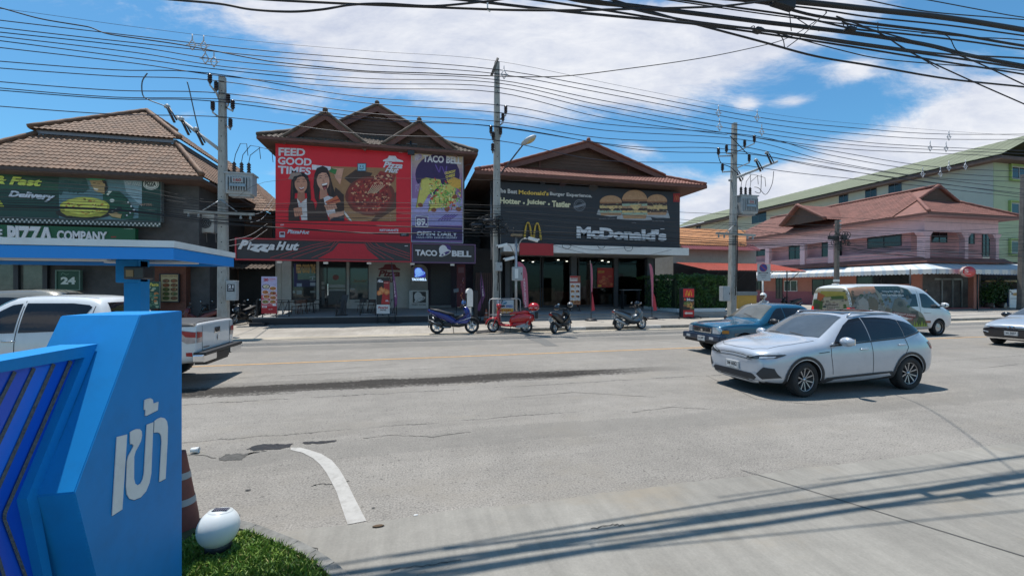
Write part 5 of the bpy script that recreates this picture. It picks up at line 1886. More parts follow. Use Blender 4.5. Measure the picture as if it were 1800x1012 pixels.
def standee(name, label, px0, px1, py0, py1, y, deco, base=MBP, bg=None, tilt=.12, group=None):
 """upright printed board on a small stand"""
 a, b_ = PY(px0, py1, y), PY(px1, py0, y)
 gz = a.z
 t = thing(name, label, 'standee', ((a.x + b_.x) / 2, y, gz), group=group)
 mb = MB()
 mb.box((a.x, y, gz),(b_.x, y + .04, b_.z), bg or MWH)
 mb.bd('panel', None, t)
 art = Art(FY(y),(0,-1,0),(px0, py0),1.0,.003)
 deco(art, px1 - px0, py1 - py0)
 art.bd('print', t)
 return t, a, b_
def legs_to(t, a, b_, y, z, m=MBP, n=2):
 for k in range(n):
  x = a.x + .05 + (b_.x - a.x - .1) * k / max(1, n - 1)
  mb = MB()
  mb.tube([(x, y + .03, z),(x, y + .03, a.z + .05)],.025, m, 6)
  mb.box((x - .04, y - .2, z),(x + .04, y + .3, z + .03), m)
  mb.bd('leg', None, t)
def deco_green(art, w, h):
 art.rect(0,0, w, h, ink(34,74,60),1)
 art.text('Pasta', (2,2, w - 2,8), ink(206,190,80),.04,.2, layer=2)
 for i in range(26):
  art.ell(rg.uniform(2, w - 2), rg.uniform(9, h - 2), rg.uniform(1.5,4), rg.uniform(1,3), rg.choice([ink(150,170,140), ink(196,120,60), ink(90,130,100), ink(206,196,150), ink(40,100,80)]),2,8, jag=.2)
t, a, b_ = standee('food_standee', 'green food poster standee left of the framed menu board', 261,281,496,543,25.6, deco_green, bg=MWH)
legs_to(t, a, b_, 25.6,0.03)
# POLES AND WIRES
YPOLE = 19.7
def insulator(mb, p, h=.42, r=.085):
 prof = [(.03,0),(.05,.02)]
 for k in range(4):
  z = .05 + k * (h - .1) / 4
  prof += [(r * .62, z),(r, z + .03),(r, z + .055),(r * .62, z + .085)]
 prof += [(.045, h - .03),(.0, h)]
 mb.lathe(prof, M_PORC, 10, MT(p))
def pole(label, px_top, py_top, px_bot, m=M_POLE, y=YPOLE, w0=.19, w1=.115, name='utility_pole', group='concrete utility poles along the far kerb'):
 top = PY(px_top, py_top, y)
 bot = PY(px_bot, 560, y)
 t = thing(name, label, 'utility pole', (bot.x, y, 0), group=group)
 mb = MB()
 n = 10
 prev = None
 H = top.z
 vs, fs = [],[]
 for i in range(n + 1):
  k = i / n
  c = Vc((bot.x + (top.x - bot.x) * k, y, H * k))
  w = w0 + (w1 - w0) * k
  ch = w * .25
  ring = [(-w, -w + ch),(-w + ch, -w),(w - ch, -w),(w, -w + ch),(w, w - ch),(w - ch, w),(-w + ch, w),(-w, w - ch)]
  vs += [c + Vc((a, b_, 0)) for a, b_ in ring]
 for i in range(n):
  for k in range(8):
   fs.append((i * 8 + k, i * 8 + (k + 1) % 8,(i + 1) * 8 + (k + 1) % 8,(i + 1) * 8 + k))
 fs.append([n * 8 + k for k in range(8)])
 mb.add(vs, fs, m)
 shaft = mb.bd('shaft', None, t)
 mb = MB() 
 z = 1.4
 while z < H - .4:
  k = z / H
  w = w0 + (w1 - w0) * k
  c = Vc((bot.x + (top.x - bot.x) * k, y - w - .002, z))
  mb.lathe([(.022,0),(0,.001)], M_DARK, 8, MT(c) @ MR(R(90),4, 'X'))
  z += .62
 mb.bd('bolt_hole', None, shaft)
 return t, top, bot
def post_insulator(t, px, py, y, arm_to):
 """line-post insulator on an angled bracket; px,py = its top"""
 p = PY(px, py, y) - Vc((0,0,.42))
 mb = MB()
 mb.tube([p, p + Vc((0,0,-.06)), PY(*arm_to, YPOLE)],.035, MST, 6)
 arm = mb.bd('bracket_arm', None, t)
 mb = MB()
 insulator(mb, p)
 mb.bd('insulator', None, arm)
p1_, top1, bot1 = pole('pale concrete utility pole in front of the timber house behind the white pickup', 391,137,393)
for a, b_, c in ((369,130,(386,172)),(380,143,(386,178)),(401,165,(397,190)),(409,176,(397,190)),(374,178,(386,208)),(405,208,(396,220))):
 post_insulator(p1_, a, b_, YPOLE - .25, c)
p2_, top2, bot2 = pole('weathered concrete utility pole between the purple shop and restaurant', 873.5,111,873)
for a, b_, c in ((889,186,(878,212)),(884,199,(878,222)),(863,221,(869,240)),(880,223,(876,244)),(867,232,(869,250)),(866,252,(870,262))):
 post_insulator(p2_, a, b_, YPOLE - .25, c)
p3_, top3, bot3 = pole('tall pale utility pole with slanted cutout arm by the parking sign', 1291,218,1286)
for a, b_, c in ((1326,238,(1295,268)),(1309,246,(1295,268)),(1263,260,(1289,275)),(1277,255,(1289,272)),(1317,272,(1291,298)),(1270,288,(1289,302))):
 post_insulator(p3_, a, b_, YPOLE - .25, c)
mb = MB()
a, b_ = PY(875,104, YPOLE - .1), PY(864,134, YPOLE - .1)
mb.tube([a, b_],.07, M_POLED, 6)
mb.bd('top_bracket', None, p2_)
for t, (ax, ay),(bx, by), yy in ((p1_, (325,373),(448,378), YPOLE - .22),(p3_, (1258,411),(1326,415), YPOLE - .22)):
 a, b_ = PY(ax, ay, yy), PY(bx, by, yy)
 mb = MB()
 d = (b_ - a)
 mb.prism([a + Vc((0,0,-.06)), b_ + Vc((0,0,-.06)), b_ + Vc((0,0,.06)), a + Vc((0,0,.06))],(0,-.1,0), M_POLE)
 arm = mb.bd('cross_arm', None, t)
 mb = MB()
 c = a.lerp(b_, .5)
 for s_ in (-1,1):
  mb.tube([c + Vc((0,.02,.55)), c + Vc((s_ * .62,-.05,.07))],.02, MST, 6)
 mb.bd('brace', None, arm)
 for k in (.06,.2,.8,.94):
  q = a.lerp(b_, k) + Vc((0,-.05,-.06))
  mb = MB()
  mb.lathe([(.0,-.18),(.04,-.17),(.05,-.1),(.035,-.06),(.035,0)], M_GREYP, 8, MT(q))
  mb.bd('spool', None, arm)
for t, A_, B_, cuts in ((p1_, (310,206),(384,263),((300,200),(325,222),(350,240))),(p3_, (1366,285),(1282,318),((1351,278),(1332,291),(1297,308)))):
 a, b_ = PY(*A_, YPOLE + .9), PY(*B_, YPOLE)
 mb = MB()
 mb.tube([a, b_],.07, M_GREYP, 8)
 arm = mb.bd('cutout_arm', None, t)
 for q in cuts:
  mb = MB()
  c = PY(q[0], q[1], YPOLE + .35)
  mb.tube([c + Vc((-.12,0,.22)), c + Vc((.16,-.05,-.38))],.05, M_PORC, 8)
  mb.lathe([(.03,.18),(.11,.2),(.1,.3),(.02,.36)], M_GREYP, 8, MT(c + Vc((-.12,0,0))))
  mb.tube([c + Vc((-.02,-.06,.2)), c + Vc((.26,-.1,-.3))],.03, MBP, 6)
  mb.bd('fuse_cutout', None, arm)
sl = thing('street_light', 'street light on a slanting arm from the middle utility pole', 'street light', PY(880,300, YPOLE - .3))
a, b_ = PY(881,305, YPOLE - .2), PY(922,252, YPOLE - 1.2)
mb = MB()
mb.tube([a, a.lerp(b_, .5), b_],.035, mat('dark_blue_steel', (.05,.06,.08),.5),8)
mb.bd('arm', None, sl)
mb = MB()
d = (PY(935,244, YPOLE - 1.4) - b_).normalized()
Mx = MT(b_ + d * .22) @ d.to_track_quat('X', 'Z').to_matrix().to_4x4()
mb.ball((0,0,0),(.40,.19,.13), M_GREYP, 14,9, None)
mb.v = [Mx @ v for v in mb.v]
head = mb.bd('lamp_head', None, sl)
mb = MB()
mb.ball((.06,0,-.05),(.28,.15,.11), mat('lamp_lens', (.46,.36,.18),.25, var=.1),12,8)
mb.v = [Mx @ v for v in mb.v]
mb.bd('lens', None, head)
def transformer(label, x0, x1, y0, y1, y, plate, side):
 a, b_ = PY(x0, y1, y), PY(x1, y0, y)
 t = thing('transformer', label, 'transformer', ((a.x + b_.x) / 2, y, a.z))
 mb = MB()
 hw = (b_.x - a.x) / 2
 cx_ = (a.x + b_.x) / 2
 mb.box((a.x, y - .3, a.z + .06),(b_.x, y + .3, b_.z), M_GREYP, bev=.06)
 mb.box((a.x + .1, y - .22, a.z - .02),(b_.x - .1, y + .22, a.z + .07), M_GREYP)
 mb.box((a.x - .04, y - .34, b_.z - .08),(b_.x + .04, y + .34, b_.z - .02), M_GREYP)
 mb.bd('tank', None, t)
 for k in range(9):
  xx = a.x + .12 + (b_.x - a.x - .24) * k / 8
  mb = MB()
  mb.box((xx - .015, y - .42, a.z + .18),(xx + .015, y - .301, b_.z - .22), M_GREYP)
  mb.bd('cooling_fin', None, t)
 mb = MB()
 c = Vc((cx_, y - .43,(a.z + b_.z) / 2))
 mb.box((c.x - .2, c.y - .015, c.z + .02),(c.x + .2, c.y, c.z + .22), M_GREYP)
 mb.box((c.x - .3, c.y - .015, c.z - .14),(c.x + .3, c.y, c.z - .02), mat('blue_plate', (.22,.30,.36),.4))
 art = Art(lambda u, v: Vc((c.x - .18 + u * .36, c.y - .016, c.z + .20 - v * .16)),(0,-1,0), lift=.002)
 art.text(plate, (0.1,0.1,.9,.9), ink(150,60,50),.04, layer=1)
 mb.bd('plate', None, t)
 art.bd('lettering', t)
 for k in range(3):
  q = Vc((cx_ - hw * .55 + hw * .55 * k, y, b_.z))
  mb = MB()
  insulator(mb, q, .5,.08)
  mb.bd('bushing', None, t)
 for k in range(3):
  q = Vc((cx_ - hw * .55 + hw * .55 * k, y, b_.z + .5))
  e = q + Vc((side * (.5 + .2 * k),-.1,.6 - .1 * k))
  mb = MB()
  mb.tube([q, q + Vc((side * .05,0,.3)), q.lerp(e, .5) + Vc((0,0,.45)), e + Vc((0,0,.15)), e + Vc((side * .05,0,-.35))],.014, M_CABLE, 5)
  mb.bd('lead', None, t)
 mb = MB()
 mb.box((a.x - .3 if side > 0 else b_.x, y - .05,(a.z + b_.z) / 2 - .05),(a.x if side > 0 else b_.x + .3, y + .05,(a.z + b_.z) / 2 + .05), MST)
 mb.bd('hanger', None, t)
 return t
transformer('grey finned transformer hung on the pole behind the white pickup', 401,448,308,346, YPOLE + .1, '160', 1)
transformer('grey finned transformer hung on the pole by the parking sign', 1296,1325,346,379, YPOLE + .1, '250', 1)
def strapped_box(name, label, x0, x1, y0, y1, y, m=M_GREYP, text=None, cat='box'):
 a, b_ = PY(x0, y1, y), PY(x1, y0, y)
 t = thing(name, label, cat, ((a.x + b_.x) / 2, y, a.z))
 mb = MB()
 mb.box((a.x, y, a.z),(b_.x, y + .3, b_.z), m, bev=.02)
 mb.bd('case', None, t)
 mb = MB()
 mb.box((a.x + .04, y - .012, a.z + .04),(b_.x - .04, y - .001, b_.z - .04), m)
 mb.bd('door', None, t)
 mb = MB()
 mb.box((b_.x - .09, y - .03,(a.z + b_.z) / 2 - .05),(b_.x - .06, y - .0125,(a.z + b_.z) / 2 + .05), MBP)
 mb.bd('latch', None, t)
 if text:
  art = Art(FY(y - .013),(0,-1,0),(x0, y0),1.0,.003)
  w, h = x1 - x0, y1 - y0
  art.rect(w * .1, h * .18, w * .85, h * .55, ink(42,44,52),1)
  art.text(text, (w * .2, h * .22, w * .75, h * .38), ink(206,206,210),.04, layer=2)
  art.rect(w * .2, h * .44, w * .7, h * .48, ink(180,180,184),2)
  art.bd('label_print', t)
 return t
strapped_box('meter_box', 'grey meter box marked 21 strapped on the pole behind the white pickup', 397,415,494,529, YPOLE - .35, text='21', cat='meter box')
strapped_box('junction_box', 'small pale junction box on the pole between purple shop and restaurant', 872,883,462,477, YPOLE - .4, cat='junction box')
strapped_box('meter_box', 'grey meter box beside the tall pole at the hedge end', 1271,1284,504,530, YPOLE - .4, cat='meter box')
cmast = thing('camera_mast', 'slim steel mast carrying white security cameras before the restaurant', 'camera mast', PY(907,560,19.3))
cmast.location.z = .15
y = 19.3
mb = MB()
a = PY(907,416, y)
mb.tube([(a.x, y, .15),(a.x, y, a.z)],.06, MST, 10)
mb.box((a.x - .22, y - .15, a.z),(a.x + .28, y + .15, a.z + .09), mat('tan_cap', (.25,.19,.12),.8))
mb.bd('mast', None, cmast)
for k, (px_, py_, sx) in enumerate(((931,420,1),(890,431,-1),(902,454,-1))):
 q = PY(px_, py_, y - .3)
 arm0 = Vc((a.x, y, q.z - (.5 if k < 2 else 0)))
 mb = MB()
 mb.tube([arm0, Vc((a.x + sx * .25, y, q.z - .05)), Vc((a.x + sx * .32, y - .1, q.z)), q],.03, MST, 6)
 ar = mb.bd('camera_arm', None, cmast)
 mb = MB()
 Mx = MT(q) @ MR(R(0 if sx > 0 else 180),4, 'Z') @ MR(R(14),4, 'Y')
 mb.box((-.05,-.07,-.07),(.42,.07,.07), MWH, Mx, .02)
 mb.box((.40,-.09,.03),(.46,.09,.085), MWH, Mx)
 mb.lathe([(.0,0),(.05,0),(.05,.01)], MBP, 8, Mx @ MT((.425,0,0)) @ MR(R(90),4, 'Y'))
 mb.bd('camera', None, ar)
cab = strapped_box('control_box', 'grey steel control box on the camera mast with paper sheet', 902,919,470,494, y - .35, cat='control box')
q0, q1 = PY(905,490, y - .37), PY(911,473, y - .37)
mb = MB()
mb.box((q0.x, y - .368, q0.z),(q1.x, y - .364, q1.z), MWH)
mb.bd('paper_sheet', None, cab)
p4_, top4, bot4 = pole('short dark pole with cable coils in front of the pink house', 1471.5,388,1470, M_POLED, 25.0,.16,.11)
mb = MB()
rg = random.Random(4)
for k in range(16):
 c = top4 + Vc((rg.uniform(-.9,.9),-.2 + rg.uniform(-.2,.1),-1.35 + rg.uniform(-.45,.4)))
 r_ = rg.uniform(.12,.38)
 mb.tube([c + Vc((r_ * math.cos(t_), rg.uniform(-.03,.03), r_ * .75 * math.sin(t_))) for t_ in [i * .7 for i in range(10)]],.022, M_CABLE, 5)
mb.box((top4.x - 1.1,24.7, top4.z - 1.5),(top4.x - .2,24.84, top4.z - 1.22), M_CABLE, bev=.03)
mb.box((top4.x + .15,24.7, top4.z - 1.45),(top4.x + .6,24.84, top4.z - 1.1), M_CABLE, bev=.03)
for z in (.15,.4,.65):
 mb.lathe([(.03,0),(.07,.02),(.07,.1),(.03,.12)], M_GREYP, 8, MT(top4 + Vc((.16,-.1,-z))))
mb.bd('cable_clutter', None, p4_)
p5_, top5, bot5 = pole('dark concrete pole cut by the right edge before the green block', 1799,308,1794, M_POLED, 25.0,.2,.14)
mb = MB()
q = PY(1470,494,24.8)
mb.box((q.x - .3,24.78, q.z - .08),(q.x + .3,24.80, q.z + .08), MWH)
mb.bd('number_tag', None, p4_)
def spline(pts, n=6):
 out = []
 P = [pts[0]] + list(pts) + [pts[-1]]
 for i in range(1, len(P) - 2):
  for k in range(n):
   t = k / n
   a, b_, c, d = P[i - 1], P[i], P[i + 1], P[i + 2]
   out.append(.5 * ((2 * b_) + (c - a) * t + (2 * a - 5 * b_ + 4 * c - d) * t * t + (3 * b_ - a - 3 * c + d) * t ** 3))
 out.append(P[-2])
 return out
def wire(label, pix, y, r, group, m=M_CABLEB, name='power_line', cat='wire', wob=0.0):
 """cable hanging in the vertical plane over distance y (or a list of distances)"""
 ys = y if isinstance(y, (list, tuple)) else [y] * len(pix)
 pts = spline([PY(a, b_, q) for (a, b_), q in zip(pix, ys)])
 if pix[0][0] < 0 or pix[0][1] <= 4:    
  pts.insert(0, pts[0] + (pts[0] - pts[2]).normalized() * (4 if pts[0].y < 8 else 9))
 if pix[-1][0] > 1840 or pix[-1][1] < 0:
  pts.append(pts[-1] + (pts[-1] - pts[-3]).normalized() * 7)
 if len(set(ys)) > 4: 
  r = [r * max(.35, min(1, p.y / 19)) for p in pts]
 if wob:
  pts = [p + Vc((0, rg.uniform(-wob, wob), rg.uniform(-wob, wob))) for p in pts]
 mb = MB()
 mb.tube(pts, r, m, 6)
 o = mb.bd(name)
 return tag(o, label, cat, group)
GP = 'power lines strung along the tall utility poles'
HV = [
 ('hair-thin top wire above all power lines', [(-60,12),(30,20),(240,49),(450,74),(650,91),(869,108),(1100,154),(1340,199),(1520,220),(1800,240),(1990,244)],.007),
 ('uppermost power line just below the hair-thin wire', [(-60,29),(0,37),(240,65),(450,89),(650,105),(869,123),(1060,156),(1330,207),(1500,226),(1663,237),(1900,236)],.017),
 ('second power line from the top, under the uppermost one', [(-60,42),(0,50),(240,77),(450,99),(650,115),(869,130.5),(1060,165),(1330,216),(1500,236),(1663,246),(1900,245)],.017),
 ('third power line from the top, over the middle pole', [(-60,50),(0,58),(240,84),(400,108),(640,128),(869,141),(1060,178),(1275,217),(1480,247),(1636,259),(1900,270)],.017),
 ('fourth power line from the top, over the middle pole', [(-60,58),(0,65.5),(240,94),(400,119),(640,139),(869,146.5),(1060,187),(1275,226),(1480,254),(1636,264),(1900,276)],.017),
 ('fifth power line from the top, over the middle pole', [(-60,66),(0,73),(240,104),(400,125),(640,147),(869,154),(1060,196),(1275,235),(1480,262),(1636,270),(1900,282)],.017),
 ('sixth power line, just above the insulator rows', [(-60,78),(0,85),(240,113),(400,136),(640,156),(869,163),(1060,208),(1260,236),(1296,238),(1460,266),(1660,296),(1900,305)],.017),
 ('power line held by the upper insulators of the left pole', [(-60,103),(0,109),(200,124),(369,130),(640,172),(889,187),(1060,219),(1326,240),(1460,274),(1660,305),(1900,318)],.017),
 ('power line held by the second insulator pair', [(-60,115),(0,121),(200,135),(380,143),(640,182),(884,200),(1060,230),(1309,247),(1460,285),(1660,315),(1900,322)],.017),
 ('power line on the left-side insulators of the middle pole', [(-60,138),(0,145),(200,160),(401,166),(640,200),(868,214),(1060,244),(1277,255),(1400,278),(1600,310),(1900,345)],.017),
 ('power line crossing near the middle pole streetlight', [(-60,150),(0,156),(200,172),(409,177),(640,207),(863,223),(1100,258),(1263,262),(1400,285),(1600,318),(1900,352)],.017),
 ('slack power line looping below its neighbours', [(-60,154),(0,160),(200,175),(374,179),(640,212),(880,224),(1130,265),(1317,272),(1450,296),(1640,322),(1900,358)],.017),
 ('lowest of the high power lines, above the gables', [(-60,182),(0,188),(200,202),(405,208),(640,237),(866,247),(1060,283),(1270,288),(1400,305),(1600,326),(1900,360)],.017),
]
for i, (lb, pix, r) in enumerate(HV):
 wire(lb, pix, YPOLE - .15 - .02 * (i % 4), r, GP)
wire('thick twisted black cable rising from the middle pole to the overhead bundle',
 [(-60,2),(0,15),(70,34),(140,46),(160,50),(190,61),(250,70),(330,82),(450,105),(500,112),(640,126),(760,130),(869,135),(984,135.5),(1118,120),(1229,104),(1333,83),(1387,67),(1443,32),(1452,22)],
 [19.3] * 13 + [18.6,15.5,11.8,8.4,7.0,5.0,4.6],.022, 'thick cables', M_CABLE, 'overhead_cable')
wire('looped grey lead hanging from power line to fuse arm at left', [(259,130),(250,145),(251,168),(262,177),(290,188),(298,197)], YPOLE + .2,.022, 'jumper leads', mat('grey_lead', (.08,.1,.12),.5), 'jumper_lead')
wire('straight lead dropping from power line to left fuse arm', [(329,145),(333,160),(343,205),(350,232)], YPOLE + .2,.022, 'jumper leads', mat('grey_lead', (.08,.1,.12),.5), 'jumper_lead')
wire('slanting lead crossing the tall right pole head', [(1283,240),(1295,252),(1308,266),(1318,275)], YPOLE - .4,.022, 'jumper leads', M_CABLE, 'jumper_lead')
wire('lead from lower left insulator of the tall right pole down its face', [(1263,276),(1268,288),(1284,295),(1295,305)], YPOLE - .4,.02, 'jumper leads', M_CABLE, 'jumper_lead')
wire('curved lead under the cutout arm of the tall right pole', [(1360,302),(1357,325),(1346,343),(1334,332),(1326,330)], YPOLE + .2,.016, 'jumper leads', M_CABLE, 'jumper_lead')
wire('short lead between cutout and transformer on tall right pole', [(1338,308),(1338,325),(1336,340),(1327,338)], YPOLE + .2,.016, 'jumper leads', M_CABLE, 'jumper_lead')
M_SPC = mat('spacer_plastic', (.50,.50,.52),.5, var=.1)
for px_, py_ in ((338,80),(358,82),(361,104),(376,110),(1263,200),(1331,208),(1265,224),(1339,233),(1668,242),(1635,261),(1663,262),(1622,307),(1653,307),(1668,296),(1697,294),(886,132)):
 c = PY(px_, py_, YPOLE - .2)
 mb = MB()
 h, w = .27,.16
 for a, b_ in (((0, h),(w, 0)),((w, 0),(0,-h)),((0,-h),(-w, 0)),((-w, 0),(0, h))):
  mb.tube([c + Vc((a[0] * .8,0, a[1] * .8)), c + Vc((b_[0] * .8,0, b_[1] * .8))],.022, M_SPC, 5)
 mb.tube([c + Vc((0,0, h * .7)), c + Vc((0,0, h * 1.6))],.022, M_SPC, 5)
 mb.tube([c + Vc((-w * 1.3,0,-.02)), c + Vc((w * 1.3,0,.02))],.018, M_SPC, 5)
 tag(mb.bd('wire_spacer'), 'pale diamond spacer clamped on the high power lines', 'spacer', 'diamond spacers on the power lines')
GC = 'low communication cables crossing the shopfronts'
rg = random.Random(21)
low = [
 ([(-40,318),(200,330),(392,358),(640,357),(872,363),(1080,368),(1290,377),(1480,384),(1800,398)],.011),
 ([(-40,324),(200,336),(392,360),(640,360),(872,366),(1080,378),(1290,392),(1480,398),(1800,415)],.010),
 ([(-40,333),(200,342),(392,364),(640,366),(872,372),(1080,385),(1290,398),(1480,408),(1800,424)],.011),
 ([(-40,340),(200,347),(392,369),(640,373),(872,378),(1080,392),(1290,408),(1480,414),(1800,430)],.012),
 ([(-40,346),(200,353),(392,374),(640,377),(872,381),(1080,398),(1290,412),(1480,418),(1800,436)],.010),
 ([(-40,352),(200,359),(392,378),(640,383),(872,386),(1080,402),(1290,418),(1480,424),(1800,441)],.012),
 ([(-40,356),(200,364),(392,384),(640,390),(872,392),(1080,408),(1290,424),(1480,429),(1800,446)],.014),
 ([(-40,361),(200,368),(392,387),(640,397),(872,405),(1080,413),(1290,427),(1480,432),(1800,448)],.022),
 ([(-40,364),(200,371),(392,392),(640,409),(872,410),(1080,420),(1290,430),(1480,436),(1800,452)],.026),
 ([(-40,370),(200,375),(392,396),(560,404),(700,415),(872,416),(1080,428),(1290,433),(1480,440),(1800,456)],.013),
 ([(-40,312),(200,322),(392,352),(500,318),(872,318),(1080,330)],.006),
]
ords = ('topmost', 'second', 'third', 'fourth', 'fifth', 'sixth', 'seventh', 'thick eighth', 'thickest ninth', 'tenth and lowest', 'faint slanting')
for i, (pix, r) in enumerate(low):
 pix = [(a, b_ + rg.uniform(-1.5,1.5)) for a, b_ in pix]
 ys = [YPOLE - .3 - .02 * i] * len(pix)
 ys = [q if a < 1350 else q + (a - 1350) / 450 * 5 for q, (a, _) in zip(ys, pix)]
 wire('%s of the low black cables passing the shop signs' % ords[i], pix, ys, r, GC, M_CABLE, 'communication_cable', wob=.006)
fan = [([(1290,398),(1380,412),(1470,420)], 'upper'),([(1290,424),(1360,444),(1470,430)], 'sagging'),([(1290,430),(1400,440),(1470,433)], 'lower')]
for pix, w in fan:
 wire('%s short cable from tall pole to the short dark pole' % w, pix, [YPOLE - .2,22.5,24.7],.012, 'short cables to the dark pole', M_CABLE, 'communication_cable')
fan = [(405,400),(414,409),(421,418),(428,422),(430,430),(432,436),(434,442),(437,446),(440,452),(434,460),(428,440)]
for i, (a, b_) in enumerate(fan):
 wire('%s cable fanning right from the coil on the short dark pole' % ('first second third fourth fifth sixth seventh eighth ninth tenth eleventh'.split()[i]),[(1472, a),(1560,(a * .6 + b_ * .4) + rg.uniform(2,7)),(1680,(a * .3 + b_ * .7) + rg.uniform(2,6)),(1800, b_),(1900, b_ - 4)],24.8, rg.uniform(.010,.020), 'cables from the dark pole to the right edge', M_CABLE, 'communication_cable', wob=.01)
for i, (a, b_) in enumerate(((1194,412),(1205,418),(1215,424),(1228,427),(1240,430))):
 wire('%s slanting service wire from tall pole to the annex roof' % ('first second third fourth fifth'.split()[i]),[(a, b_),((a + 1284) / 2,(b_ + 378 + i * 6) / 2 + 2),(1284,378 + i * 6)],[33,26, YPOLE],.008, 'service wires to the annex', M_CABLE, 'service_wire')
for i, k in enumerate((390,402,414,424)):
 wire('%s pale service wire running from cross arm into the timber house' % ('upper second third lower'.split()[i]),[(440, k - 12 + i * 2),(462, k - 18),(482, k - 44)] if i < 2 else [(400, k + 10),(440, k),(470, k - 20)],[YPOLE, 24,30],.010, 'service wires to the timber house', mat('pale_wire', (.30,.30,.31),.5), 'service_wire')
for i, (cx_, cy_, r_) in enumerate(((996,432,9),(1057,432,8),(1105,436,9))):
 c = PY(cx_, cy_, 25.2)
 mb = MB()
 rr = r_ / F * 24
 mb.tube([c + Vc((rr * math.cos(t_),0, rr * .8 * math.sin(t_))) for t_ in [R(150 + q * 12) for q in range(21)]],.016, M_CABLE, 5)
 tag(mb.bd('cable_loop'), '%s cable loop hanging before the white canopy band' % ('left', 'middle', 'right')[i], 'cable loop', 'cable loops on the canopy')
for i, pix in enumerate(([(884,402),(980,426),(1040,440),(1110,436),(1194,430)],[(884,406),(960,428),(1040,448),(1120,452),(1180,440)],[(884,412),(940,424),(1020,430),(1100,428),(1194,424)])):
 wire('%s loose black wire drooping across the restaurant canopy' % ('upper', 'lowest', 'middle')[i], pix, [YPOLE - .2,22,25,25.1,25.2],.011, 'loose wires on the restaurant', M_CABLE, 'loose_wire')
tg = thing('cable_tangle', 'dense tangle of black cables and splice cases on the middle pole', 'cable tangle', PY(873,420, YPOLE - .2))
for j, (cx_, cy_, n_) in enumerate(((845,396,14),(866,392,16),(886,398,8))):
 mb = MB()
 for k in range(n_):
  c = PY(cx_ + rg.uniform(-14,14), cy_ + rg.uniform(-10,12), YPOLE - .35 + rg.uniform(-.1,.1))
  r_ = rg.uniform(.1,.3)
  mb.tube([c + Vc((r_ * math.cos(t_), rg.uniform(-.04,.04), r_ * .7 * math.sin(t_))) for t_ in [i * .75 + k for i in range(8)]],.016, M_CABLE, 5)
 mb.bd('coil', None, tg)
for px_, py_ in ((838,396),(858,388),(862,400)):
 c = PY(px_, py_, YPOLE - .45)
 mb = MB()
 mb.tube([c + Vc((-.25,0,-.02)), c + Vc((.25,0,.02))],.07, MBP, 8)
 mb.bd('splice_case', None, tg)
mb = MB()
for k in range(5):
 z0 = PY(873,380 + k * 14, YPOLE).z
 x = bot2.x + rg.uniform(-.26,.26)
 mb.tube([(x, YPOLE - .22, z0),(x + .02, YPOLE - .24, z0 - 1.5),(x - .02, YPOLE - .23, z0 - 3.2)],.018, M_CABLE, 5)
mb.bd('drop_cable', None, tg)
mb = MB()
for px_, y0, y1 in ((1293.5,412,520),(1296,380,505)):
 mb.tube([PY(px_, y0, YPOLE - .3), PY(px_ + .6,(y0 + y1) / 2, YPOLE - .3), PY(px_ - .6, y1, YPOLE - .3)],.025, M_CABLE, 5)
mb.bd('drop_cable', None, p3_)
GN = 'near overhead cables'
near = [
 ('main thick cable of the overhead bundle, lower one', [(900,-32),(1009,0),(1112,12),(1229,26),(1340,40),(1400,47),(1533,64),(1633,81),(1700,98),(1800,117),(1950,142)],.026,4.6),
 ('thickest cable along the top right corner', [(1200,-20),(1317,-1),(1400,4),(1533,18),(1667,33),(1800,54),(1950,80)],.035,4.5),
 ('thick cable between the two heaviest ones', [(1230,-4),(1343,7),(1433,29),(1533,43),(1667,60),(1800,82),(1950,104)],.018,4.7),
 ('thin cable under the corner cable', [(1300,2),(1433,17),(1533,32),(1667,46),(1800,64),(1950,84)],.011,4.65),
 ('long cable running under the main cable', [(1050,2),(1200,36),(1400,61),(1533,80),(1667,97),(1800,104),(1950,120)],.012,4.4),
 ('lone lower cable splitting from the bundle to the right', [(1040,-10),(1132,18),(1201,38),(1333,73),(1433,100),(1533,117),(1667,140),(1800,154),(1950,170)],.014,4.9),
 ('slack cable diving down at the right edge', [(1470,30),(1547,60),(1600,93),(1700,140),(1800,184),(1900,228)],.009,4.5),
 ('slack cable crossing the diving one', [(1480,40),(1600,72),(1700,104),(1800,150),(1900,196)],.009,4.45),
 ('thin upper wire in the right corner', [(1440,-14),(1517,0),(1633,22),(1800,36),(1950,50)],.009,5.2),
 ('faint upper wire touching the right edge', [(1540,-12),(1623,0),(1720,18),(1800,32),(1950,50)],.008,5.3),
 ('straight cable entering at top centre left', [(400,-8),(464,0),(617,8),(789,15),(900,19),(1007,19.5),(1118,17),(1257,13),(1340,4),(1450,-8)],.012,4.4),
 ('wavy cable looping below the straight top cable', [(240,-6),(296,0),(385,8),(442,18),(511,22),(567,18),(617,10),(678,8),(761,12),(844,5),(883,0),(940,-10)],.010,4.3),
 ('cable converging on the bundle from top centre', [(740,-6),(840,4),(979,20),(1146,36),(1229,44),(1340,54),(1480,76),(1640,98),(1800,122),(1950,150)],.014,4.5),
 ('second cable converging on the bundle from top centre', [(860,-10),(932,0),(1048,17),(1201,41),(1340,60),(1500,84),(1660,110),(1800,132),(1950,160)],.012,4.55),
 ('cable sagging through the bundle middle', [(1150,-6),(1260,10),(1400,30),(1500,52),(1580,60),(1700,74),(1800,88),(1950,104)],.012,4.6),
 ('thin wire threading the bundle to right edge', [(1180,2),(1300,20),(1420,36),(1560,52),(1700,66),(1800,72),(1950,92)],.008,4.75),
 ('thin lower wire drifting off the main cable', [(1340,52),(1480,90),(1560,106),(1700,118),(1800,126),(1950,150)],.007,4.6),
]
for lb, pix, r, y in near:
 wire(lb, pix, y, r, GN, M_CABLE, 'overhead_cable')
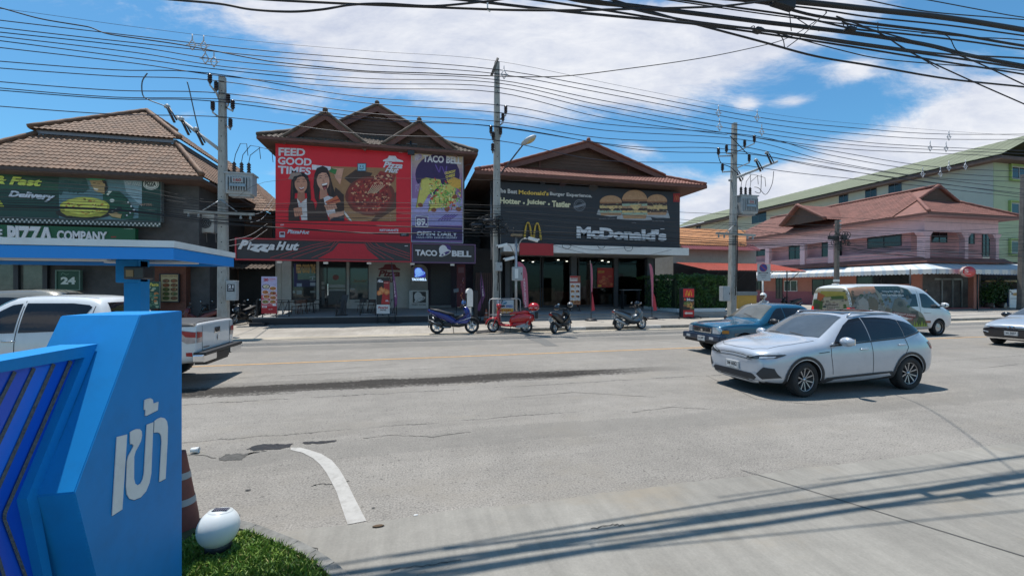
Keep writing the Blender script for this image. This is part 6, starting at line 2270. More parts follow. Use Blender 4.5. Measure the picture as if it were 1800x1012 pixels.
for pix in ([(1384,8),(1388,26),(1391,56)],[(1443,32),(1425,50),(1408,66),(1384,84)],[(1330,56),(1365,60),(1376,70),(1379,84)],[(1395,30),(1420,46),(1440,56)],[(1543,40),(1546,60),(1570,74),(1650,122)],[(1620,60),(1664,64),(1680,88),(1700,104)]):
 mb = MB()
 mb.tube(spline([PY(a, b_, 4.5) for a, b_ in pix]),.006, M_CABLE, 5)
 tag(mb.bd('cable_lashing'), 'thin lashing wire knotted across the overhead cable bundle', 'lashing', 'lashing wires of the overhead bundle')
for i, (px_, py_, lb) in enumerate(((1376,6, 'black splice closure where the thickest cables meet at the top'),(1494,54, 'small dark clip riding on the main overhead cable'),(1332,55, 'dark clamp at left end of the loop in the bundle'))):
 c = PY(px_, py_, 4.45)
 mb = MB()
 s_ = (1.6,.6,.5)[i]
 mb.box((-.10 * s_, -.05,-.04 * s_),(.10 * s_, .05,.04 * s_), M_CABLE, MT(c) @ MR(R(6),4, 'Y'),.015)
 for k in range(5):
  mb.tube([c + Vc((-.1 + k * .05,0,.03)), c + Vc((-.1 + k * .05 + rg.uniform(-.06,.06),0,.1 * s_))],.006, M_CABLE, 5)
 tag(mb.bd('splice_closure' if i == 0 else 'cable_clip'), lb, 'cable fitting')
c = PY(857,16,4.4)
mb = MB()
mb.tube([c + Vc((0,0,.12)), c + Vc((0,0,-.02)), c + Vc((.03,0,-.03))],.008, MWH, 6)
tag(mb.bd('cable_clip'), 'small white hook clip on the straight top cable', 'clip')
# VEHICLES
def paint(name, rgb, metal=.3, rough=.28):
 return mat(name, rgb, rough, metal, var=.05, scale=1.3, coat=.8, dirt=.10)
M_PLATE = mat('plate_white', (.58,.58,.57),.5, var=.05)
M_PINK_ = ink(40,40,44)
M_HEAD = mat('headlight_glass', (.50,.53,.56),.08,.35, var=.25, scale=9)
M_HDARK = mat('headlight_housing', (.05,.055,.06),.15,.3, var=.3, scale=9)
M_TAIL = mat('tail_light_red', (.36,.012,.016),.15, var=.2, scale=9)
M_TAILC = mat('tail_light_clear', (.42,.36,.35),.15,.3, var=.2, scale=9)
M_GAP = mat('panel_gap', (.03,.03,.033),.8)
M_CLAD = mat('dark_cladding', (.035,.036,.04),.65, var=.15)
M_WSH = mat('windscreen_glass', (.075,.085,.095),.04, var=.25, scale=1.3, spec=.8)
class Car:
 def __init__(s, name, label, cat, L, stations, arches, colour, loc, rz, scale=1.0, group=None, sub=2):
  s.L = L
  s.t = thing(name, label, cat, loc, rz, group)
  s.t.scale = (scale, scale, scale)
  rings = []
  for st in stations:
   x = L / 2 - st[0]
   half = [(0, st[1][0][1])] + list(st[1])
   ring = [Vc((x, w, z)) for w, z in half] + [Vc((x, -w, z)) for w, z in half[-2:0:-1]]
   rings.append(ring)
  n = len(rings[0])
  vs = [v for r_ in rings for v in r_]
  fs = []
  for i in range(len(rings) - 1):
   for k in range(n):
    fs.append((i * n + k, i * n + (k + 1) % n, (i + 1) * n + (k + 1) % n, (i + 1) * n + k))
  fs.append(list(range(n))[::-1])
  fs.append([(len(rings) - 1) * n + k for k in range(n)])
  me = bpy.data.meshes.new('body')
  me.from_pydata([tuple(v) for v in vs],[], fs)
  bm = bmesh.new()
  bm.from_mesh(me)
  bmesh.ops.recalc_face_normals(bm, faces=bm.faces[:])
  bm.to_mesh(me)
  bm.free()
  o = bpy.data.objects.new('body', me)
  COL.objects.link(o)
  md = o.modifiers.new('s', 'SUBSURF')
  md.levels = md.render_levels = sub
  cut = []
  for (t, z, r_, yin, yout) in arches:
   for sg_ in (1,-1):
    cb = bmesh.new()
    bmesh.ops.create_cone(cb, cap_ends=True, segments=40, radius1=r_, radius2=r_, depth=yout - yin,
 matrix=MT((L / 2 - t, sg_ * (yin + yout) / 2, z)) @ MR(R(90),4, 'X'))
    cm = bpy.data.meshes.new('c')
    cb.to_mesh(cm)
    cb.free()
    co = bpy.data.objects.new('c', cm)
    COL.objects.link(co)
    bo = o.modifiers.new('b', 'BOOLEAN')
    bo.object = co
    bo.operation = 'DIFFERENCE'
    bo.solver = 'EXACT'
    cut.append(co)
  apply_mods(o)
  for c in cut:
   bpy.data.objects.remove(c)
  me = o.data
  me.materials.clear()
  me.materials.append(colour)
  me.materials.append(MBK)
  for p in me.polygons:
   p.use_smooth = True
   p.material_index = 0
   c = p.center
   for (t, z, r_, yin, yout) in arches:
    if math.hypot(c.x - (L / 2 - t), c.z - z) < r_ * 1.003 and abs(c.y) > yin - .01:
     p.material_index = 1
   if c.z < .30 and p.normal.z < -.5:
    p.material_index = 1
  me.set_sharp_from_angle(angle=R(38))
  o.parent = s.t
  s.body = o
  bm = bmesh.new()
  bm.from_mesh(me)
  s.bvh = BVHTree.FromBMesh(bm)
  bm.free()
 def decal(s, name, view, polys, m, parent=None, off=.006, seg=.07, build=True, mb=None):
  """panel laid on the body: polys in (t,z) for sides 'L'/'R', (y,z) for 'F'/'B', (t,y) for 'T'"""
  mb = mb or MB()
  if polys and not isinstance(polys[0][0],(tuple, list)):
   polys = [polys]
  for pl in polys:
   bm = bmesh.new()
   bm.faces.new([bm.verts.new((a, b_, 0)) for a, b_ in pl])
   bmesh.ops.triangulate(bm, faces=bm.faces[:])
   for _ in range(7):
    lg = [e for e in bm.edges if e.calc_length() > seg]
    if not lg:
     break
    bmesh.ops.subdivide_edges(bm, edges=lg, cuts=1)
    bmesh.ops.triangulate(bm, faces=bm.faces[:])
   for v in bm.verts:
    a, b_ = v.co.x, v.co.y
    if view in 'LR':
     sg_ = 1 if view == 'L' else -1
     o, d = Vc((s.L / 2 - a, sg_ * 4, b_)), Vc((0,-sg_, 0))
    elif view == 'F':
     o, d = Vc((s.L, a, b_)), Vc((-1,0,0))
    elif view == 'B':
     o, d = Vc((-s.L, a, b_)), Vc((1,0,0))
    else:
     o, d = Vc((s.L / 2 - a, b_, 5)), Vc((0,0,-1))
    h = s.bvh.ray_cast(o, d)
    if h[0] is None:
     h = s.bvh.find_nearest(o + d * (4 - .85 if view in 'LR' else s.L * .52 if view in 'FB' else 3.5))
    nn = h[1]
    if nn.dot(d) > 0:
     nn = -nn
    v.co = h[0] + nn * off
   mb.bm(bm, m, smooth=True)
  if build:
   return mb.bd(name, None, parent or s.t, local=True)
  return mb
 def strip(s, name, view, pts, w, m, parent=None, off=.006):
  polys = []
  for (x0, y0),(x1, y1) in zip(pts, pts[1:]):
   dx, dy = x1 - x0, y1 - y0
   l = math.hypot(dx, dy) or 1
   nx, ny = -dy / l * w / 2, dx / l * w / 2
   polys.append([(x0 + nx, y0 + ny),(x1 + nx, y1 + ny),(x1 - nx, y1 - ny),(x0 - nx, y0 - ny)])
  return s.decal(name, view, polys, m, parent, off, .12)
 def wheel(s, t, y, r_, w, style, sgn, steer=0.0):
  M0 = MT((s.L / 2 - t, sgn * y, r_)) @ MR(steer, 4, 'Z') @ MR(R(-90 * sgn),4, 'X')
  mb = MB()
  ri = r_ * .665
  mb.lathe([(ri, -w / 2),(r_ * .93,-w / 2),(r_ * .985,-w * .36),(r_, -w * .2),(r_, w * .2),(r_ * .985, w * .36),(r_ * .93, w / 2),(ri * 1.02, w / 2 - .004),(ri, w * .38),(ri, -w / 2)], M_RUBBER, 36, M0)
  for k in range(36): 
   a = 2 * math.pi * k / 36
   for yy in (-.25,.25):
    mb.box((r_ - .004,-.012, w * yy - .03),(r_ + .003,.012, w * yy + .03), M_RUBBER, M0 @ MR(a, 4, 'Z'))
  wh = mb.bd('wheel', None, s.t, local=True)
  mb = MB()
  mb.lathe([(ri, w * .36),(ri * .97, w * .41),(ri * .90, w * .34),(ri * .88, w * .05),(.06,0)], MBK, 30, M0)
  if style == 'steel':
   mb.lathe([(ri * .9, w * .15),(ri * .62, w * .30),(ri * .5, w * .24),(.07, w * .30),(0.0, w * .33)], M_ALLOY, 24, M0)
   for k in range(8):
    a = 2 * math.pi * k / 8
    mb.lathe([(0,.004),(.026,0)], MBK, 8, M0 @ MR(a, 4, 'Z') @ MT((ri * .74,0, w * .26)))
  else:
   n = 5 if style != 'six' else 6
   for k in range(n):
    for d in (-1,1):
     a0 = 2 * math.pi * k / n
     p = lambda rr, aa, zz: M0 @ Vc((rr * math.cos(aa), rr * math.sin(aa), zz))
     a1, a2 = a0 + d * .07, a0 + d * .30
     wd = .055
     z0, z1 = w * .27, w * .38
     q = [p(ri * .14, a1 - .25, z0), p(ri * .96, a2 - wd, z1), p(ri * .96, a2 + wd * 1.2, z1), p(ri * .14, a1 + .25, z0)]
     nn = (M0.to_3x3() @ Vc((0,0,1))) * -.025
     mb.prism(q, nn, M_ALLOY)
   mb.lathe([(0, w * .36),(ri * .15, w * .35),(ri * .17, w * .28)], M_ALLOY, 16, M0)
  mb.lathe([(ri * 1.0, w * .37),(ri * 1.0, w * .415),(ri * .955, w * .42),(ri * .945, w * .36)], M_ALLOY, 36, M0)
  mb.bd('rim', None, wh, local=True)
 def wheels(s, tf, tr, y, r_, w, style, steer=0.0):
  for sg_ in (1,-1):
   s.wheel(tf, y, r_, w, style, sg_, steer)
   s.wheel(tr, y, r_, w, style, sg_)
 def part(s, name, fn, parent=None):
  mb = MB()
  fn(mb)
  return mb.bd(name, None, parent or s.t, local=True)
 def plate(s, view, cy, cz, txt, w=.34, h=.15):
  f = lambda a, b_: (cy + (a - .5) * w, cz + (.5 - b_) * h)
  sg_ = 1 if view == 'F' else -1
  o, d = Vc((sg_ * s.L, cy, cz)), Vc((-sg_, 0,0))
  hit = s.bvh.ray_cast(o, d)[0]
  x = hit.x + sg_ * .03
  mb = MB()
  mb.box((min(x, x - sg_ * .025), cy - w / 2, cz - h / 2),(max(x, x - sg_ * .025), cy + w / 2, cz + h / 2), M_PLATE, None, .004)
  pl = mb.bd('plate', None, s.t, local=True)
  rev = 1 if view == 'F' else -1
  art = Art(lambda u, v: Vc((x, cy + rev * (u - .5) * w, cz + (.5 - v) * h)),(sg_, 0,0), lift=.0015)
  art.text(txt, (.12,.12,.88,.66), ink(30,30,34),.03, layer=1)
  art.text('CHIANG MAI', (.3,.78,.7,.9), ink(30,30,34),.0, layer=1)
  fr = [(.03,.05),(.97,.05),(.97,.95),(.03,.95),(.03,.05)]
  art.line(fr, .02, ink(60,60,64),1)
  art.mb.bd('lettering', None, pl, local=True)
  return pl
 def mirror(s, t, y, z, colour, sg_, size=1.0):
  def f(mb):
   Mx = MT((s.L / 2 - t, sg_ * (y + .12 * size), z))
   mb.ball((0,0,0),(.09 * size, .14 * size, .095 * size), colour, 14,9)
   mb.v = [Mx @ v for v in mb.v]
  o = s.part('wing_mirror', f)
  def g(mb):
   mb.tube([(s.L / 2 - t - .02, sg_ * (y - .06), z - .08),(s.L / 2 - t, sg_ * (y + .05), z - .05)],.03, MBK, 8)
   mb.box((s.L / 2 - t - .085, sg_ * (y + .12 * size) - .10, z - .06),(s.L / 2 - t - .06, sg_ * (y + .12 * size) + .10, z + .06), M_CHROME)
  s.part('stalk', g, o)
  return o
 def handle(s, t, z, sg_, m):
  o, d = Vc((s.L / 2 - t, sg_ * 4, z)), Vc((0,-sg_, 0))
  p = s.bvh.ray_cast(o, d)[0]
  def f(mb):
   mb.tube([(p.x + .10, p.y - sg_ * .01, z),(p.x + .07, p.y + sg_ * .028, z + .004),(p.x - .07, p.y + sg_ * .028, z + .004),(p.x - .10, p.y - sg_ * .01, z)],.016, m, 8)
  s.part('door_handle', f)
def arch_ring(car, t, z, r0, r1, m, a0=-12, a1=192, name='wheel_arch'):
 for v in ('L', 'R'):
  polys = []
  n = 16
  for i in range(n):
   a, b_ = R(a0 + (a1 - a0) * i / n), R(a0 + (a1 - a0) * (i + 1) / n)
   polys.append([(t - r0 * math.cos(a), z + r0 * math.sin(a)),(t - r1 * math.cos(a), z + r1 * math.sin(a)),(t - r1 * math.cos(b_), z + r1 * math.sin(b_)),(t - r0 * math.cos(b_), z + r0 * math.sin(b_))])
  car.decal(name, v, polys, m, off=.014, seg=.08)
def suv_stations(h=1.0):
 S = [
  (0.00,[(.52,.34),(.60,.42),(.64,.60),(.60,.76),(.46,.81),(.24,.83),(0,.835)]),
  (0.05,[(.64,.25),(.74,.40),(.77,.61),(.72,.80),(.56,.86),(.28,.885),(0,.89)]),
  (0.20,[(.74,.21),(.83,.36),(.86,.62),(.83,.85),(.68,.92),(.36,.955),(0,.96)]),
  (0.50,[(.78,.20),(.90,.34),(.925,.65),(.90,.90),(.76,.98),(.40,1.02),(0,1.03)]),
  (0.95,[(.80,.19),(.915,.33),(.938,.67),(.915,.945),(.80,1.03),(.42,1.075),(0,1.085)]),
  (1.30,[(.80,.19),(.915,.33),(.938,.68),(.92,.975),(.82,1.06),(.44,1.105),(0,1.115)]),
  (1.42,[(.80,.19),(.915,.33),(.938,.68),(.92,.985),(.815,1.09),(.46,1.15),(0,1.165)]),
  (1.95,[(.80,.19),(.912,.33),(.938,.69),(.922,1.00),(.735,1.36),(.48,1.43),(0,1.45)]),
  (2.25,[(.80,.19),(.910,.33),(.936,.69),(.922,1.01),(.69,1.49),(.50,1.56),(0,1.575)]),
  (2.75,[(.80,.19),(.908,.33),(.934,.69),(.922,1.02),(.675,1.53),(.50,1.605),(0,1.62)]),
  (3.30,[(.80,.19),(.912,.34),(.938,.70),(.92,1.05),(.665,1.515),(.50,1.59),(0,1.605)]),
  (3.80,[(.80,.20),(.918,.36),(.94,.72),(.905,1.08),(.64,1.45),(.47,1.53),(0,1.545)]),
  (4.02,[(.80,.22),(.915,.38),(.935,.74),(.885,1.10),(.62,1.36),(.45,1.44),(0,1.465)]),
  (4.22,[(.78,.25),(.88,.40),(.90,.76),(.85,1.06),(.63,1.16),(.42,1.21),(0,1.23)]),
  (4.38,[(.72,.30),(.82,.44),(.84,.76),(.80,1.00),(.62,1.05),(.38,1.075),(0,1.08)]),
  (4.455,[(.58,.38),(.68,.48),(.70,.76),(.66,.93),(.52,.97),(.30,.985),(0,.99)]),
 ]
 k = lambda t, z: z * h if z < .95 else z * h + (z - .95) * h * (.05 if t < 3 else .05 + .13 * min(1,(t - 3) / .9))
 return [(t, [(w, k(t, z)) for w, z in p]) for t, p in S]
def suv_details(c, col, plate_txt, style='five'):
 for v in ('L', 'R'):
  w = c.decal('window', v, [(1.60,1.02),(1.72,1.13),(2.05,1.37),(2.28,1.488),(2.52,1.52),(2.56,1.52),(2.56,1.065)], M_CGLASS)
  c.decal('window', v, [(2.585,1.067),(2.585,1.522),(3.0,1.52),(3.36,1.49),(3.52,1.458),(3.50,1.12)], M_CGLASS)
  c.decal('window', v, [(3.515,1.125),(3.535,1.455),(3.72,1.42),(3.95,1.34),(4.10,1.25),(3.90,1.20),(3.62,1.145)], M_CGLASS)
  c.strip('window_trim', v, [(1.50,.985),(2.5,1.045),(3.50,1.10),(3.66,1.135),(4.06,1.21)],.028, M_CLAD, off=.008)
  c.strip('door_seam', v, [(1.52,.99),(1.50,.80),(1.56,.42)],.012, M_GAP, off=.003)
  c.strip('door_seam', v, [(2.57,1.04),(2.58,.75),(2.60,.40)],.012, M_GAP, off=.003)
  c.strip('door_seam', v, [(3.50,1.10),(3.55,.90),(3.36,.62),(3.26,.42)],.012, M_GAP, off=.003)
  c.decal('side_cladding', v, [(1.22,.245),(1.42,.36),(2.4,.40),(3.12,.42),(3.20,.30),(3.1,.25)], M_CLAD, off=.012)
  c.decal('silver_blade', v, [(1.36,.25),(1.60,.325),(2.3,.355),(3.02,.385),(3.10,.335),(2.4,.27),(1.9,.245)], col, off=.020)
  c.strip('badge_strip', v, [(1.20,.855),(1.46,.875)],.014, M_CLAD, off=.006)
 c.decal('windscreen', 'T', [(1.45,.70),(1.95,.60),(2.21,.55),(2.24,0),(2.21,-.55),(1.95,-.60),(1.45,-.70),(1.36,-.45),(1.33,0),(1.36,.45)], M_WSH, off=.007)
 c.decal('sunroof', 'T', [(2.36,.46),(3.3,.44),(3.3,-.44),(2.36,-.46)], M_CGLASS, off=.006)
 c.decal('rear_window', 'T', [(3.98,.50),(4.20,.52),(4.20,-.52),(3.98,-.50)], M_CGLASS, off=.006)
 c.decal('headlight', 'F', [(.36,.725),(.58,.735),(.84,.775),(.875,.835),(.82,.872),(.60,.835),(.40,.775)], M_HDARK, off=.010)
 c.decal('headlight', 'F', [(-.36,.725),(-.58,.735),(-.84,.775),(-.875,.835),(-.82,.872),(-.60,.835),(-.40,.775)], M_HDARK, off=.010)
 for s_ in (1,-1):
  c.decal('light_strip', 'F', [[(s_ * .42,.772),(s_ * .60,.832),(s_ * .83,.868),(s_ * .86,.845),(s_ * .62,.808),(s_ * .46,.762)],[(s_ * .66,.752),(s_ * .82,.782),(s_ * .83,.81),(s_ * .66,.785)]], M_HEAD, off=.016)
 c.decal('nose_trim', 'F', [(-.42,.765),(-.30,.79),(0,.80),(.30,.79),(.42,.765),(.42,.752),(.30,.777),(0,.786),(-.30,.777),(-.42,.752)], M_CHROME, off=.010)
 c.decal('nose_trim', 'F', [(-.50,.715),(0,.735),(.50,.715),(.50,.703),(0,.723),(-.50,.703)], M_CLAD, off=.010)
 c.decal('lower_grille', 'F', [(-.62,.40),(-.48,.44),(.48,.44),(.62,.40),(.54,.32),(-.54,.32)], M_CLAD, off=.012)
 c.decal('bumper_blade', 'F', [(-.64,.335),(-.48,.30),(.48,.30),(.64,.335),(.60,.28),(.45,.255),(-.45,.255),(-.60,.28)], col, off=.022)
 for s_ in (1,-1):
  c.decal('air_intake', 'F', [(s_ * .60,.44),(s_ * .74,.60),(s_ * .84,.58),(s_ * .86,.40),(s_ * .70,.36)], M_CLAD, off=.012)
  c.decal('silver_frame', 'F', [(s_ * .50,.47),(s_ * .60,.46),(s_ * .70,.36),(s_ * .66,.335)], col, off=.018)
 c.strip('bonnet_seam', 'T', [(1.30,.72),(.75,.70),(.28,.62),(.12,.40),(.09,0),(.12,-.40),(.28,-.62),(.75,-.70),(1.30,-.72)],.012, M_GAP, off=.003)
 c.strip('wiper', 'T', [(1.37,.42),(1.42,.05)],.02, MBK, off=.016)
 c.strip('wiper', 'T', [(1.37,-.15),(1.42,-.50)],.02, MBK, off=.016)
 for v in ('L', 'R'):
  c.decal('tail_light', v, [(4.16,.985),(4.30,1.00),(4.385,.96),(4.37,.87),(4.28,.83),(4.22,.90)], M_TAIL, off=.010)
 c.decal('tail_light', 'B', [(-.66,.86),(-.66,.94),(.66,.94),(.66,.86)], M_TAIL, off=.010)
 arch_ring(c, .89,.345,.355,.46, M_CLAD)
 arch_ring(c, 3.61,.345,.355,.46, M_CLAD)
 for s_ in (1,-1):
  c.part('roof_rail', lambda mb: mb.tube([(c.L / 2 - 2.30, s_ * .60,1.545),(c.L / 2 - 2.42, s_ * .605,1.615),(c.L / 2 - 3.4, s_ * .585,1.60),(c.L / 2 - 3.85, s_ * .545,1.505)],.018, M_ALLOY, 8))
  c.mirror(1.74,.93,1.08, col, s_)
  c.handle(2.35,.90, s_, col)
  c.handle(3.38,.955, s_, col)
 c.part('roof_spoiler', lambda mb: mb.prism([(c.L / 2 - 3.92,.52,1.50),(c.L / 2 - 4.18,.50,1.435),(c.L / 2 - 4.22,0,1.445),(c.L / 2 - 4.18,-.50,1.435),(c.L / 2 - 3.92,-.52,1.50)],(0,0,.035), col))
 c.part('roof_fin', lambda mb: mb.prism([(c.L / 2 - 3.62,.02,1.56),(c.L / 2 - 3.83,.02,1.54),(c.L / 2 - 3.80,.01,1.64)],(0,-.03,0), col))
 c.wheels(.89,3.61,.81,.345,.225, style, R(6))
 c.plate('F', .0,.545, plate_txt, .36,.16)
SILV = paint('pale_silver_blue_paint', (.46,.49,.54),.25,.24)
ya = (PG(1412,698).y + PG(1592,684).y) / 2
xa_, xb_ = PG(1412,698).x, PG(1592,684).x
sc = (xb_ - xa_) / 2.72
byd = Car('crossover_car', 'pale silver-blue crossover car with two-tone alloys in the near lane', 'car', 4.455, suv_stations(),
 [(.89,.345,.385,.52,1.1),(3.61,.345,.385,.52,1.1)], SILV, (xa_ + (.89 - 0) * sc * 0 + (xb_ - xa_) / 2 - (0.5 * (.89 + 3.61) - 4.455 / 2) * sc, ya + .84 * sc, 0), R(180), sc)
suv_details(byd, SILV, '\u0e07\u0e1e 6062')
BEI = paint('beige_paint', (.30,.27,.22),.4,.35)
bx = Car('parked_suv', 'beige SUV parked behind the white pickup at the left edge', 'car', 4.455, suv_stations(1.06),
 [(.89,.345,.385,.52,1.1),(3.61,.345,.385,.52,1.1)], BEI, (PY(30,520,17.0).x - .6,17.2,0), R(180),1.12)
suv_details(bx, BEI, '\u0e01\u0e02 4821')
def pickup_stations(roof=1.78, hood=1.10, bed=1.25, belt=1.10, nose=.0, boxy=0.0, hw=.925):
 k = hw / .925
 W = lambda p: [(w * k, z) for w, z in p]
 S = [
  (0.00, W([(.60,.48),(.66,.55),(.68,.72),(.66,.88),(.54,.93),(.28,.95),(0,.955)])),
  (0.06, W([(.74,.42),(.80,.52),(.83,.74),(.80,.92),(.66, hood - .10),(.32, hood - .07),(0, hood - .06)])),
  (0.30, W([(.80,.40),(.88,.50),(.91,.76),(.88,.98),(.74, hood - .035),(.36, hood - .01),(0, hood)])),
  (1.00, W([(.80,.38),(.895,.48),(.925,.78),(.905,1.02),(.79, hood),(.40, hood + .035),(0, hood + .045)])),
  (1.42, W([(.80,.38),(.895,.48),(.925,.79),(.91, belt - .04),(.80, hood + .02),(.42, hood + .06),(0, hood + .075)])),
  (1.52, W([(.80,.38),(.895,.48),(.925,.79),(.91, belt - .03),(.79, hood + .09),(.46, hood + .14),(0, hood + .155)])),
  (2.02, W([(.80,.38),(.893,.48),(.925,.80),(.912, belt),(.70, roof - .16),(.52, roof - .06),(0, roof - .04)])),
  (2.22, W([(.80,.38),(.893,.48),(.925,.80),(.912, belt),(.68, roof - .09),(.54, roof - .005),(0, roof + .015)])),
  (2.80, W([(.80,.38),(.893,.48),(.925,.80),(.912, belt),(.68, roof - .08),(.55, roof + .005),(0, roof + .025)])),
  (3.38, W([(.80,.38),(.893,.48),(.925,.80),(.912, belt + .01),(.68, roof - .10),(.54, roof - .02),(0, roof)])),
  (3.56, W([(.80,.38),(.893,.48),(.925,.80),(.912, belt + .02),(.69, roof - .18),(.54, roof - .10),(0, roof - .08)])),
  (3.68, W([(.80,.40),(.893,.48),(.925,.80),(.912, bed - .06),(.86, bed - .01),(.62, bed + .01),(0, bed + .02)])),
  (3.76, W([(.80,.40),(.893,.48),(.925,.80),(.912, bed - .08),(.87, bed - .015),(.62, bed - .005),(0, bed)])),
  (4.60, W([(.80,.42),(.89,.50),(.92,.80),(.908, bed - .08),(.87, bed - .015),(.62, bed - .005),(0, bed)])),
  (5.10, W([(.78,.46),(.87,.54),(.90,.80),(.89, bed - .08),(.86, bed - .015),(.62, bed - .005),(0, bed)])),
  (5.17, W([(.76,.48),(.86,.56),(.885,.80),(.88, bed - .09),(.85, bed - .025),(.62, bed - .015),(0, bed - .012)])),
  (5.19, W([(.72,.52),(.83,.60),(.86,.80),(.85, bed - .12),(.80, bed - .06),(.55, bed - .05),(0, bed - .05)])),
 ]
 return S
WHT = paint('white_car_paint', (.66,.67,.67),.0,.3)
pk = Car('pickup_truck', 'white double-cab pickup with black bed cover driving off at the left', 'pickup truck', 5.19, pickup_stations(1.80,1.10,1.27),
 [(.95,.37,.43,.50,1.1),(4.05,.37,.43,.50,1.1)], WHT, (-4.24 - 5.19 / 2 * 1.0,10.5,0), R(180),1.03)
for v in ('L', 'R'):
 pk.decal('window', v, [(1.74,1.13),(2.06,1.52),(2.22,1.63),(2.36,1.655),(2.36,1.14)], M_CGLASS)
 pk.decal('window', v, [(2.42,1.14),(2.42,1.66),(3.1,1.655),(3.36,1.62),(3.42,1.58),(3.22,1.16)], M_CGLASS)
 pk.strip('door_seam', v, [(2.39,1.70),(2.39,.80),(2.42,.52)],.012, M_GAP, off=.003)
 pk.strip('door_seam', v, [(3.46,1.60),(3.44,1.1),(3.36,.80),(3.30,.52)],.012, M_GAP, off=.003)
 pk.strip('bed_seam', v, [(3.64,1.24),(3.64,.52)],.02, M_GAP, off=.003)
 pk.decal('tail_light', v, [(4.72,1.12),(4.86,1.14),(5.165,1.09),(5.165,.88),(5.04,.87),(4.86,.98)], M_TAILC, off=.010)
 pk.decal('tail_lens', v, [(4.90,1.125),(5.168,1.085),(5.168,.985),(5.02,1.0)], M_TAIL, off=.016)
 pk.handle(2.30,1.0,1 if v == 'L' else -1, M_CHROME)
 pk.handle(3.28,1.0,1 if v == 'L' else -1, M_CHROME)
 pk.decal('bed_rail', v, [(3.72,1.235),(5.16,1.235),(5.16,1.195),(3.72,1.195)], MBK, off=.012)
 pk.decal('reflector', v, [(5.02,.70),(5.12,.70),(5.12,.62),(5.02,.63)], M_TAIL, off=.010)
 arch_ring(pk, .95,.37,.42,.47, WHT, name='fender_flare')
 arch_ring(pk, 4.05,.37,.42,.47, WHT, name='fender_flare')
pk.decal('bed_cover', 'T', [(3.74,.86),(5.14,.84),(5.14,-.84),(3.74,-.86)], mat('vinyl_cover', (.035,.035,.037),.6, var=.2), off=.014)
pk.decal('rear_window', 'B', [(-.58,1.34),(-.50,1.66),(.50,1.66),(.58,1.34)], M_CGLASS)
pk.decal('tail_light', 'B', [(.66,.88),(.66,1.08),(.85,1.10),(.85,.88)], M_TAILC, off=.010)
pk.decal('tail_light', 'B', [(-.66,.88),(-.66,1.08),(-.85,1.10),(-.85,.88)], M_TAILC, off=.010)
pk.decal('tail_lens', 'B', [[(.67,.98),(.67,1.07),(.85,1.09),(.85,.97)],[(-.67,.98),(-.67,1.07),(-.85,1.09),(-.85,.97)]], M_TAIL, off=.016)
pk.strip('tailgate_seam', 'B', [(.64,1.2),(.64,.70),(-.64,.70),(-.64,1.2)],.014, M_GAP, off=.003)
pk.decal('tailgate_handle', 'B', [(-.13,1.12),(.13,1.12),(.13,1.00),(-.13,1.00)], M_CHROME, off=.012)
pk.decal('handle_recess', 'B', [(-.09,1.085),(.09,1.085),(.09,1.02),(-.09,1.02)], MBK, off=.018)
pk.decal('badge', 'B', [[(-.05 + .055 * math.cos(R(a)) * k, .90 + .06 * math.sin(R(a)) * k) for a in range(0,360,30)] for k in (1.0,)], M_CHROME, off=.010)
pk.decal('badge_field', 'B', [(-.05 + .042 * math.cos(R(a)),.90 + .046 * math.sin(R(a))) for a in range(0,360,30)], WHT, off=.014)
pk.strip('badge_lettering', 'B', [(.36,.76),(.40,.76),(.44,.76),(.60,.765)],.03, mat('badge_grey', (.25,.26,.27),.3,.7), off=.008)
pk.plate('B', -.02,.56, '\u0e1c\u0e02 8150')
def bumper(mb):
 x = -5.19 / 2
 mb.box((x - .15,-.92,.50),(x + .05,-.36,.66), M_CHROME, None, .03)
 mb.box((x - .15,.36,.50),(x + .05,.92,.66), M_CHROME, None, .03)
 mb.box((x - .17,-.90,.64),(x + .05,.90,.70), MBK, None, .015)
 mb.box((x - .10,-.36,.46),(x + .05,.36,.62), MBK, None, .015)
 mb.box((x - .02,-.5,.40),(x + .2,.5,.48), MBK)
pk.part('rear_bumper', bumper)
pk.wheels(.95,4.05,.79,.37,.25, 'six')
for s_ in (1,-1):
 pk.mirror(1.86,.92,1.19, WHT, s_)
pk.decal('windscreen', 'T', [(1.56,.74),(2.18,.60),(2.18,-.60),(1.56,-.74)], M_WSH)
pk.strip('roof_seam', 'T', [(2.3,.50),(3.4,.50)],.014, M_GAP, off=.003)
BLU = paint('metallic_blue_paint', (.014,.10,.175),.35,.25)
bp_ = Car('pickup_truck', 'older metallic blue pickup with chrome grille beyond the silver crossover', 'pickup truck', 5.19, pickup_stations(1.58,.99,1.05,.98, hw=.88),
 [(.85,.34,.39,.50,1.1),(3.85,.34,.39,.50,1.1)], BLU, (8.75 + 5.19 / 2 * .93,11.25,0), R(180),.95)
for v in ('L', 'R'):
 bp_.decal('window', v, [(1.72,1.01),(2.08,1.34),(2.24,1.44),(2.42,1.46),(2.42,1.01)], M_CGLASS)
 bp_.decal('window', v, [(2.47,1.01),(2.47,1.46),(3.2,1.45),(3.40,1.40),(3.28,1.02)], M_CGLASS)
 bp_.strip('side_moulding', v, [(.5,.66),(5.0,.66)],.10, mat('lower_grey_band', (.16,.17,.18),.4,.3), off=.008)
 bp_.strip('door_seam', v, [(2.44,1.5),(2.44,.5)],.012, M_GAP, off=.003)
 bp_.decal('indicator', v, [(.10,.80),(.30,.80),(.30,.70),(.10,.70)], mat('amber_lens', (.45,.2,.04),.2), off=.010)
bp_.decal('windscreen', 'T', [(1.57,.70),(2.17,.56),(2.17,-.56),(1.57,-.70),(1.50,0)], mat('windscreen_brownish', (.13,.125,.11),.06, var=.3, scale=2, spec=.8))
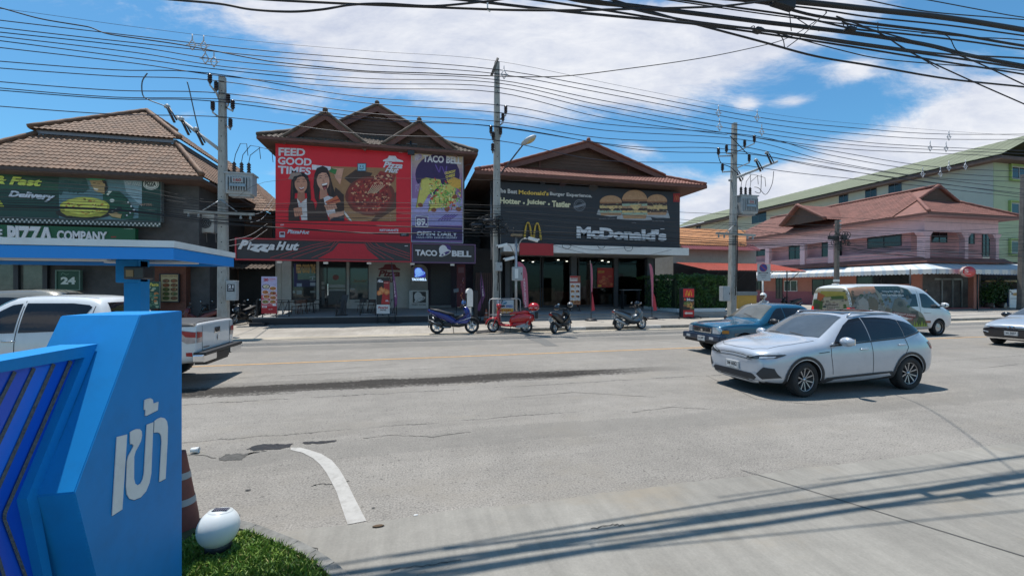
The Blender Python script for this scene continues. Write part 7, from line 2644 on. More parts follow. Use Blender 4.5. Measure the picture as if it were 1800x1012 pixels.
bp_.decal('grille_surround', 'F', [(-.44,.86),(.44,.86),(.42,.68),(-.42,.68)], M_CHROME, off=.012)
for i, (a, b_) in enumerate(((-.39,-.16),(-.13,.13),(.16,.39))):
 bp_.decal('grille_slot', 'F', [(a, .83),(b_, .83),(b_, .71),(a, .71)], MBK, off=.020)
bp_.decal('badge', 'F', [(.055 * math.cos(R(a)),.77 + .055 * math.sin(R(a))) for a in range(0,360,30)], M_CHROME, off=.026)
for s_ in (1,-1):
 bp_.decal('headlight', 'F', [(s_ * .48,.88),(s_ * .74,.88),(s_ * .78,.80),(s_ * .74,.68),(s_ * .48,.68)], M_HEAD, off=.012)
 bp_.mirror(1.80,.88,1.06, MBK, s_)
def fbump(mb):
 x = 5.19 / 2
 mb.box((x - .22,-.88,.44),(x + .10,.88,.64), mat('dark_blue_bumper', (.012,.03,.06),.35,.2, coat=.4), None, .05)
 mb.box((x - .1,-.80,.36),(x + .06,.80,.45), MBK, None, .02)
 for s_ in (1,-1):
  mb.box((x + .08, s_ * .55 - .09,.50),(x + .112, s_ * .55 + .09,.58), M_HEAD)
bp_.part('front_bumper', fbump)
pl_ = bp_.plate('F', .10,.50, '\u0e1a\u0e2b 2497', .34,.15)
pl_.location.x += .115
bp_.strip('bonnet_seam', 'T', [(1.45,.68),(.3,.62)],.012, M_GAP, off=.003)
bp_.strip('bonnet_seam', 'T', [(1.45,-.68),(.3,-.62)],.012, M_GAP, off=.003)
bp_.strip('wiper', 'T', [(1.58,.35),(1.66,-.05)],.025, MBK, off=.016)
bp_.wheels(.85,3.85,.75,.34,.22, 'steel')
VS = [
 (0.00,[(.62,.36),(.70,.46),(.74,.66),(.70,.86),(.56,.95),(.30,.99),(0,1.0)]),
 (0.06,[(.74,.30),(.82,.42),(.86,.68),(.84,.95),(.70,1.06),(.36,1.10),(0,1.11)]),
 (0.45,[(.84,.26),(.92,.38),(.95,.72),(.94,1.05),(.80,1.22),(.42,1.27),(0,1.28)]),
 (0.75,[(.86,.25),(.94,.38),(.965,.74),(.955,1.10),(.84,1.38),(.50,1.45),(0,1.47)]),
 (1.45,[(.88,.25),(.95,.38),(.975,.76),(.965,1.14),(.80,1.92),(.58,2.05),(0,2.09)]),
 (1.85,[(.88,.25),(.95,.38),(.975,.76),(.965,1.15),(.78,2.06),(.60,2.19),(0,2.23)]),
 (2.60,[(.88,.25),(.95,.38),(.975,.76),(.965,1.15),(.79,2.12),(.62,2.24),(0,2.28)]),
 (4.60,[(.88,.25),(.95,.38),(.975,.76),(.965,1.15),(.80,2.13),(.62,2.24),(0,2.28)]),
 (5.55,[(.88,.27),(.95,.40),(.975,.76),(.965,1.15),(.80,2.10),(.62,2.21),(0,2.25)]),
 (5.82,[(.86,.30),(.93,.42),(.955,.76),(.945,1.15),(.78,2.02),(.60,2.13),(0,2.17)]),
 (5.90,[(.80,.36),(.87,.46),(.89,.76),(.88,1.15),(.72,1.92),(.54,2.02),(0,2.05)]),
]
van = Car('tour_van', 'white tour van wrapped in elephant sanctuary pictures near the pink house', 'van', 5.9, VS,
 [(1.02,.35,.41,.55,1.2),(4.25,.35,.41,.55,1.2)], WHT, (22.6 - 5.9 / 2 * .96,13.05 + .95,0),0.0,.96)
for v in ('L', 'R'):
 van.decal('window', v, [(.86,1.16),(1.02,1.30),(1.52,1.78),(1.70,1.84),(1.98,1.84),(2.02,1.26),(1.9,1.22)], M_CGLASS)
 van.decal('window', v, [(2.22,1.28),(2.20,1.82),(3.05,1.84),(3.05,1.28)], M_CGLASS)
 van.strip('door_seam', v, [(2.10,2.0),(2.12,1.2),(2.14,.4)],.014, M_GAP, off=.003)
 van.decal('tail_light', v, [(5.70,.95),(5.86,.95),(5.86,1.28),(5.72,1.28)], M_TAIL, off=.012)
 van.decal('headlight', v, [(.08,.88),(.45,1.02),(.50,1.12),(.30,1.06),(.08,.98)], M_HEAD, off=.010)
van.decal('windscreen', 'F', [(-.72,1.30),(-.62,1.98),(.62,1.98),(.72,1.30),(0,1.24)], M_WSH)
van.decal('rear_window', 'B', [(-.66,1.36),(-.58,1.88),(.58,1.88),(.66,1.36)], M_CGLASS, off=.004)
pc = dict(grey=ink(122,116,108), gl=ink(150,142,132), brn=ink(104,88,66), dk=ink(62,60,50), teal=ink(44,66,66), blue=ink(104,118,126), green=ink(56,80,42), lime=ink(132,160,60),
 pink=ink(180,132,104), rock=ink(98,96,84), rkd=ink(70,70,62), mar=ink(126,46,44), bone=ink(206,196,186), yel=ink(128,122,58), org=ink(140,78,48), wht=ink(206,208,206), stone=ink(140,136,118))
mb = MB()
V = lambda p, m, o, seg=.09: van.decal('', 'R', p, pc[m], off=o, seg=seg, build=False, mb=mb)
V([(5.86,.42),(5.86,2.05),(5.2,2.155),(3.05,2.165),(2.55,2.03),(2.28,1.62),(2.62,1.25),(2.1,1.02),(2.02,.95),(1.62,.40),(3.85,.40),(3.85,.6),(4.25,.85),(4.65,.6),(4.65,.42)], 'stone', .004)
for k in range(150):
 t_, z_ = rg.uniform(2.7,5.75), rg.uniform(.5,2.0)
 r1 = rg.uniform(.03,.12)
 V([(t_ + r1 * math.cos(R(a)) * rg.uniform(.6,1.3), z_ + r1 * .7 * math.sin(R(a)) * rg.uniform(.6,1.3)) for a in range(0,360,60)], rg.choice(['gl', 'grey', 'rock', 'rkd', 'brn', 'green']),.0045 + k * .00001 if z_ > 9 else (.0105 + k * .00001))
V([(5.84,1.2),(5.84,2.03),(4.5,2.05),(4.35,1.7),(4.9,1.25)], 'brn', .006)
V([(5.75,1.75),(5.78,2.08),(4.4,2.15),(4.45,1.9),(5.0,1.78)], 'pink', .008)
V([(4.5,2.155),(3.05,2.16),(2.6,2.02),(2.45,1.66),(3.2,1.72),(4.2,1.82)], 'teal', .006)
V([(4.2,1.80),(3.3,1.72),(2.5,1.60),(2.75,1.30),(3.6,1.16),(4.1,1.3)], 'blue', .007)
V([(5.78,.50),(5.82,1.30),(5.55,1.66),(5.3,1.80),(4.85,1.86),(4.45,1.78),(4.3,1.4),(4.0,1.1),(3.9,.8),(4.3,.9),(4.7,.7),(4.9,.45)], 'grey', .010)
V([(5.2,1.70),(4.98,1.5),(5.02,1.1),(5.22,.85),(5.34,.85),(5.46,1.2),(5.5,1.55)], 'gl', .013)
V([(5.25,.85),(5.42,.80),(5.38,.45),(5.22,.45)], 'grey', .014)
V([(4.98,1.62),(4.60,1.70),(4.42,1.45),(4.55,1.1),(4.8,1.0),(4.95,1.25)], 'brn', .013)
V([(4.6,1.0),(4.4,1.2),(4.3,.95),(4.5,.8)], 'dk', .014)
V([(4.25,.95),(4.05,1.25),(3.8,1.20),(3.95,.85)], 'brn', .012)
V([(3.5,1.60),(3.15,1.66),(2.95,1.45),(2.85,1.15),(3.1,1.0),(3.5,1.05),(3.75,1.2)], 'rock', .012)
V([(3.3,1.52),(3.1,1.50),(3.05,1.32),(3.25,1.26),(3.4,1.36)], 'rkd', .015)
V([(3.26,1.44),(3.17,1.43),(3.17,1.36),(3.26,1.36)], 'dk', .018)
V([(3.5,1.0),(2.9,1.12),(2.4,1.02),(2.05,.70),(1.85,.42),(3.4,.42)], 'rock', .012)
V([(2.7,1.1),(2.3,1.08),(2.25,.8),(2.6,.75)], 'rkd', .014)
V([(2.25,.85),(2.0,.80),(1.70,.42),(2.5,.42)], 'green', .015)
for k in range(14):
 t0 = 1.75 + k * .10
 V([(t0,.42),(t0 + .09,.42),(t0 + .02 + .04 * (k % 3),.56 + .05 * (k % 4))], 'lime', .018)
V([(3.72,1.08),(2.42,.94),(2.46,.80),(3.74,.93)], 'mar', .019)
V([(3.42,.90),(2.58,.80),(2.62,.68),(3.44,.76)], 'mar', .020)
V([(1.95,1.02),(1.52,.99),(1.52,.98),(1.95,1.005)], 'mar', .012)
V([(1.90,.66),(1.55,.66),(1.55,.56),(1.90,.58)], 'org', .014)
V([(1.95,.50),(1.55,.50),(1.55,.44),(1.95,.44)], 'wht', .014)
wrap = mb.bd('picture_wrap', None, van.t, local=True)
def van_text(txt, q, m, off, view='R', sh=0.0):
 vs, fs = text_shape(txt, .03, sh)
 out = []
 for a, b_ in vs:
  u = (1 - b_) * (q[0][0] * (1 - a) + q[1][0] * a) + b_ * (q[3][0] * (1 - a) + q[2][0] * a)
  z = (1 - b_) * (q[0][1] * (1 - a) + q[1][1] * a) + b_ * (q[3][1] * (1 - a) + q[2][1] * a)
  if view == 'R':
   o, d = Vc((van.L / 2 - u, -4, z)), Vc((0,1,0))
  else:
   o, d = Vc((-van.L, u, z)), Vc((1,0,0))
  h = van.bvh.ray_cast(o, d)
  out.append((h[0] if h[0] else o + d * 3.1) - d * off)
 mb = MB()
 mb.add(out, fs, m)
 return mb
tm = van_text('ELEPHANT JUNGLE', [(3.68,1.055),(2.46,.93),(2.48,.83),(3.70,.945)], pc['bone'],.026)
for q in (van_text('SANCTUARY', [(3.38,.88),(2.62,.79),(2.65,.70),(3.40,.775)], pc['bone'],.027), van_text('Chiang Mai Office', [(4.1,1.97),(3.1,1.97),(3.08,1.88),(4.1,1.90)], pc['wht'],.014), van_text('053 Call Reservation', [(4.15,1.82),(2.95,1.81),(2.93,1.73),(4.15,1.75)], pc['wht'],.014)):
 k = len(tm.v)
 tm.v += q.v
 tm.f += [[a + k for a in f] for f in q.f]
 tm.m += [tm.mi(q.mats[0])] * len(q.f)
 tm.sm += q.sm
tm.bd('lettering', None, wrap, local=True)
mb = MB()
B_ = lambda p, m, o: van.decal('', 'B', p, pc[m], off=o, seg=.09, build=False, mb=mb)
B_([(-.88,.50),(-.84,1.3),(-.72,1.92),(-.58,2.08),(.58,2.08),(.72,1.92),(.84,1.3),(.88,.50)], 'stone', .006)
for k in range(60):
 y_, z_ = rg.uniform(-.78,.78), rg.uniform(.6,1.95)
 r1 = rg.uniform(.03,.10)
 B_([(y_ + r1 * math.cos(R(a)) * rg.uniform(.6,1.2), z_ + r1 * .7 * math.sin(R(a)) * rg.uniform(.6,1.2)) for a in range(0,360,60)], rg.choice(['green', 'dk', 'rock', 'rkd', 'brn', 'teal']),.0065 + k * .00005)
B_([(-.74,1.62),(-.66,1.92),(.40,1.95),(.50,1.66),(0,1.7)], 'yel', .010)
B_([(-.62,1.62),(-.1,1.60),(-.05,1.72),(-.6,1.76)], 'green', .013)
B_([(.2,1.75),(.55,1.9),(.6,1.6),(.4,1.5)], 'org', .012)
B_([(.3,1.5),(.75,1.55),(.84,.8),(.5,.7),(.35,1.0)], 'green', .010)
B_([(.45,1.35),(.7,1.4),(.72,.9),(.5,.95)], 'dk', .013)
B_([(-.85,.55),(-.7,1.4),(-.6,1.4),(-.62,.55)], 'green', .011)
B_([(-.6,.6),(-.4,.75),(0,.66),(.4,.78),(.6,.6),(.6,.55),(-.6,.55)], 'dk', .012)
B_([(.56,1.85),(.74,1.82),(.76,1.58),(.58,1.6)], 'wht', .015)
for z0, a, b_ in ((1.36,-.42,.22),(1.20,-.28,.14),(1.02,-.52,.22)):
 B_([(a, z0 - .07),(b_, z0 - .05),(b_, z0 + .07),(a, z0 + .08)], 'gl', .014)
bw = mb.bd('picture_wrap', None, van.t, local=True)
tm = None
for txt, z0, a, b_ in (('ELEPHANT', 1.36,.20,-.40),('JUNGLE', 1.20,.12,-.26),('SANCTUARY', 1.02,.20,-.50)):
 q = van_text(txt, [(a, z0 + .05),(b_, z0 + .055),(b_, z0 - .045),(a, z0 - .035)], pc['dk'],.018, 'B')
 if tm is None:
  tm = q
 else:
  k = len(tm.v)
  tm.v += q.v
  tm.f += [[i + k for i in f] for f in q.f]
  tm.m += [0] * len(q.f)
  tm.sm += q.sm
tm.bd('lettering', None, bw, local=True)
van.decal('tail_light', 'B', [(-.87,.92),(-.74,.92),(-.74,1.26),(-.85,1.26)], mat('lit_tail_light', (.55,.02,.02),.2, emit=.5), off=.014)
van.decal('tail_light', 'B', [(.87,.92),(.74,.92),(.74,1.26),(.85,1.26)], mat('lit_tail_light', (.55,.02,.02),.2, emit=.5), off=.014)
van.part('roof_lamp', lambda mb: mb.box((-5.9 / 2 + .25,-.12,2.20),(-5.9 / 2 + .40,.12,2.27), MWH, None, .02))
van.wheels(1.02,4.25,.86,.35,.22, 'steel')
for s_ in (1,-1):
 van.mirror(.95,.97,1.34, WHT, s_, 1.1)
SS = [
 (0.00,[(.56,.32),(.62,.40),(.66,.54),(.62,.64),(.50,.68),(.26,.70),(0,.705)]),
 (0.06,[(.70,.22),(.78,.36),(.80,.54),(.76,.68),(.60,.74),(.30,.765),(0,.77)]),
 (0.45,[(.78,.18),(.86,.32),(.875,.58),(.84,.80),(.70,.87),(.38,.91),(0,.92)]),
 (1.10,[(.78,.18),(.86,.32),(.885,.62),(.865,.88),(.76,.95),(.42,.99),(0,1.0)]),
 (1.25,[(.78,.18),(.86,.32),(.885,.62),(.868,.90),(.75,.99),(.45,1.04),(0,1.06)]),
 (1.95,[(.78,.18),(.86,.32),(.885,.64),(.87,.93),(.63,1.36),(.46,1.42),(0,1.44)]),
 (2.60,[(.78,.18),(.86,.32),(.885,.64),(.87,.95),(.61,1.40),(.46,1.46),(0,1.48)]),
 (3.20,[(.78,.18),(.86,.32),(.885,.65),(.87,.97),(.60,1.35),(.45,1.41),(0,1.43)]),
 (3.80,[(.78,.20),(.86,.34),(.88,.66),(.86,.98),(.68,1.06),(.42,1.10),(0,1.11)]),
 (4.30,[(.74,.26),(.82,.38),(.84,.66),(.80,.96),(.66,1.02),(.38,1.04),(0,1.045)]),
 (4.42,[(.58,.36),(.66,.44),(.68,.66),(.64,.88),(.50,.93),(.28,.95),(0,.955)]),
]
SIL = paint('silver_car_paint', (.46,.49,.53),.45,.28)
sd_ = Car('sedan_car', 'silver sedan with black lower nose coming in at the right edge', 'car', 4.42, SS,
 [(.85,.32,.36,.5,1.1),(3.5,.32,.36,.5,1.1)], SIL, (19.75 + 4.42 / 2,9.95,0), R(180),1.0)
for v in ('L', 'R'):
 sd_.decal('window', v, [(1.55,.98),(1.95,1.26),(2.15,1.35),(2.5,1.36),(2.5,.99)], M_CGLASS)
 sd_.decal('window', v, [(2.54,.99),(2.54,1.36),(3.0,1.31),(3.35,1.15),(3.5,1.05)], M_CGLASS)
 sd_.handle(2.35,.86,1 if v == 'L' else -1, SIL)
sd_.decal('windscreen', 'T', [(1.28,.68),(1.92,.56),(1.92,-.56),(1.28,-.68),(1.20,0)], M_WSH)
M_GLB = mat('gloss_black', (.016,.017,.022),.2, coat=.4)
sd_.decal('lower_nose', 'F', [(-.79,.33),(-.77,.57),(-.50,.64),(0,.655),(.50,.64),(.77,.57),(.79,.33),(.60,.29),(-.60,.29)], M_GLB, off=.010)
sd_.decal('chin_blade', 'F', [(-.79,.36),(-.62,.31),(.62,.31),(.79,.36),(.76,.32),(.60,.265),(-.60,.265),(-.76,.32)], M_CHROME, off=.020)
sd_.decal('grille_trim', 'F', [(-.62,.66),(-.30,.625),(.30,.625),(.62,.66),(.62,.645),(.30,.605),(-.30,.605),(-.62,.645)], M_CHROME, off=.018)
sd_.decal('badge', 'F', [(.09 * math.cos(R(a)),.665 + .04 * math.sin(R(a))) for a in range(0,360,30)], M_CHROME, off=.022)
for s_ in (1,-1):
 sd_.decal('headlight', 'F', [(s_ * .42,.655),(s_ * .62,.67),(s_ * .79,.72),(s_ * .82,.77),(s_ * .66,.74),(s_ * .46,.695)], M_HEAD, off=.014)
 sd_.mirror(1.72,.88,1.02, M_GLB, s_)
 sd_.decal('fog_light', 'F', [(s_ * .58,.44),(s_ * .76,.48),(s_ * .76,.53),(s_ * .58,.49)], M_HEAD, off=.018)
sd_.plate('F', 0,.46, '\u0e08\u0e01 5037', .34,.14)
sd_.strip('bonnet_seam', 'T', [(1.15,.66),(.3,.55)],.012, M_GAP, off=.003)
sd_.strip('wiper', 'T', [(1.27,.35),(1.33,-.3)],.02, MBK, off=.014)
sd_.wheels(.85,3.5,.76,.32,.20, 'five')
def etube(mb, secs, m, n=12):
 """elliptical loft in the x-z plane: (x, z, half-width, half-height)"""
 P = [Vc((a, 0, b_)) for a, b_, _w, _h in secs]
 vs, fs = [],[]
 for i, p in enumerate(P):
  t = (P[min(i + 1, len(P) - 1)] - P[max(i - 1,0)]).normalized()
  u = Vc((-t.z, 0, t.x))
  hw, hh = secs[i][2], secs[i][3]
  for k in range(n):
   a = 2 * math.pi * k / n
   c, s_ = math.cos(a), math.sin(a)
   c, s_ = math.copysign(abs(c) ** .75, c), math.copysign(abs(s_) ** .75, s_)
   vs.append(p + Vc((0, hw * c, 0)) + u * hh * s_)
 for i in range(len(P) - 1):
  for k in range(n):
   fs.append((i * n + k, i * n + (k + 1) % n, (i + 1) * n + (k + 1) % n, (i + 1) * n + k))
 fs.append(list(range(n))[::-1])
 fs.append([(len(P) - 1) * n + k for k in range(n)])
 mb.add(vs, fs, m, True)
def arc_pts(cx, cz, r_, a0, a1, n=8):
 return [(cx + r_ * math.cos(R(a0 + (a1 - a0) * i / n)), cz + r_ * math.sin(R(a0 + (a1 - a0) * i / n))) for i in range(n + 1)]
def scooter(label, loc, rz, col, style, group='motor scooters parked along the kerb', scale=1.0, trim=None, seatm=None):
 t = thing('motor_scooter', label, 'scooter', loc, rz, group)
 t.scale = (scale,) * 3
 wf, wr_, r_ = .66,-.64,(.245 if style in ('retro', 'small') else .275)
 dk = MBK
 trim = trim or dk
 seatm = seatm or mat('black_seat_vinyl', (.02,.02,.022),.55, var=.2)
 def part(name, fn, parent=None):
  mb = MB()
  fn(mb)
  return mb.bd(name, None, parent or t, local=True)
 for x, wd in ((wf, .10),(wr_, .12)):
  M0 = MT((x, 0, r_)) @ MR(R(90),4, 'X')
  wh = part('wheel', lambda mb: mb.lathe([(r_ * .70,-wd / 2),(r_ * .90,-wd / 2),(r_, -wd * .15),(r_, wd * .15),(r_ * .90, wd / 2),(r_ * .70, wd / 2),(r_ * .70,-wd / 2)], M_RUBBER, 28, M0))
  def rim(mb):
   mb.lathe([(r_ * .71,-.045),(r_ * .64,-.04),(r_ * .64,.04),(r_ * .71,.045)], M_ALLOY if style != 'sport' else mat('grey_rim', (.25,.25,.26),.4,.5),24, M0)
   for k in range(5):
    mb.box((.02,-.022,-.025),(r_ * .66,.022,.025), M_ALLOY, M0 @ MR(R(72 * k + 10),4, 'Z'))
   mb.lathe([(0,-.06),(.05,-.055),(.05,.055),(0,.06)], M_GREYP, 12, M0)
   mb.lathe([(.11,.050),(.11,.056),(.06,.056),(.06,.050)], M_CHROME, 20, M0)
  part('rim', rim, wh)
 if style == 'retro':
  body = part('body', lambda mb: (etube(mb, [(-.95,.50,.06,.10),(-.86,.56,.16,.17),(-.62,.58,.215,.20),(-.36,.56,.20,.20),(-.12,.48,.14,.16),(-.02,.36,.10,.08)], col, 16),
          etube(mb, [(-.15,.29,.17,.05),(.10,.27,.19,.045),(.30,.29,.20,.05),(.38,.36,.21,.05)], col),
          etube(mb, [(-.80,.38,.12,.08),(-.4,.34,.16,.10),(0,.28,.16,.06)], col)))
  part('leg_shield', lambda mb: etube(mb, [(.36,.28,.18,.05),(.42,.45,.235,.045),(.46,.65,.225,.05),(.44,.82,.15,.06),(.42,.92,.08,.06)], col, 16))
  part('front_fender', lambda mb: etube(mb, [(a, b_, .095,.035) for a, b_ in arc_pts(wf, r_ + .02, r_ + .05,5,165)] , col, 12))
  part('headset', lambda mb: (etube(mb, [(.34,1.0,.06,.06),(.42,1.02,.11,.10),(.52,1.01,.09,.09)], col, 14), mb.lathe([(0,0),(.085,0),(.09,-.03)], M_HEAD, 16, MT((.535,0,1.01)) @ MR(R(90),4, 'Y'))))
  part('seat', lambda mb: etube(mb, [(-.78,.79,.10,.04),(-.6,.80,.15,.06),(-.2,.77,.15,.06),(0.0,.73,.11,.045)], col if seatm is None else seatm, 14))
  tb = part('top_box', lambda mb: (mb.ball((-.93,0,1.0),(.22,.21,.17), col, 18,12), mb.box((-1.08,-.20,.955),(-.76,.20,.975), M_CHROME, None, .005)))
  part('rack', lambda mb: (mb.tube([(-.70,.08,.80),(-1.0,.08,.84)],.015, M_CHROME), mb.tube([(-.70,-.08,.80),(-1.0,-.08,.84)],.015, M_CHROME), mb.box((-1.10,-.15,.56),(-.98,.15,.80), dk, None, .02)), tb)
  part('tail_light', lambda mb: mb.ball((-.96,0,.60),(.03,.07,.05), M_TAIL, 10,6))
 else:
  bulk = 1.0 if style == 'maxi' else .9
  body = part('body', lambda mb: (etube(mb, [(-.98,.90,.05,.03),(-.86,.84,.12,.08),(-.60,.74,.17 * bulk, .13),(-.30,.62,.18 * bulk, .14),(-.05,.47,.17 * bulk, .13),(.05,.40,.15,.1)], col, 14),
          etube(mb, [(-.10,.36,.18,.10),(.15,.32,.19,.085),(.36,.36,.20,.09),(.44,.45,.20,.08)], trim, 14)))
  part('front_fairing', lambda mb: (etube(mb, [(.40,.36,.17,.08),(.50,.55,.22 * bulk, .10),(.50,.74,.21 * bulk, .12),(.44,.90,.15,.11),(.38,1.0,.09,.07)], col, 14),
 etube(mb, [(.10,.52,.12,.06),(.28,.60,.15,.10),(.45,.70,.16,.1)], trim if style == 'sport' else col, 12)))
  for s_ in (1,-1):
   part('side_panel', lambda mb: mb.prism([(.56, s_ * .19,.50),(.62, s_ * .12,.66),(.50, s_ * .20,.82),(.30, s_ * .20,.62),(.0, s_ * .185,.46),(-.2, s_ * .18,.44),(.2, s_ * .19,.40),(.45, s_ * .2,.40)],(0, s_ * .015,0), mat('white_accent', (.5,.5,.52),.35) if style == 'sport' and False else col))
   part('head_light', lambda mb: mb.prism([(.60, s_ * .05,.68),(.62, s_ * .12,.74),(.56, s_ * .17,.82),(.54, s_ * .06,.74)],(.01, s_ * .015,0), M_HEAD))
  part('screen', lambda mb: mb.prism([(.52,-.10,.92),(.52,.10,.92),(.40,.08,1.12 if style == 'maxi' else 1.04),(.40,-.08,1.12 if style == 'maxi' else 1.04)],(-.012,0,.004), M_CGLASS))
  part('front_fender', lambda mb: etube(mb, [(a, b_, .085,.022) for a, b_ in arc_pts(wf, r_ + .01, r_ + .035,20,165)], trim, 10))
  part('rear_fender', lambda mb: etube(mb, [(a, b_, .07,.015) for a, b_ in arc_pts(wr_, r_, r_ + .04,75,185)], dk, 8))
  part('seat', lambda mb: etube(mb, [(-.90,.93,.09,.03),(-.62,.87,.15,.06),(-.30,.77,.15,.06),(-.12,.74,.12,.05),(0,.70,.08,.04)], seatm, 14))
  part('headset', lambda mb: etube(mb, [(.28,1.02,.06,.04),(.36,1.04,.12,.06),(.44,1.02,.06,.05)], dk, 12))
  part('tail_light', lambda mb: mb.prism([(-.985,-.07,.88),(-.985,.07,.88),(-.93,.09,.80),(-.93,-.09,.80)],(-.015,0,0), M_TAIL))
 def bars(mb):
  for s_ in (1,-1):
   mb.tube([(.38, s_ * .05,1.02),(.34, s_ * .20,1.04),(.26, s_ * .34,1.02)],.016, dk, 8)
   mb.tube([(.30, s_ * .24,1.035),(.25, s_ * .36,1.02)],.024, M_RUBBER, 8)
   mb.tube([(.36, s_ * .22,1.03),(.35, s_ * .35,1.02)],.009, MST, 6)
 hb = part('handlebar', bars)
 for s_ in (1,-1):
  mr_ = part('mirror', lambda mb: (mb.tube([(.36, s_ * .20,1.05),(.38, s_ * .27,1.15),(.36, s_ * .30,1.20)],.008, dk, 6), mb.ball((.35, s_ * .32,1.23),(.02,.075,.05), dk, 10,6)), hb)
  mb = MB()
  mb.ball((.327, s_ * .32,1.23),(.008,.065,.042), M_CHROME, 10,6)
  mb.bd('mirror_glass', None, hb, local=True)
 part('fork', lambda mb: [mb.tube([(wf, s_ * .075, r_),(.52, s_ * .075,.62)],.022, M_GREYP if style != 'retro' else col, 8) for s_ in (1,-1)])
 part('engine', lambda mb: (mb.box((-.72,.06,.20),(-.25,.15,.36), M_GREYP, None, .03), mb.box((-.40,-.12,.22),(-.12,.12,.42), dk, None, .03), mb.tube([(-.62,.13,.30),(-.82,.15,.62)],.03, MST, 8)))
 part('exhaust', lambda mb: (mb.tube([(-.15,-.10,.24),(-.35,-.16,.24),(-.46,-.17,.30)],.022, MST, 8), mb.tube([(-.44,-.17,.29),(-.52,-.18,.33),(-.92,-.19,.50),(-.97,-.19,.52)],[.04,.06,.06,.03], dk if style != 'maxi' else M_GREYP, 12), mb.tube([(-.55,-.215,.36),(-.85,-.225,.49)],.022, MST, 6)))
 part('side_stand', lambda mb: mb.tube([(-.05,.10,.26),(-.02,.22,.01)],.013, dk, 6))
 part('number_plate', lambda mb: (mb.box((-.965,-.085,.46),(-.955,.085,.62), M_PLATE, MT((0,0,.08)) @ MR(R(0),4, 'Y')), mb.tube([(-.80,0,.74),(-.955,0,.66)],.02, dk, 6), mb.box((-.967,-.06,.64),(-.9655,.06,.67), M_PINK_), mb.box((-.967,-.06,.57),(-.9655,.06,.61), M_PINK_)))
 return t, part
SBLU = mat('scooter_blue', (.012,.022,.17),.3,.3, coat=.7, var=.06)
SRED = mat('scooter_red', (.46,.012,.014),.25,0, coat=.8, var=.05)
SGRY = mat('scooter_grey', (.15,.17,.185),.3,.4, coat=.6, var=.06)
SBLK = mat('scooter_black', (.015,.015,.017),.3,.2, coat=.6, var=.1)
def mid(px0, py0, px1, py1):
 a, b_ = PG(px0, py0), PG(px1, py1)
 return (a + b_) / 2, math.atan2(b_.y - a.y, b_.x - a.x),(b_ - a).length
c_, an_, ln_ = mid(768,587.5,829,586.5)
t, part = scooter('blue sporty scooter nosed right at the roadside before the purple shop', c_, an_, SBLU, 'sport', scale=ln_ / 1.30)
part('decal_stripe', lambda mb: [mb.prism([(.60, s_ * .215,.60),(.63, s_ * .18,.64),(.40, s_ * .222,.56),(.10, s_ * .21,.44)],(0, s_ * .006,0), ink(206,208,214)) for s_ in (1,-1)])
part('helmet_mirror', lambda mb: mb.ball((.35,.05,1.16),(.09,.10,.09), mat('blue_visor', (.10,.22,.50),.08,.5),14,9))
c_, an_, ln_ = mid(925.6,585.4,867.6,584.7)
c_.z = .0
scooter('glossy red retro scooter with round red top box nosed left by the pole', c_, an_, SRED, 'retro', scale=ln_ / 1.30, seatm=SRED)
c_, an_, ln_ = mid(973.5,587,998.5,582.5)
t, part = scooter('black scooter turned to the kerb with a helmet on its mirror', c_, an_, SBLK, 'small', scale=1.0)
M_HELM = mat('black_helmet', (.02,.02,.022),.12, coat=.8)
c_, an_, ln_ = mid(1087,581,1128,579)
t2, part2 = scooter('grey maxi scooter alone at the kerb right of the black one', c_, an_ , SGRY, 'maxi', scale=1.04)
for lab, m_, p_, par in (('black open helmet hung on the left bar of the black scooter', M_HELM, Vc((.22,.36,1.10)), t),('pale grey helmet resting on the bar of the black scooter', mat('grey_helmet', (.22,.22,.22),.2, coat=.6), Vc((.30,-.30,1.24)), t),
 ('black helmet hanging on the bar of the grey maxi scooter', M_HELM, Vc((.30,-.10,1.20)), t2)):
 w_ = wm(par) @ p_
 hm = thing('helmet', lab, 'helmet', w_ - Vc((0,0,.12)),0, 'helmets left on scooters')
 mb = MB()
 mb.ball(w_, (.135,.125,.125), m_, 16,10)
 mb.bd('shell', None, hm)
 mb = MB()
 mb.ball(w_ + Vc((-.03,-.04,-.02)),(.12,.105,.08), M_CGLASS, 14,8)
 mb.bd('visor', None, hm)
src, _ = scooter('dark red motorbike in the alley left of the utility pole', PY(348,545,24.0) * 1.0, R(200), mat('dull_red', (.10,.012,.014),.35, coat=.3), 'small', 'motorbikes shaded in the alley')
src.location = (PY(350,540,23.6).x, 23.6,.03)
for px_, y_, rz_, lb in ((372,25.6,150, 'black motorbike deep in the alley just left of the utility pole'),(428,26.0,250, 'black motorbike facing out of the alley right of the utility pole'),(445,28.0,100, 'black motorbike at the back of the alley by the terrace'),(1388,29.5,160, 'dark motorbike under the red awning by the pink wall')):
 d = dup(src, (PY(px_, 540, y_).x, y_, .05 if px_ < 1000 else .16), R(rz_), lb)
 for ch in d.children:
  if ch.name.startswith(('body', 'leg_shield', 'front_fairing', 'side_panel')):
   ch.data = ch.data.copy()
   ch.data.materials[0] = SBLK
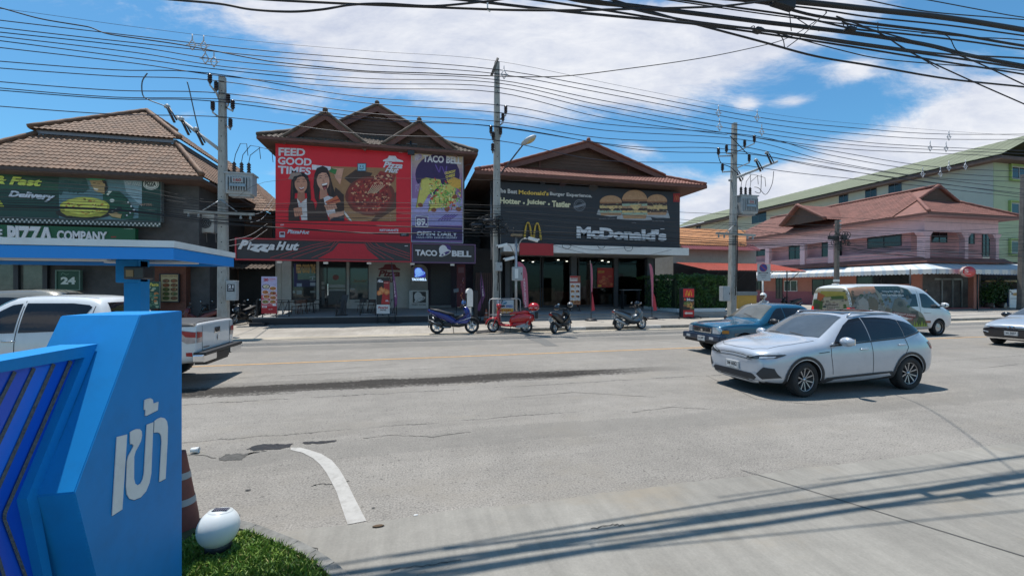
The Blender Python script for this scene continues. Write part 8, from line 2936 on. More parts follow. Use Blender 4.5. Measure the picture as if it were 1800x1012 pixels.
def person_mesh(name, parent, joints, edges, radii, m, sub=2):
 """one continuous skinned figure; joints in local metres"""
 names = list(joints)
 me = bpy.data.meshes.new(name)
 me.from_pydata([joints[k] for k in names],[(names.index(a), names.index(b_)) for a, b_ in edges],[])
 o = bpy.data.objects.new(name, me)
 COL.objects.link(o)
 md = o.modifiers.new('k', 'SKIN')
 sk = me.skin_vertices[0].data
 for i, k in enumerate(names):
  r_ = radii[k]
  sk[i].radius = r_ if isinstance(r_, tuple) else (r_, r_)
  sk[i].use_root = (i == 0)
 s2 = o.modifiers.new('s', 'SUBSURF')
 s2.levels = s2.render_levels = sub
 apply_mods(o)
 o.data.materials.clear()
 o.data.materials.append(m)
 for p in o.data.polygons:
  p.use_smooth = True
 o.parent = parent
 return o
M_SKIN = mat('skin', (.30,.17,.11),.5, var=.06)
def head(parent, c, face_dir, hairm, r_=.105, hair=True):
 """head with face, ears and hair as children of the figure"""
 q = Vc((0,-1,0)).rotation_difference(face_dir)
 Mx = MT(c) @ q.to_matrix().to_4x4()
 mb = MB()
 mb.ball((0,0,0),(r_ * .76, r_ * .92, r_ * 1.12), M_SKIN, 18,14)
 mb.ball((0,-r_ * .35,-r_ * .62),(r_ * .5, r_ * .5, r_ * .5), M_SKIN, 12,8)
 mb.ball((0,-r_ * .93,-r_ * .12),(r_ * .13, r_ * .2, r_ * .24), M_SKIN, 8,6)
 for s_ in (1,-1):
  mb.ball((s_ * r_ * .76,.0,-r_ * .05),(r_ * .1, r_ * .2, r_ * .26), M_SKIN, 8,6)
  mb.ball((s_ * r_ * .32,-r_ * .84, r_ * .06),(r_ * .13, r_ * .08, r_ * .07), ink(220,216,210),8,5)
  mb.ball((s_ * r_ * .32,-r_ * .91, r_ * .06),(r_ * .06, r_ * .03, r_ * .06), ink(24,18,16),8,5)
  mb.ball((s_ * r_ * .32,-r_ * .86, r_ * .24),(r_ * .2, r_ * .05, r_ * .04), hairm, 8,5)
 mb.ball((0,-r_ * .86,-r_ * .50),(r_ * .25, r_ * .06, r_ * .06), ink(126,62,58),8,5)
 mb.v = [Mx @ v for v in mb.v]
 mb.bd('head', None, parent)
 if hair:
  mb = MB()
  mb.ball((0, r_ * .16, r_ * .22),(r_ * .86, r_ * .92, r_ * 1.04), hairm, 16,10)
  mb.v = [Mx @ v for v in mb.v]
  mb.bd('hair', None, parent)
def hand(mb, wrist, fwd, down, s=1.0):
 """palm, four bent fingers and thumb"""
 f, d = fwd.normalized(), down.normalized()
 r_ = f.cross(d)
 mb.ball(wrist + f * .045 * s, .034 * s, M_SKIN, 8,6)
 for k, ln in enumerate((.062,.072,.068,.054)):
  o = wrist + f * .075 * s + r_ * (k - 1.5) * .018 * s
  mb.tube([o, o + f * ln * .5 * s, o + f * ln * .75 * s + d * ln * .45 * s, o + f * ln * .6 * s + d * ln * .85 * s],[.0095 * s, .009 * s, .0085 * s, .007 * s], M_SKIN, 6)
 o = wrist + f * .03 * s - r_ * .032 * s
 mb.tube([o, o + f * .03 * s - r_ * .015 * s + d * .015 * s, o + f * .055 * s - r_ * .006 * s + d * .03 * s],[.011 * s, .010 * s, .008 * s], M_SKIN, 6)
RY = 16.6
rp_ = PY(1340,540, RY)
rsc, _ = scooter('black scooter ridden behind the blue pickup', Vc((rp_.x, RY, 0)), R(180), SBLK, 'small', 'scooters under way')
del rsc['group']
rd = thing('person', 'person riding behind the blue pickup in white helmet and pale jacket', 'person', (rp_.x, RY, 0), R(180))
J = {'pelvis': (-.22,0,.86), 'belly': (-.20,0,1.02), 'chest': (-.14,0,1.25), 'neck': (-.10,0,1.40), 'skull': (-.06,0,1.50)}
E = [('pelvis', 'belly'),('belly', 'chest'),('chest', 'neck'),('neck', 'skull')]
RAD = {'pelvis': (.15,.12), 'belly': (.15,.11), 'chest': (.18,.12), 'neck': .06, 'skull': .07}
for s_, q in ((1, 'l'),(-1, 'r')):
 J.update({q + 'sh': (-.12, s_ * .19,1.33), q + 'el': (.08, s_ * .28,1.12), q + 'wr': (.26, s_ * .30,1.06),
 q + 'hip': (-.14, s_ * .10,.84), q + 'kn': (.26, s_ * .16,.72), q + 'an': (.20, s_ * .15,.38), q + 'to': (.34, s_ * .15,.34)})
 E += [('chest', q + 'sh'),(q + 'sh', q + 'el'),(q + 'el', q + 'wr'),('pelvis', q + 'hip'),(q + 'hip', q + 'kn'),(q + 'kn', q + 'an'),(q + 'an', q + 'to')]
 RAD.update({q + 'sh': .065, q + 'el': .048, q + 'wr': .034, q + 'hip': .09, q + 'kn': .062, q + 'an': .042, q + 'to': .038})
person_mesh('body', rd, J, E, RAD, mat('pale_jacket', (.42,.42,.43),.8, var=.1))
Mr = wm(rd)
mb = MB()
for s_ in (1,-1):
 hand(mb, Mr @ Vc((.26, s_ * .30,1.055)), Mr.to_3x3() @ Vc((.6, s_ * .3,0)), Vc((0,0,-1)))
mb.bd('hand', None, rd)
head(rd, Mr @ Vc((-.03,0,1.58)), Mr.to_3x3() @ Vc((1,0,0)), ink(24,20,20),.11, False)
mb = MB()
c = Mr @ Vc((-.05,0,1.63))
prof = MB()
prof.ball(c, (.155,.14,.15), mat('white_helmet', (.62,.62,.61),.3, coat=.6),20,14)
fd = Mr.to_3x3() @ Vc((1,0,0))
keep = [i for i, f in enumerate(prof.f) if not ((sum((prof.v[a] for a in f), Vc()) / 4 - c).dot(fd) > .06 and (sum((prof.v[a] for a in f), Vc()) / 4 - c).z < .03)]
prof.f = [prof.f[i] for i in keep]
prof.m = [prof.m[i] for i in keep]
prof.sm = [prof.sm[i] for i in keep]
hl = prof.bd('helmet', None, rd)
mb = MB()
mb.tube([c + Vc((fd.x * .06, s_ * .13,-.04)) for s_ in (1,)] + [c + Vc((fd.x * .1,0,-.17))] + [c + Vc((fd.x * .06,-.13,-.04))],.010, MBK, 6)
mb.bd('chin_strap', None, hl)
sp = PY(1627,530, YH - .6)
st_ = thing('person', 'person in purple top standing under the striped awning behind the van', 'person', (sp.x, YH - .6,.15),0)
J = {'pelvis': (0,0,.92), 'belly': (0,0,1.06), 'chest': (0,0,1.28), 'neck': (0,0,1.44), 'skull': (0,0,1.52)}
E = [('pelvis', 'belly'),('belly', 'chest'),('chest', 'neck'),('neck', 'skull')]
RAD = {'pelvis': (.15,.11), 'belly': (.14,.10), 'chest': (.17,.11), 'neck': .055, 'skull': .065}
for s_, q in ((1, 'l'),(-1, 'r')):
 J.update({q + 'sh': (s_ * .19,0,1.36), q + 'el': (s_ * .24,-.02,1.08), q + 'wr': (s_ * .23,-.10,.86),
 q + 'hip': (s_ * .09,0,.88), q + 'kn': (s_ * .10,-.02,.48), q + 'an': (s_ * .10,.02,.08), q + 'to': (s_ * .11,-.14,.035)})
 E += [('chest', q + 'sh'),(q + 'sh', q + 'el'),(q + 'el', q + 'wr'),('pelvis', q + 'hip'),(q + 'hip', q + 'kn'),(q + 'kn', q + 'an'),(q + 'an', q + 'to')]
 RAD.update({q + 'sh': .06, q + 'el': .045, q + 'wr': .032, q + 'hip': .09, q + 'kn': .06, q + 'an': .042, q + 'to': .036})
person_mesh('body', st_, J, E, RAD, mat('purple_cloth', (.10,.03,.30),.8, var=.15))
mb = MB()
for s_ in (1,-1):
 hand(mb, wm(st_) @ Vc((s_ * .23,-.10,.85)), Vc((0,-.3,-1)), Vc((-s_, 0,0)))
mb.bd('hand', None, st_)
head(st_, wm(st_) @ Vc((0,-.02,1.62)), Vc((-.5,-1,0)).normalized(), ink(20,18,18),.11)
# NEAR SIGN, CANOPY, LAMP, CONE
BLUE = mat('sign_blue', (.008,.235,.58),.55, var=.08, scale=1.6, dirt=.20, spec=.25)
BLUED = mat('sign_blue_edge', (.012,.15,.43),.5, var=.06, scale=2, dirt=.12)
ACR1 = mat('acrylic_royal_blue', (.004,.085,.58),.3, var=.10, scale=1.2)
ACR2 = mat('acrylic_bright_blue', (.004,.15,.74),.3, var=.10, scale=1.2)
M_GRIT = mat('gritty_grey_strip', (.11,.12,.13),.95, var=.4, scale=60, bump=.8, bscale=90)
x0 = -1.45
x1 = -1.585
bs = thing('entrance_sign', 'large blue faceted entrance sign with white Thai letters in the left foreground', 'sign', (x0 - .1,2.7,0))
fx = lambda v: (lambda a, b_: PX(a, b_, v))
top_r = PX(320,548, x0)
tl_ = PX(247,553, x0)
tip = PX(131,866, x0)
low = PX(168,1012, x0)
zt_ = (top_r.z + tl_.z) / 2
top_r.z = tl_.z = zt_
dirn = (low - tip)
bot = tip + dirn * (tip.z / -dirn.z) if dirn.z else low
pts = [tl_, tip, bot, Vc((x0, top_r.y, 0)), top_r]
bmx = bmesh.new()
fv = [bmx.verts.new(p) for p in pts]
bv = [bmx.verts.new(p + Vc((-.36,0,0))) for p in pts]
bmx.faces.new(fv)
bmx.faces.new(bv[::-1])
for i in range(5):
 bmx.faces.new([fv[i], bv[i], bv[(i + 1) % 5], fv[(i + 1) % 5]])
bmesh.ops.recalc_face_normals(bmx, faces=bmx.faces[:])
bmesh.ops.bevel(bmx, geom=[e for e in bmx.edges], offset=.004, segments=2, affect='EDGES')
mb = MB()
mb.bm(bmx, BLUE)
mb.bd('slab', None, bs)
art = Art(fx(x0),(1,0,0),(0,700),3.244,.001)
M_LET = mat('aged_white_letter', (.72,.72,.70),.5, var=.06, scale=4, dirt=.18)
M_LETSH = mat('painted_letter_shadow', (.01,.05,.12),.7)  # for dark offset letter copies that paint their shadow on the slab
letters = [
 [(660,222),(718,208),(690,635),(633,672)],
 [(735,195),(752,184),(772,177),(790,178),(801,190),(803,215),(797,246),(782,276),(766,305),(758,335),(757,460),(764,488),(778,498),(796,486),(808,462),(815,430),(831,152),(868,138),(856,430),(846,484),(826,532),(796,566),(760,581),(732,574),(717,548),(713,505),(718,360),(725,330),(744,296),(755,274),(752,263),(737,264)],
 [(875,131),(893,118),(912,111),(933,116),(946,134),(951,165),(949,250),(938,460),(903,478),(916,250),(914,218),(907,202),(893,196),(872,198)],
 [(818,12),(836,4),(852,2),(865,10),(868,32),(897,22),(893,70),(828,102),(821,101),(824,69),(815,67)],
]
for k, pl in enumerate(letters):
 art.poly([(a + 5, b_ + 3) for a, b_ in pl], M_LETSH, 1)
 art.poly(pl, M_LET, 2,.004)
art.bd('lettering', bs)
f1 = fx(x1)
outer_ = [(-160,655),(172,608),(66,871),(92,1012),(130,1215),(-160,1215)]
inner_ = [(-160,684),(148.8,629),(47,877),(76,1012),(112,1195),(-160,1195)]
zl = (PX(172,608, x1).z + PX(0,631.5, x1).z) / 2
A_ = [f1(*p) for p in outer_]
I_ = [f1(*p) for p in inner_]
for q in (A_[0], A_[1]):
 q.z = zl
for q in (A_[4], A_[5]):
 q.z = max(q.z, .03)
for q in (I_[4], I_[5]):
 q.z = max(q.z, .08)
mb = MB()
for i in range(6):
 j = (i + 1) % 6
 if i == 5:
  continue
 mb.prism([A_[i], A_[j], I_[j], I_[i]],(-.16,0,0), BLUE)
mb.bd('panel_frame', None, bs)
xi = x1 - .035
fi = fx(xi)
mb = MB()
II = [p + Vc((-.035,0,0)) for p in I_]
mb.prism(II, (-.05,0,0), ACR1)
panel = mb.bd('chevron_panel', None, bs)
art = Art(fi, (1,0,0),(0,560),2.238,.0015)
art.poly([(58,214),(128,198),(-5,480),(-90,700),(-90,500)], ACR1,1)
art.poly([(132,196),(206,182),(0,640),(-60,760),(-60,600),(0,470)], ACR2,1)
for pl in ([(55,210),(0,318),(-90,500)],[(130,196),(0,470),(-90,660)],[(208,180),(0,642),(-60,775),(10,1012),(40,1110)],[(275,168),(14,765),(12,790),(95,1012),(130,1110)]):
 art.line(pl, 15, M_GRIT, 3)
art.bd('divider_strip', panel)
cn = thing('canopy_shelter', 'blue canopy with white top band on a blue post behind the entrance sign', 'canopy', (-2.6,4.25,0))
XC = -1.75
N0, N1, N2, N3 = PX(305,424.5, XC), PX(305,437, XC), PX(305,457.5, XC), PX(411,451, XC)
yn, yf_ = N0.y, PX(411,455, XC).y
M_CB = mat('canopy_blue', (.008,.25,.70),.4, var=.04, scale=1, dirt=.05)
mb = MB()
mb.box((-8, yn, N2.z),(XC, yn + .02, N1.z), M_CB)
mb.box((XC - .02, yn + .02, N2.z),(XC, yf_, N1.z), M_CB)
mb.box((-8, yf_ - .02, N2.z),(XC - .02, yf_, N1.z), M_CB)
mb.bd('fascia', None, cn)
mb = MB()
mb.box((-8, yn - .01, N1.z + .004),(XC + .01, yf_ + .01, N0.z), MWH)
mb.bd('top_band', None, cn)
mb = MB()
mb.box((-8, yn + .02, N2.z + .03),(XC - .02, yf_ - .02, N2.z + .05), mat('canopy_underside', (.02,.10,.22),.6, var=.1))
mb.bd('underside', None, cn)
for xx, yy in ((-2.75,4.1),(-2.25,4.4)):
 mb = MB()
 mb.box((xx - .35, yy - .03, N2.z + .005),(xx + .35, yy + .03, N2.z + .029), MWH, None, .006)
 mb.bd('tube_light', None, cn)
yp = 4.2
pa, pb = PY(217,500, yp), PY(246,500, yp)
mb = MB()
mb.box((pa.x, yp, 0),(pb.x, yp + .14, N2.z + .03), BLUE, None, .008)
mb.box((PY(205,480, yp).x, yp - .02, PY(230,498, yp).z),(PY(246,480, yp).x, yp + .12, N2.z + .028), BLUE, None, .012)
mb.bd('post', None, cn)
mb = MB()
q0, q1 = PY(228,492, yp - .1), PY(262,470, yp - .1)
mb.box((q0.x, yp - .18, q0.z),(q1.x, yp - .03, q1.z), mat('dark_lamp_case', (.03,.032,.036),.3), None, .012)
mb.box((q0.x + .02, yp - .186, q0.z + .02),(q0.x + .07, yp - .181, q1.z - .03), mat('tan_reflector', (.28,.17,.07),.3))
mb.bd('floodlight', None, cn)
def traffic_cone(label, base, h, r_, m, name='traffic_cone'):
 t = thing(name, label, 'traffic cone', base)
 M0 = MT(base)
 mb = MB()
 mb.lathe([(r_, .02),(r_ * .97,.05)] + [(r_ * (1 - .76 * k / 12),.05 + (h - .05) * k / 12) for k in range(1,13)] + [(r_ * .20, h),(r_ * .18, h - .03)], m, 28, M0)
 mb.bd('cone', None, t)
 mb = MB()
 s = r_ * .86
 mb.box((-s, -s, 0),(s, s, .025), MBK, M0,.008)
 mb.bd('base_plate', None, t)
 for z0, z1 in ((.34,.42),(.66,.74)):
  mb = MB()
  f = lambda z: r_ * (1 - .76 * (z * h - .05) / (h - .05)) + .003
  mb.lathe([(f(z0), z0 * h),(f(z1), z1 * h)], mat('dull_reflective_band', (.38,.37,.36),.5, var=.12, dirt=.3),28, M0)
  mb.bd('reflective_band', None, t)
 return t
traffic_cone('faded red traffic cone with white bands behind the blue entrance sign', PG(319,931,.0),.65,.125, mat('faded_cone_red', (.20,.055,.04),.6, var=.15, scale=6, dirt=.25))
traffic_cone('small orange cone by the slatted gate behind the red scooter', PG(854.5,566,.05),.72,.15, mat('cone_orange', (.36,.10,.05),.6, var=.15, dirt=.2))
lb = PG(384,974,.02)
gl_ = thing('globe_lamp', 'white solar globe lamp on a short stake in the grass', 'garden lamp', lb)
gc = Vc((lb.x, lb.y, 0))
gc.z = PY(386,927, lb.y).z
gr = .138
mb = MB()
prof = []
for k in range(21):
 a = -math.pi / 2 + (math.pi / 2 + R(54)) * k / 20
 prof.append((gr * math.cos(a), gr * math.sin(a)))
Rm = MT(gc) @ MR(R(-9),4, 'X') @ MR(R(4),4, 'Y')
mb.lathe(prof, mat('opal_plastic', (.66,.68,.67),.35, var=.03),40, Rm)
globe = mb.bd('globe', None, gl_)
mb = MB()
rt = gr * math.cos(R(54))
zt2 = gr * math.sin(R(54))
mb.lathe([(rt, zt2),(rt * .97, zt2 + .006),(rt * .2, zt2 + .012),(0, zt2 + .012)], mat('opal_cap', (.60,.62,.61),.3),36, Rm)
cap = mb.bd('cap', None, gl_)
mb = MB()
mb.box((-.050,-.034, zt2 + .0125),(.050,.034, zt2 + .015), mat('solar_cell', (.012,.014,.035),.15), Rm)
mb.bd('solar_panel', None, cap)
mb = MB()
for k in range(8):
 xx = -.046 + k * .0131
 mb.box((xx - .0012,-.032, zt2 + .0151),(xx + .0012,.032, zt2 + .0158), mat('cell_grid', (.40,.40,.44),.3), Rm)
mb.bd('cell_grid', None, cap)
mb = MB()
mb.lathe([(.0,.16),(.085,.155),(.088,.10),(.05,.08),(.02,.05),(.015,-.04)], MBP, 16, MT((gc.x, gc.y, gc.z - gr - .115)))
mb.bd('stake', None, gl_)
for lab, px_, py_, m_, s_, nm in (('crushed pale paper cup on the asphalt near the faded cone', 344,796, MWH, .055, 'paper_cup'),('dry brown leaf on the concrete by the painted arc', 665,926, mat('dry_leaf', (.10,.06,.03),.8),.04, 'dry_leaf'),
 ('small white scrap on asphalt right of the painted arc', 731,906, MWH, .018, 'litter_scrap'),('dark chip on the asphalt edge left of the painted arc', 436,862, MBK, .022, 'litter_scrap'),('dark speck of litter right of the painted arc', 656,893, MBK, .014, 'litter_scrap')):
 q = PG(px_, py_, .006)
 mb = MB()
 if nm == 'paper_cup':
  mb.lathe([(0,0),(.026,0),(.036,.085),(.033,.085),(.024,.006)], m_, 14, MT(q + Vc((-.05,0,.036))) @ MR(R(94),4, 'Y') @ MR(R(20),4, 'Z'))
 else:
  mb.ball(q + Vc((0,0, s_ * .18)),(s_ * 1.3, s_ * .5, s_ * .2), m_, 7,4)
 tag(mb.bd(nm), lab, 'litter')
# FLAGS, STANDEES, FURNITURE
def feather(label, y, poly, pole_, base, m, words, group, z=.15, wm_=None, lower=None):
 """feather flag: cloth outline, pole ends and base in photo pixels at distance y"""
 b_ = PY(base[0], base[1], y)
 t = thing('feather_flag', label, 'flag', (b_.x, y, z), group=group)
 mb = MB()
 P = [PY(a, c, y) for a, c in poly]
 mb.prism(P, (0,.012,0), m)
 cloth = mb.bd('cloth', None, t)
 if lower:
  mb = MB()
  mb.prism([PY(a, c, y + .02) for a, c in lower],(0,.012,0), mat('flag_red', (.38,.03,.05),.7, var=.1))
  mb.bd('tail_cloth', None, t)
 mb = MB()
 pp = [PY(a, c, y - .02) for a, c in pole_]
 pp[-1].z = z + .03
 mb.tube(pp, .02, MBP, 6)
 mb.bd('pole', None, t)
 mb = MB()
 mb.lathe([(0,.11),(.2,.11),(.32,.06),(.34,0),(0,0)], MBP, 20, MT((pp[-1].x, y, z)))
 mb.bd('base_weight', None, t)
 art = Art(FY(y),(0,-1,0), lift=.004)
 for txt, q in words:
  art.text(txt, q, ink(214,196,206),.03, layer=1)
 if words:
  art.bd('lettering', t)
 return t
PKF = mat('flag_pink', (.46,.13,.19),.75, var=.12, scale=2)
PUF = mat('flag_purple', (.17,.06,.16),.75, var=.25, scale=3)
o_ = lambda ox, oy, k: (lambda a, b_: (ox + a / k, oy + b_ / k))
f46 = o_(820,380,4.6)
fA = o_(980,430,5.955)
fB = o_(640,430,5.955)
GF = 'feather flags before the restaurants'
feather('wide pink feather flag behind the camera mast and red scooter', 20.3,[f46(*p) for p in [(410,374),(428,373),(455,388),(478,420),(490,470),(496,560),(502,735),(472,745),(452,660),(436,560),(424,460)]],
  [f46(409,374), f46(440,560), f46(478,770)], f46(478,790), PKF, [('MCDELIVERY', [f46(486,735), f46(472,500), f46(458,502), f46(470,738)])], GF)
feather('narrow edge-on pink feather flag left of the yellow-lit poster window', 22.3,[fA(*p) for p in [(340,190),(356,205),(366,260),(370,360),(364,500),(352,500)]],
  [fA(343,172), fA(349,500), fA(352,780)], fA(352,785), PKF, [], GF, lower=[fA(*p) for p in [(360,500),(374,560),(392,692),(358,700)]])
feather('pink feather flag at the right end of the restaurant steps by the hedge', 22.6,[fA(*p) for p in [(958,203),(978,210),(994,245),(1003,320),(1004,450),(1000,655),(984,662),(976,420)]],
  [fA(958,203), fA(978,420), fA(990,770)], fA(990,775), PKF, [], GF, lower=[fA(*p) for p in [(1005,510),(1022,560),(1042,692),(1003,696)]])
feather('drooping purple feather flag beside the chicken standee', 24.75,[fB(*p) for p in [(287,192),(302,280),(322,350),(348,555),(345,620),(326,668),(312,660),(304,450),(294,300)]],
  [fB(287,190), fB(306,450), fB(328,815)], fB(328,820), PUF, [('TACO', [fB(334,560), fB(316,380), fB(308,384), fB(318,562)])], GF, z=0)
feather('crumpled purple feather flag by the slatted gate left of the middle pole', 24.2,[fB(*p) for p in [(1222,288),(1246,400),(1268,540),(1232,640),(1212,700),(1184,694),(1192,640),(1226,560),(1214,420)]],
  [fB(1222,288), fB(1236,560), fB(1216,800)], fB(1216,812), PUF, [('BELL', [fB(1252,540), fB(1236,420), fB(1228,424), fB(1240,545)])], GF, z=0)
def deco_dishes(art, w, h):
 art.poly([(0,0),(w, 0),(w, h * .42),(0, h * .5)], ink(176,170,206),1)
 art.poly([(0, h * .5),(w, h * .42),(w, h * .8),(0, h * .8)], ink(196,92,104),1)
 art.rect(0, h * .8, w, h, ink(176,26,40),1)
 art.text('20', (w * .14, h * .045, w * .46, h * .125), ink(170,30,40),.06, layer=2)
 art.rect(w * .5, h * .06, w * .9, h * .075, ink(196,90,100),2)
 art.rect(w * .5, h * .10, w * .8, h * .112, ink(196,120,130),2)
 for i, (a, b_) in enumerate(((.3,.27),(.74,.32),(.26,.42),(.75,.45),(.34,.54),(.76,.57),(.26,.68),(.74,.68))):
  art.ell(w * a, h * b_, w * .25, h * .062, ink(50,40,40) if i == 0 else ink(214,200,196),3)
  art.ell(w * a, h * b_, w * .20, h * .046, ink(206,196,176) if i == 0 else rg.choice([ink(150,66,40), ink(176,96,50), ink(126,60,40), ink(120,110,56)]),4, jag=.1)
  for q in range(4):
   art.ell(w * a + rg.uniform(-2,2), h * b_ + rg.uniform(-1.6,1.6),1.1,.8, rg.choice([ink(196,140,70), ink(120,40,30), ink(110,130,60)]),5,7, jag=.2)
 art.rect(w * .05, h * .79, w * .35, h * .84, W_, 3)
 art.rect(w * .72, h * .74, w * .95, h * .79, W_, 3)
 art.text('SET', (w * .1, h * .80, w * .3, h * .83), ink(170,30,40),.04, layer=4)
 art.text('only 99.-', (w * .45, h * .87, w * .75, h * .90), W_, .03, layer=4)
t, a, b_ = standee('food_standee', 'tall red and lilac dish standee at the left end of the terrace', 459.5,487,487,552,25.0, deco_dishes)
legs_to(t, a, b_, 25.0,0.0)
def deco_chicken(art, w, h):
 art.rect(0,0, w, h * .75, ink(26,22,24),1)
 art.rect(w * .55, h * .1, w, h * .74, ink(150,30,34),1)
 art.poly([(w * .35, h * .73),(w * .5, h * .3),(w * .62, h * .3),(w * .98, h * .73)], ink(170,34,36),2)
 for (a, b_, r_) in ((.25,.42,.22),(.5,.36,.22),(.78,.40,.24),(.35,.33,.16)):
  art.ell(w * a, h * b_, w * r_, h * .075, ink(196,116,64),3,12, jag=.2)
  art.ell(w * a, h * b_, w * r_ * .6, h * .04, ink(214,146,90),4,10, jag=.25)
 art.text('Pizza', (w * .08, h * .07, w * .5, h * .13), W_, .05,.2, layer=4)
 art.poly([(w * .12, h * .07),(w * .25, h * .045),(w * .42, h * .07)], W_, 4)
 art.rect(w * .55, h * .13, w * .92, h * .15, ink(190,150,140),4)
 art.text('199.-', (w * .68, h * .62, w * .95, h * .67), W_, .04, layer=4)
 art.rect(0, h * .75, w, h, ink(206,206,206),2)
 art.text('PizzaHut', (w * .12, h * .80, w * .88, h * .86), ink(170,30,40),.04,.2, layer=3)
 art.text('WINGSTREET', (w * .25, h * .88, w * .75, h * .92), ink(60,40,40),.04, layer=3)
t, a, b_ = standee('food_standee', 'black and red chicken standee before the maroon wall logo', 662,685,489,552,24.85, deco_chicken, bg=MBP)
legs_to(t, a, b_, 24.85,0.0)
def deco_menu(art, w, h):
 art.rect(0,0, w, h, ink(206,190,184),1)
 art.rect(0,0, w, h * .06, ink(176,40,40),2)
 art.text('BREAKFAST', (w * .08, h * .07, w * .68, h * .11), ink(126,30,34),.04, layer=2)
 art.rect(w * .72,0, w, h * .22, ink(150,80,60),3)
 art.rect(0, h * .19, w, h * .245, ink(160,44,44),2)
 for j in range(4):
  for i in range(2):
   x, y_ = w * (.06 + .48 * i), h * (.27 + .18 * j)
   art.rect(x, y_, x + w * .40, y_ + h * .15, ink(226,220,214),2)
   art.ell(x + w * .14, y_ + h * .085, w * .12, h * .05, ink(176,110,60),3,10, jag=.2)
   art.ell(x + w * .29, y_ + h * .09, w * .09, h * .045, rg.choice([ink(190,130,70), ink(96,50,36), ink(206,150,80)]),3,10, jag=.2)
 art.rect(0, h * .86, w, h, ink(190,120,80),2)
 for k in range(3):
  art.ell(w * (.2 + .3 * k), h * .92, w * .13, h * .04, ink(140,80,44),3,10, jag=.2)
t, a, b_ = standee('menu_standee', 'white and red menu standee before the restaurant glass', 1002,1020,486,536,26.4, deco_menu)
legs_to(t, a, b_, 26.4, zs)
po = thing('poster', 'red nugget poster on the restaurant glass', 'poster', PY(1064,506, YG - .06))
mb = MB()
a, b_ = PY(1050,506, YG - .06), PY(1079,472, YG - .06)
mb.box((a.x, YG - .06, a.z),(b_.x, YG - .045, b_.z), mat('poster_red', C(176,44,34),.5, var=.1))
mb.bd('sheet', None, po)
art = Art(FY(YG - .06),(0,-1,0),(1050,472),1.0,.004)
art.rect(1,5,12,8.5, ink(206,150,50),1)
art.text('NUGGETS', (1.5,5.6,11,8), ink(120,30,24),.03, layer=2)
for k in range(13):
 art.ell(rg.uniform(4,26), rg.uniform(13,30), rg.uniform(3,4.6), rg.uniform(2,3), rg.choice([ink(186,82,48), ink(200,100,60), ink(166,66,40)]),2 + k % 3,10, jag=.2)
art.rect(1,29,7,33, ink(206,150,50),5)
art.bd('print', po)
def deco_24(art, w, h):
 art.rect(0,0, w, h * .30, ink(196,28,34),1)
 mark_m(art, w * .2, h * .06, w * .8, h * .25, ink(230,176,40),2)
 art.rect(0, h * .30, w, h * .75, ink(30,26,26),1)
 art.text('24', (w * .30, h * .33, w * .62, h * .42), W_, .05, layer=2)
 art.text('hours', (w * .64, h * .36, w * .95, h * .42), W_, .03, layer=2)
 art.ell(w * .15, h * .37, w * .10, h * .04, ink(206,70,50),2)
 for k in range(16):
  art.ell(rg.uniform(2, w - 2), rg.uniform(h * .48, h * .68), rg.uniform(2,4), rg.uniform(1.5,3), rg.choice([ink(176,126,70), ink(120,80,46), ink(96,110,56), ink(206,160,90)]),3,8, jag=.2)
 art.rect(0, h * .75, w, h, ink(186,30,36),1)
 art.poly([(w * .10, h * .855),(w * .28, h * .80),(w * .28, h * .825),(w * .85, h * .825),(w * .85, h * .885),(w * .28, h * .885),(w * .28, h * .91)], ink(214,206,200),2)
ysg = PG(1210,560,.15).y
s24 = thing('pavement_sign', 'freestanding black and red 24 hours sign by the white planter', 'sign', (PG(1210,560,.15).x, ysg, .15))
a, b_ = PY(1200.5,558.5, ysg), PY(1220.5,507.5, ysg)
mb = MB()
mb.box((a.x, ysg, .22),(b_.x, ysg + .38, b_.z), MBP, None, .02)
mb.bd('cabinet', None, s24)
art = Art(FY(ysg),(0,-1,0),(1201,508.5),1.0,.004)
deco_24(art, 19,50)
art.bd('print', s24)
mb = MB()
for dy in (-.35,.6):
 mb.box((a.x - .6, ysg + dy - .03,.19),(b_.x + .75, ysg + dy + .03,.23), MBP)
for dx in (-.5,.3,1.0):
 mb.box((a.x + dx - .02, ysg - .34,.231),(a.x + dx + .02, ysg + .6,.25), MBP)
 mb.lathe([(0,-.04),(.04,-.04),(.04,.0),(0,0)], MBP, 8, MT((a.x + dx, ysg - .35,.19)))
mb.bd('wheeled_base', None, s24)
yh_ = PG(1230,557,.15).y
hx0, hx1 = PY(1190,545, yh_).x, PY(1275,545, yh_).x
plw = thing('planter', 'long white planter wall under the clipped hedge', 'planter', ((hx0 + hx1) / 2, yh_, .15))
mb = MB()
zpw = PY(1230,543, yh_).z
mb.box((hx0, yh_, .15),(hx1, yh_ + .18, zpw), MWH, None, .01)
mb.box((hx0, yh_ + .18,.15),(hx0 + .15, yh_ + 4, zpw), MWH)
mb.bd('wall', None, plw)
mb = MB()
mb.box((hx0 + .15, yh_ + .18,.15),(hx1, yh_ + 4, zpw - .05), mat('planter_soil', (.05,.035,.025),.95))
mb.bd('soil', None, plw)
hg = thing('hedge', 'tall clipped dark green hedge beside the restaurant terrace', 'hedge', ((hx0 + hx1) / 2 - .5, yh_ + 1.5, zpw))
LEAF = [mat('hedge_leaf_%s' % n, c, .5, var=.3, scale=4) for n, c in (('dark', (.022,.062,.012)),('mid', (.045,.115,.018)),('light', (.09,.18,.030)))]
zh = PY(1215,484, yh_ + .8).z
bx0, bx1 = PY(1150,500, yh_ + 2.4).x, PY(1282,500, yh_ + .6).x
mb = MB()
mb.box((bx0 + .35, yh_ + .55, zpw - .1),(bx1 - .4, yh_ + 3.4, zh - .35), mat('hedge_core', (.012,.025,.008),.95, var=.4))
mb.bd('branch_core', None, hg)
mb = MB()
rg2 = random.Random(8)
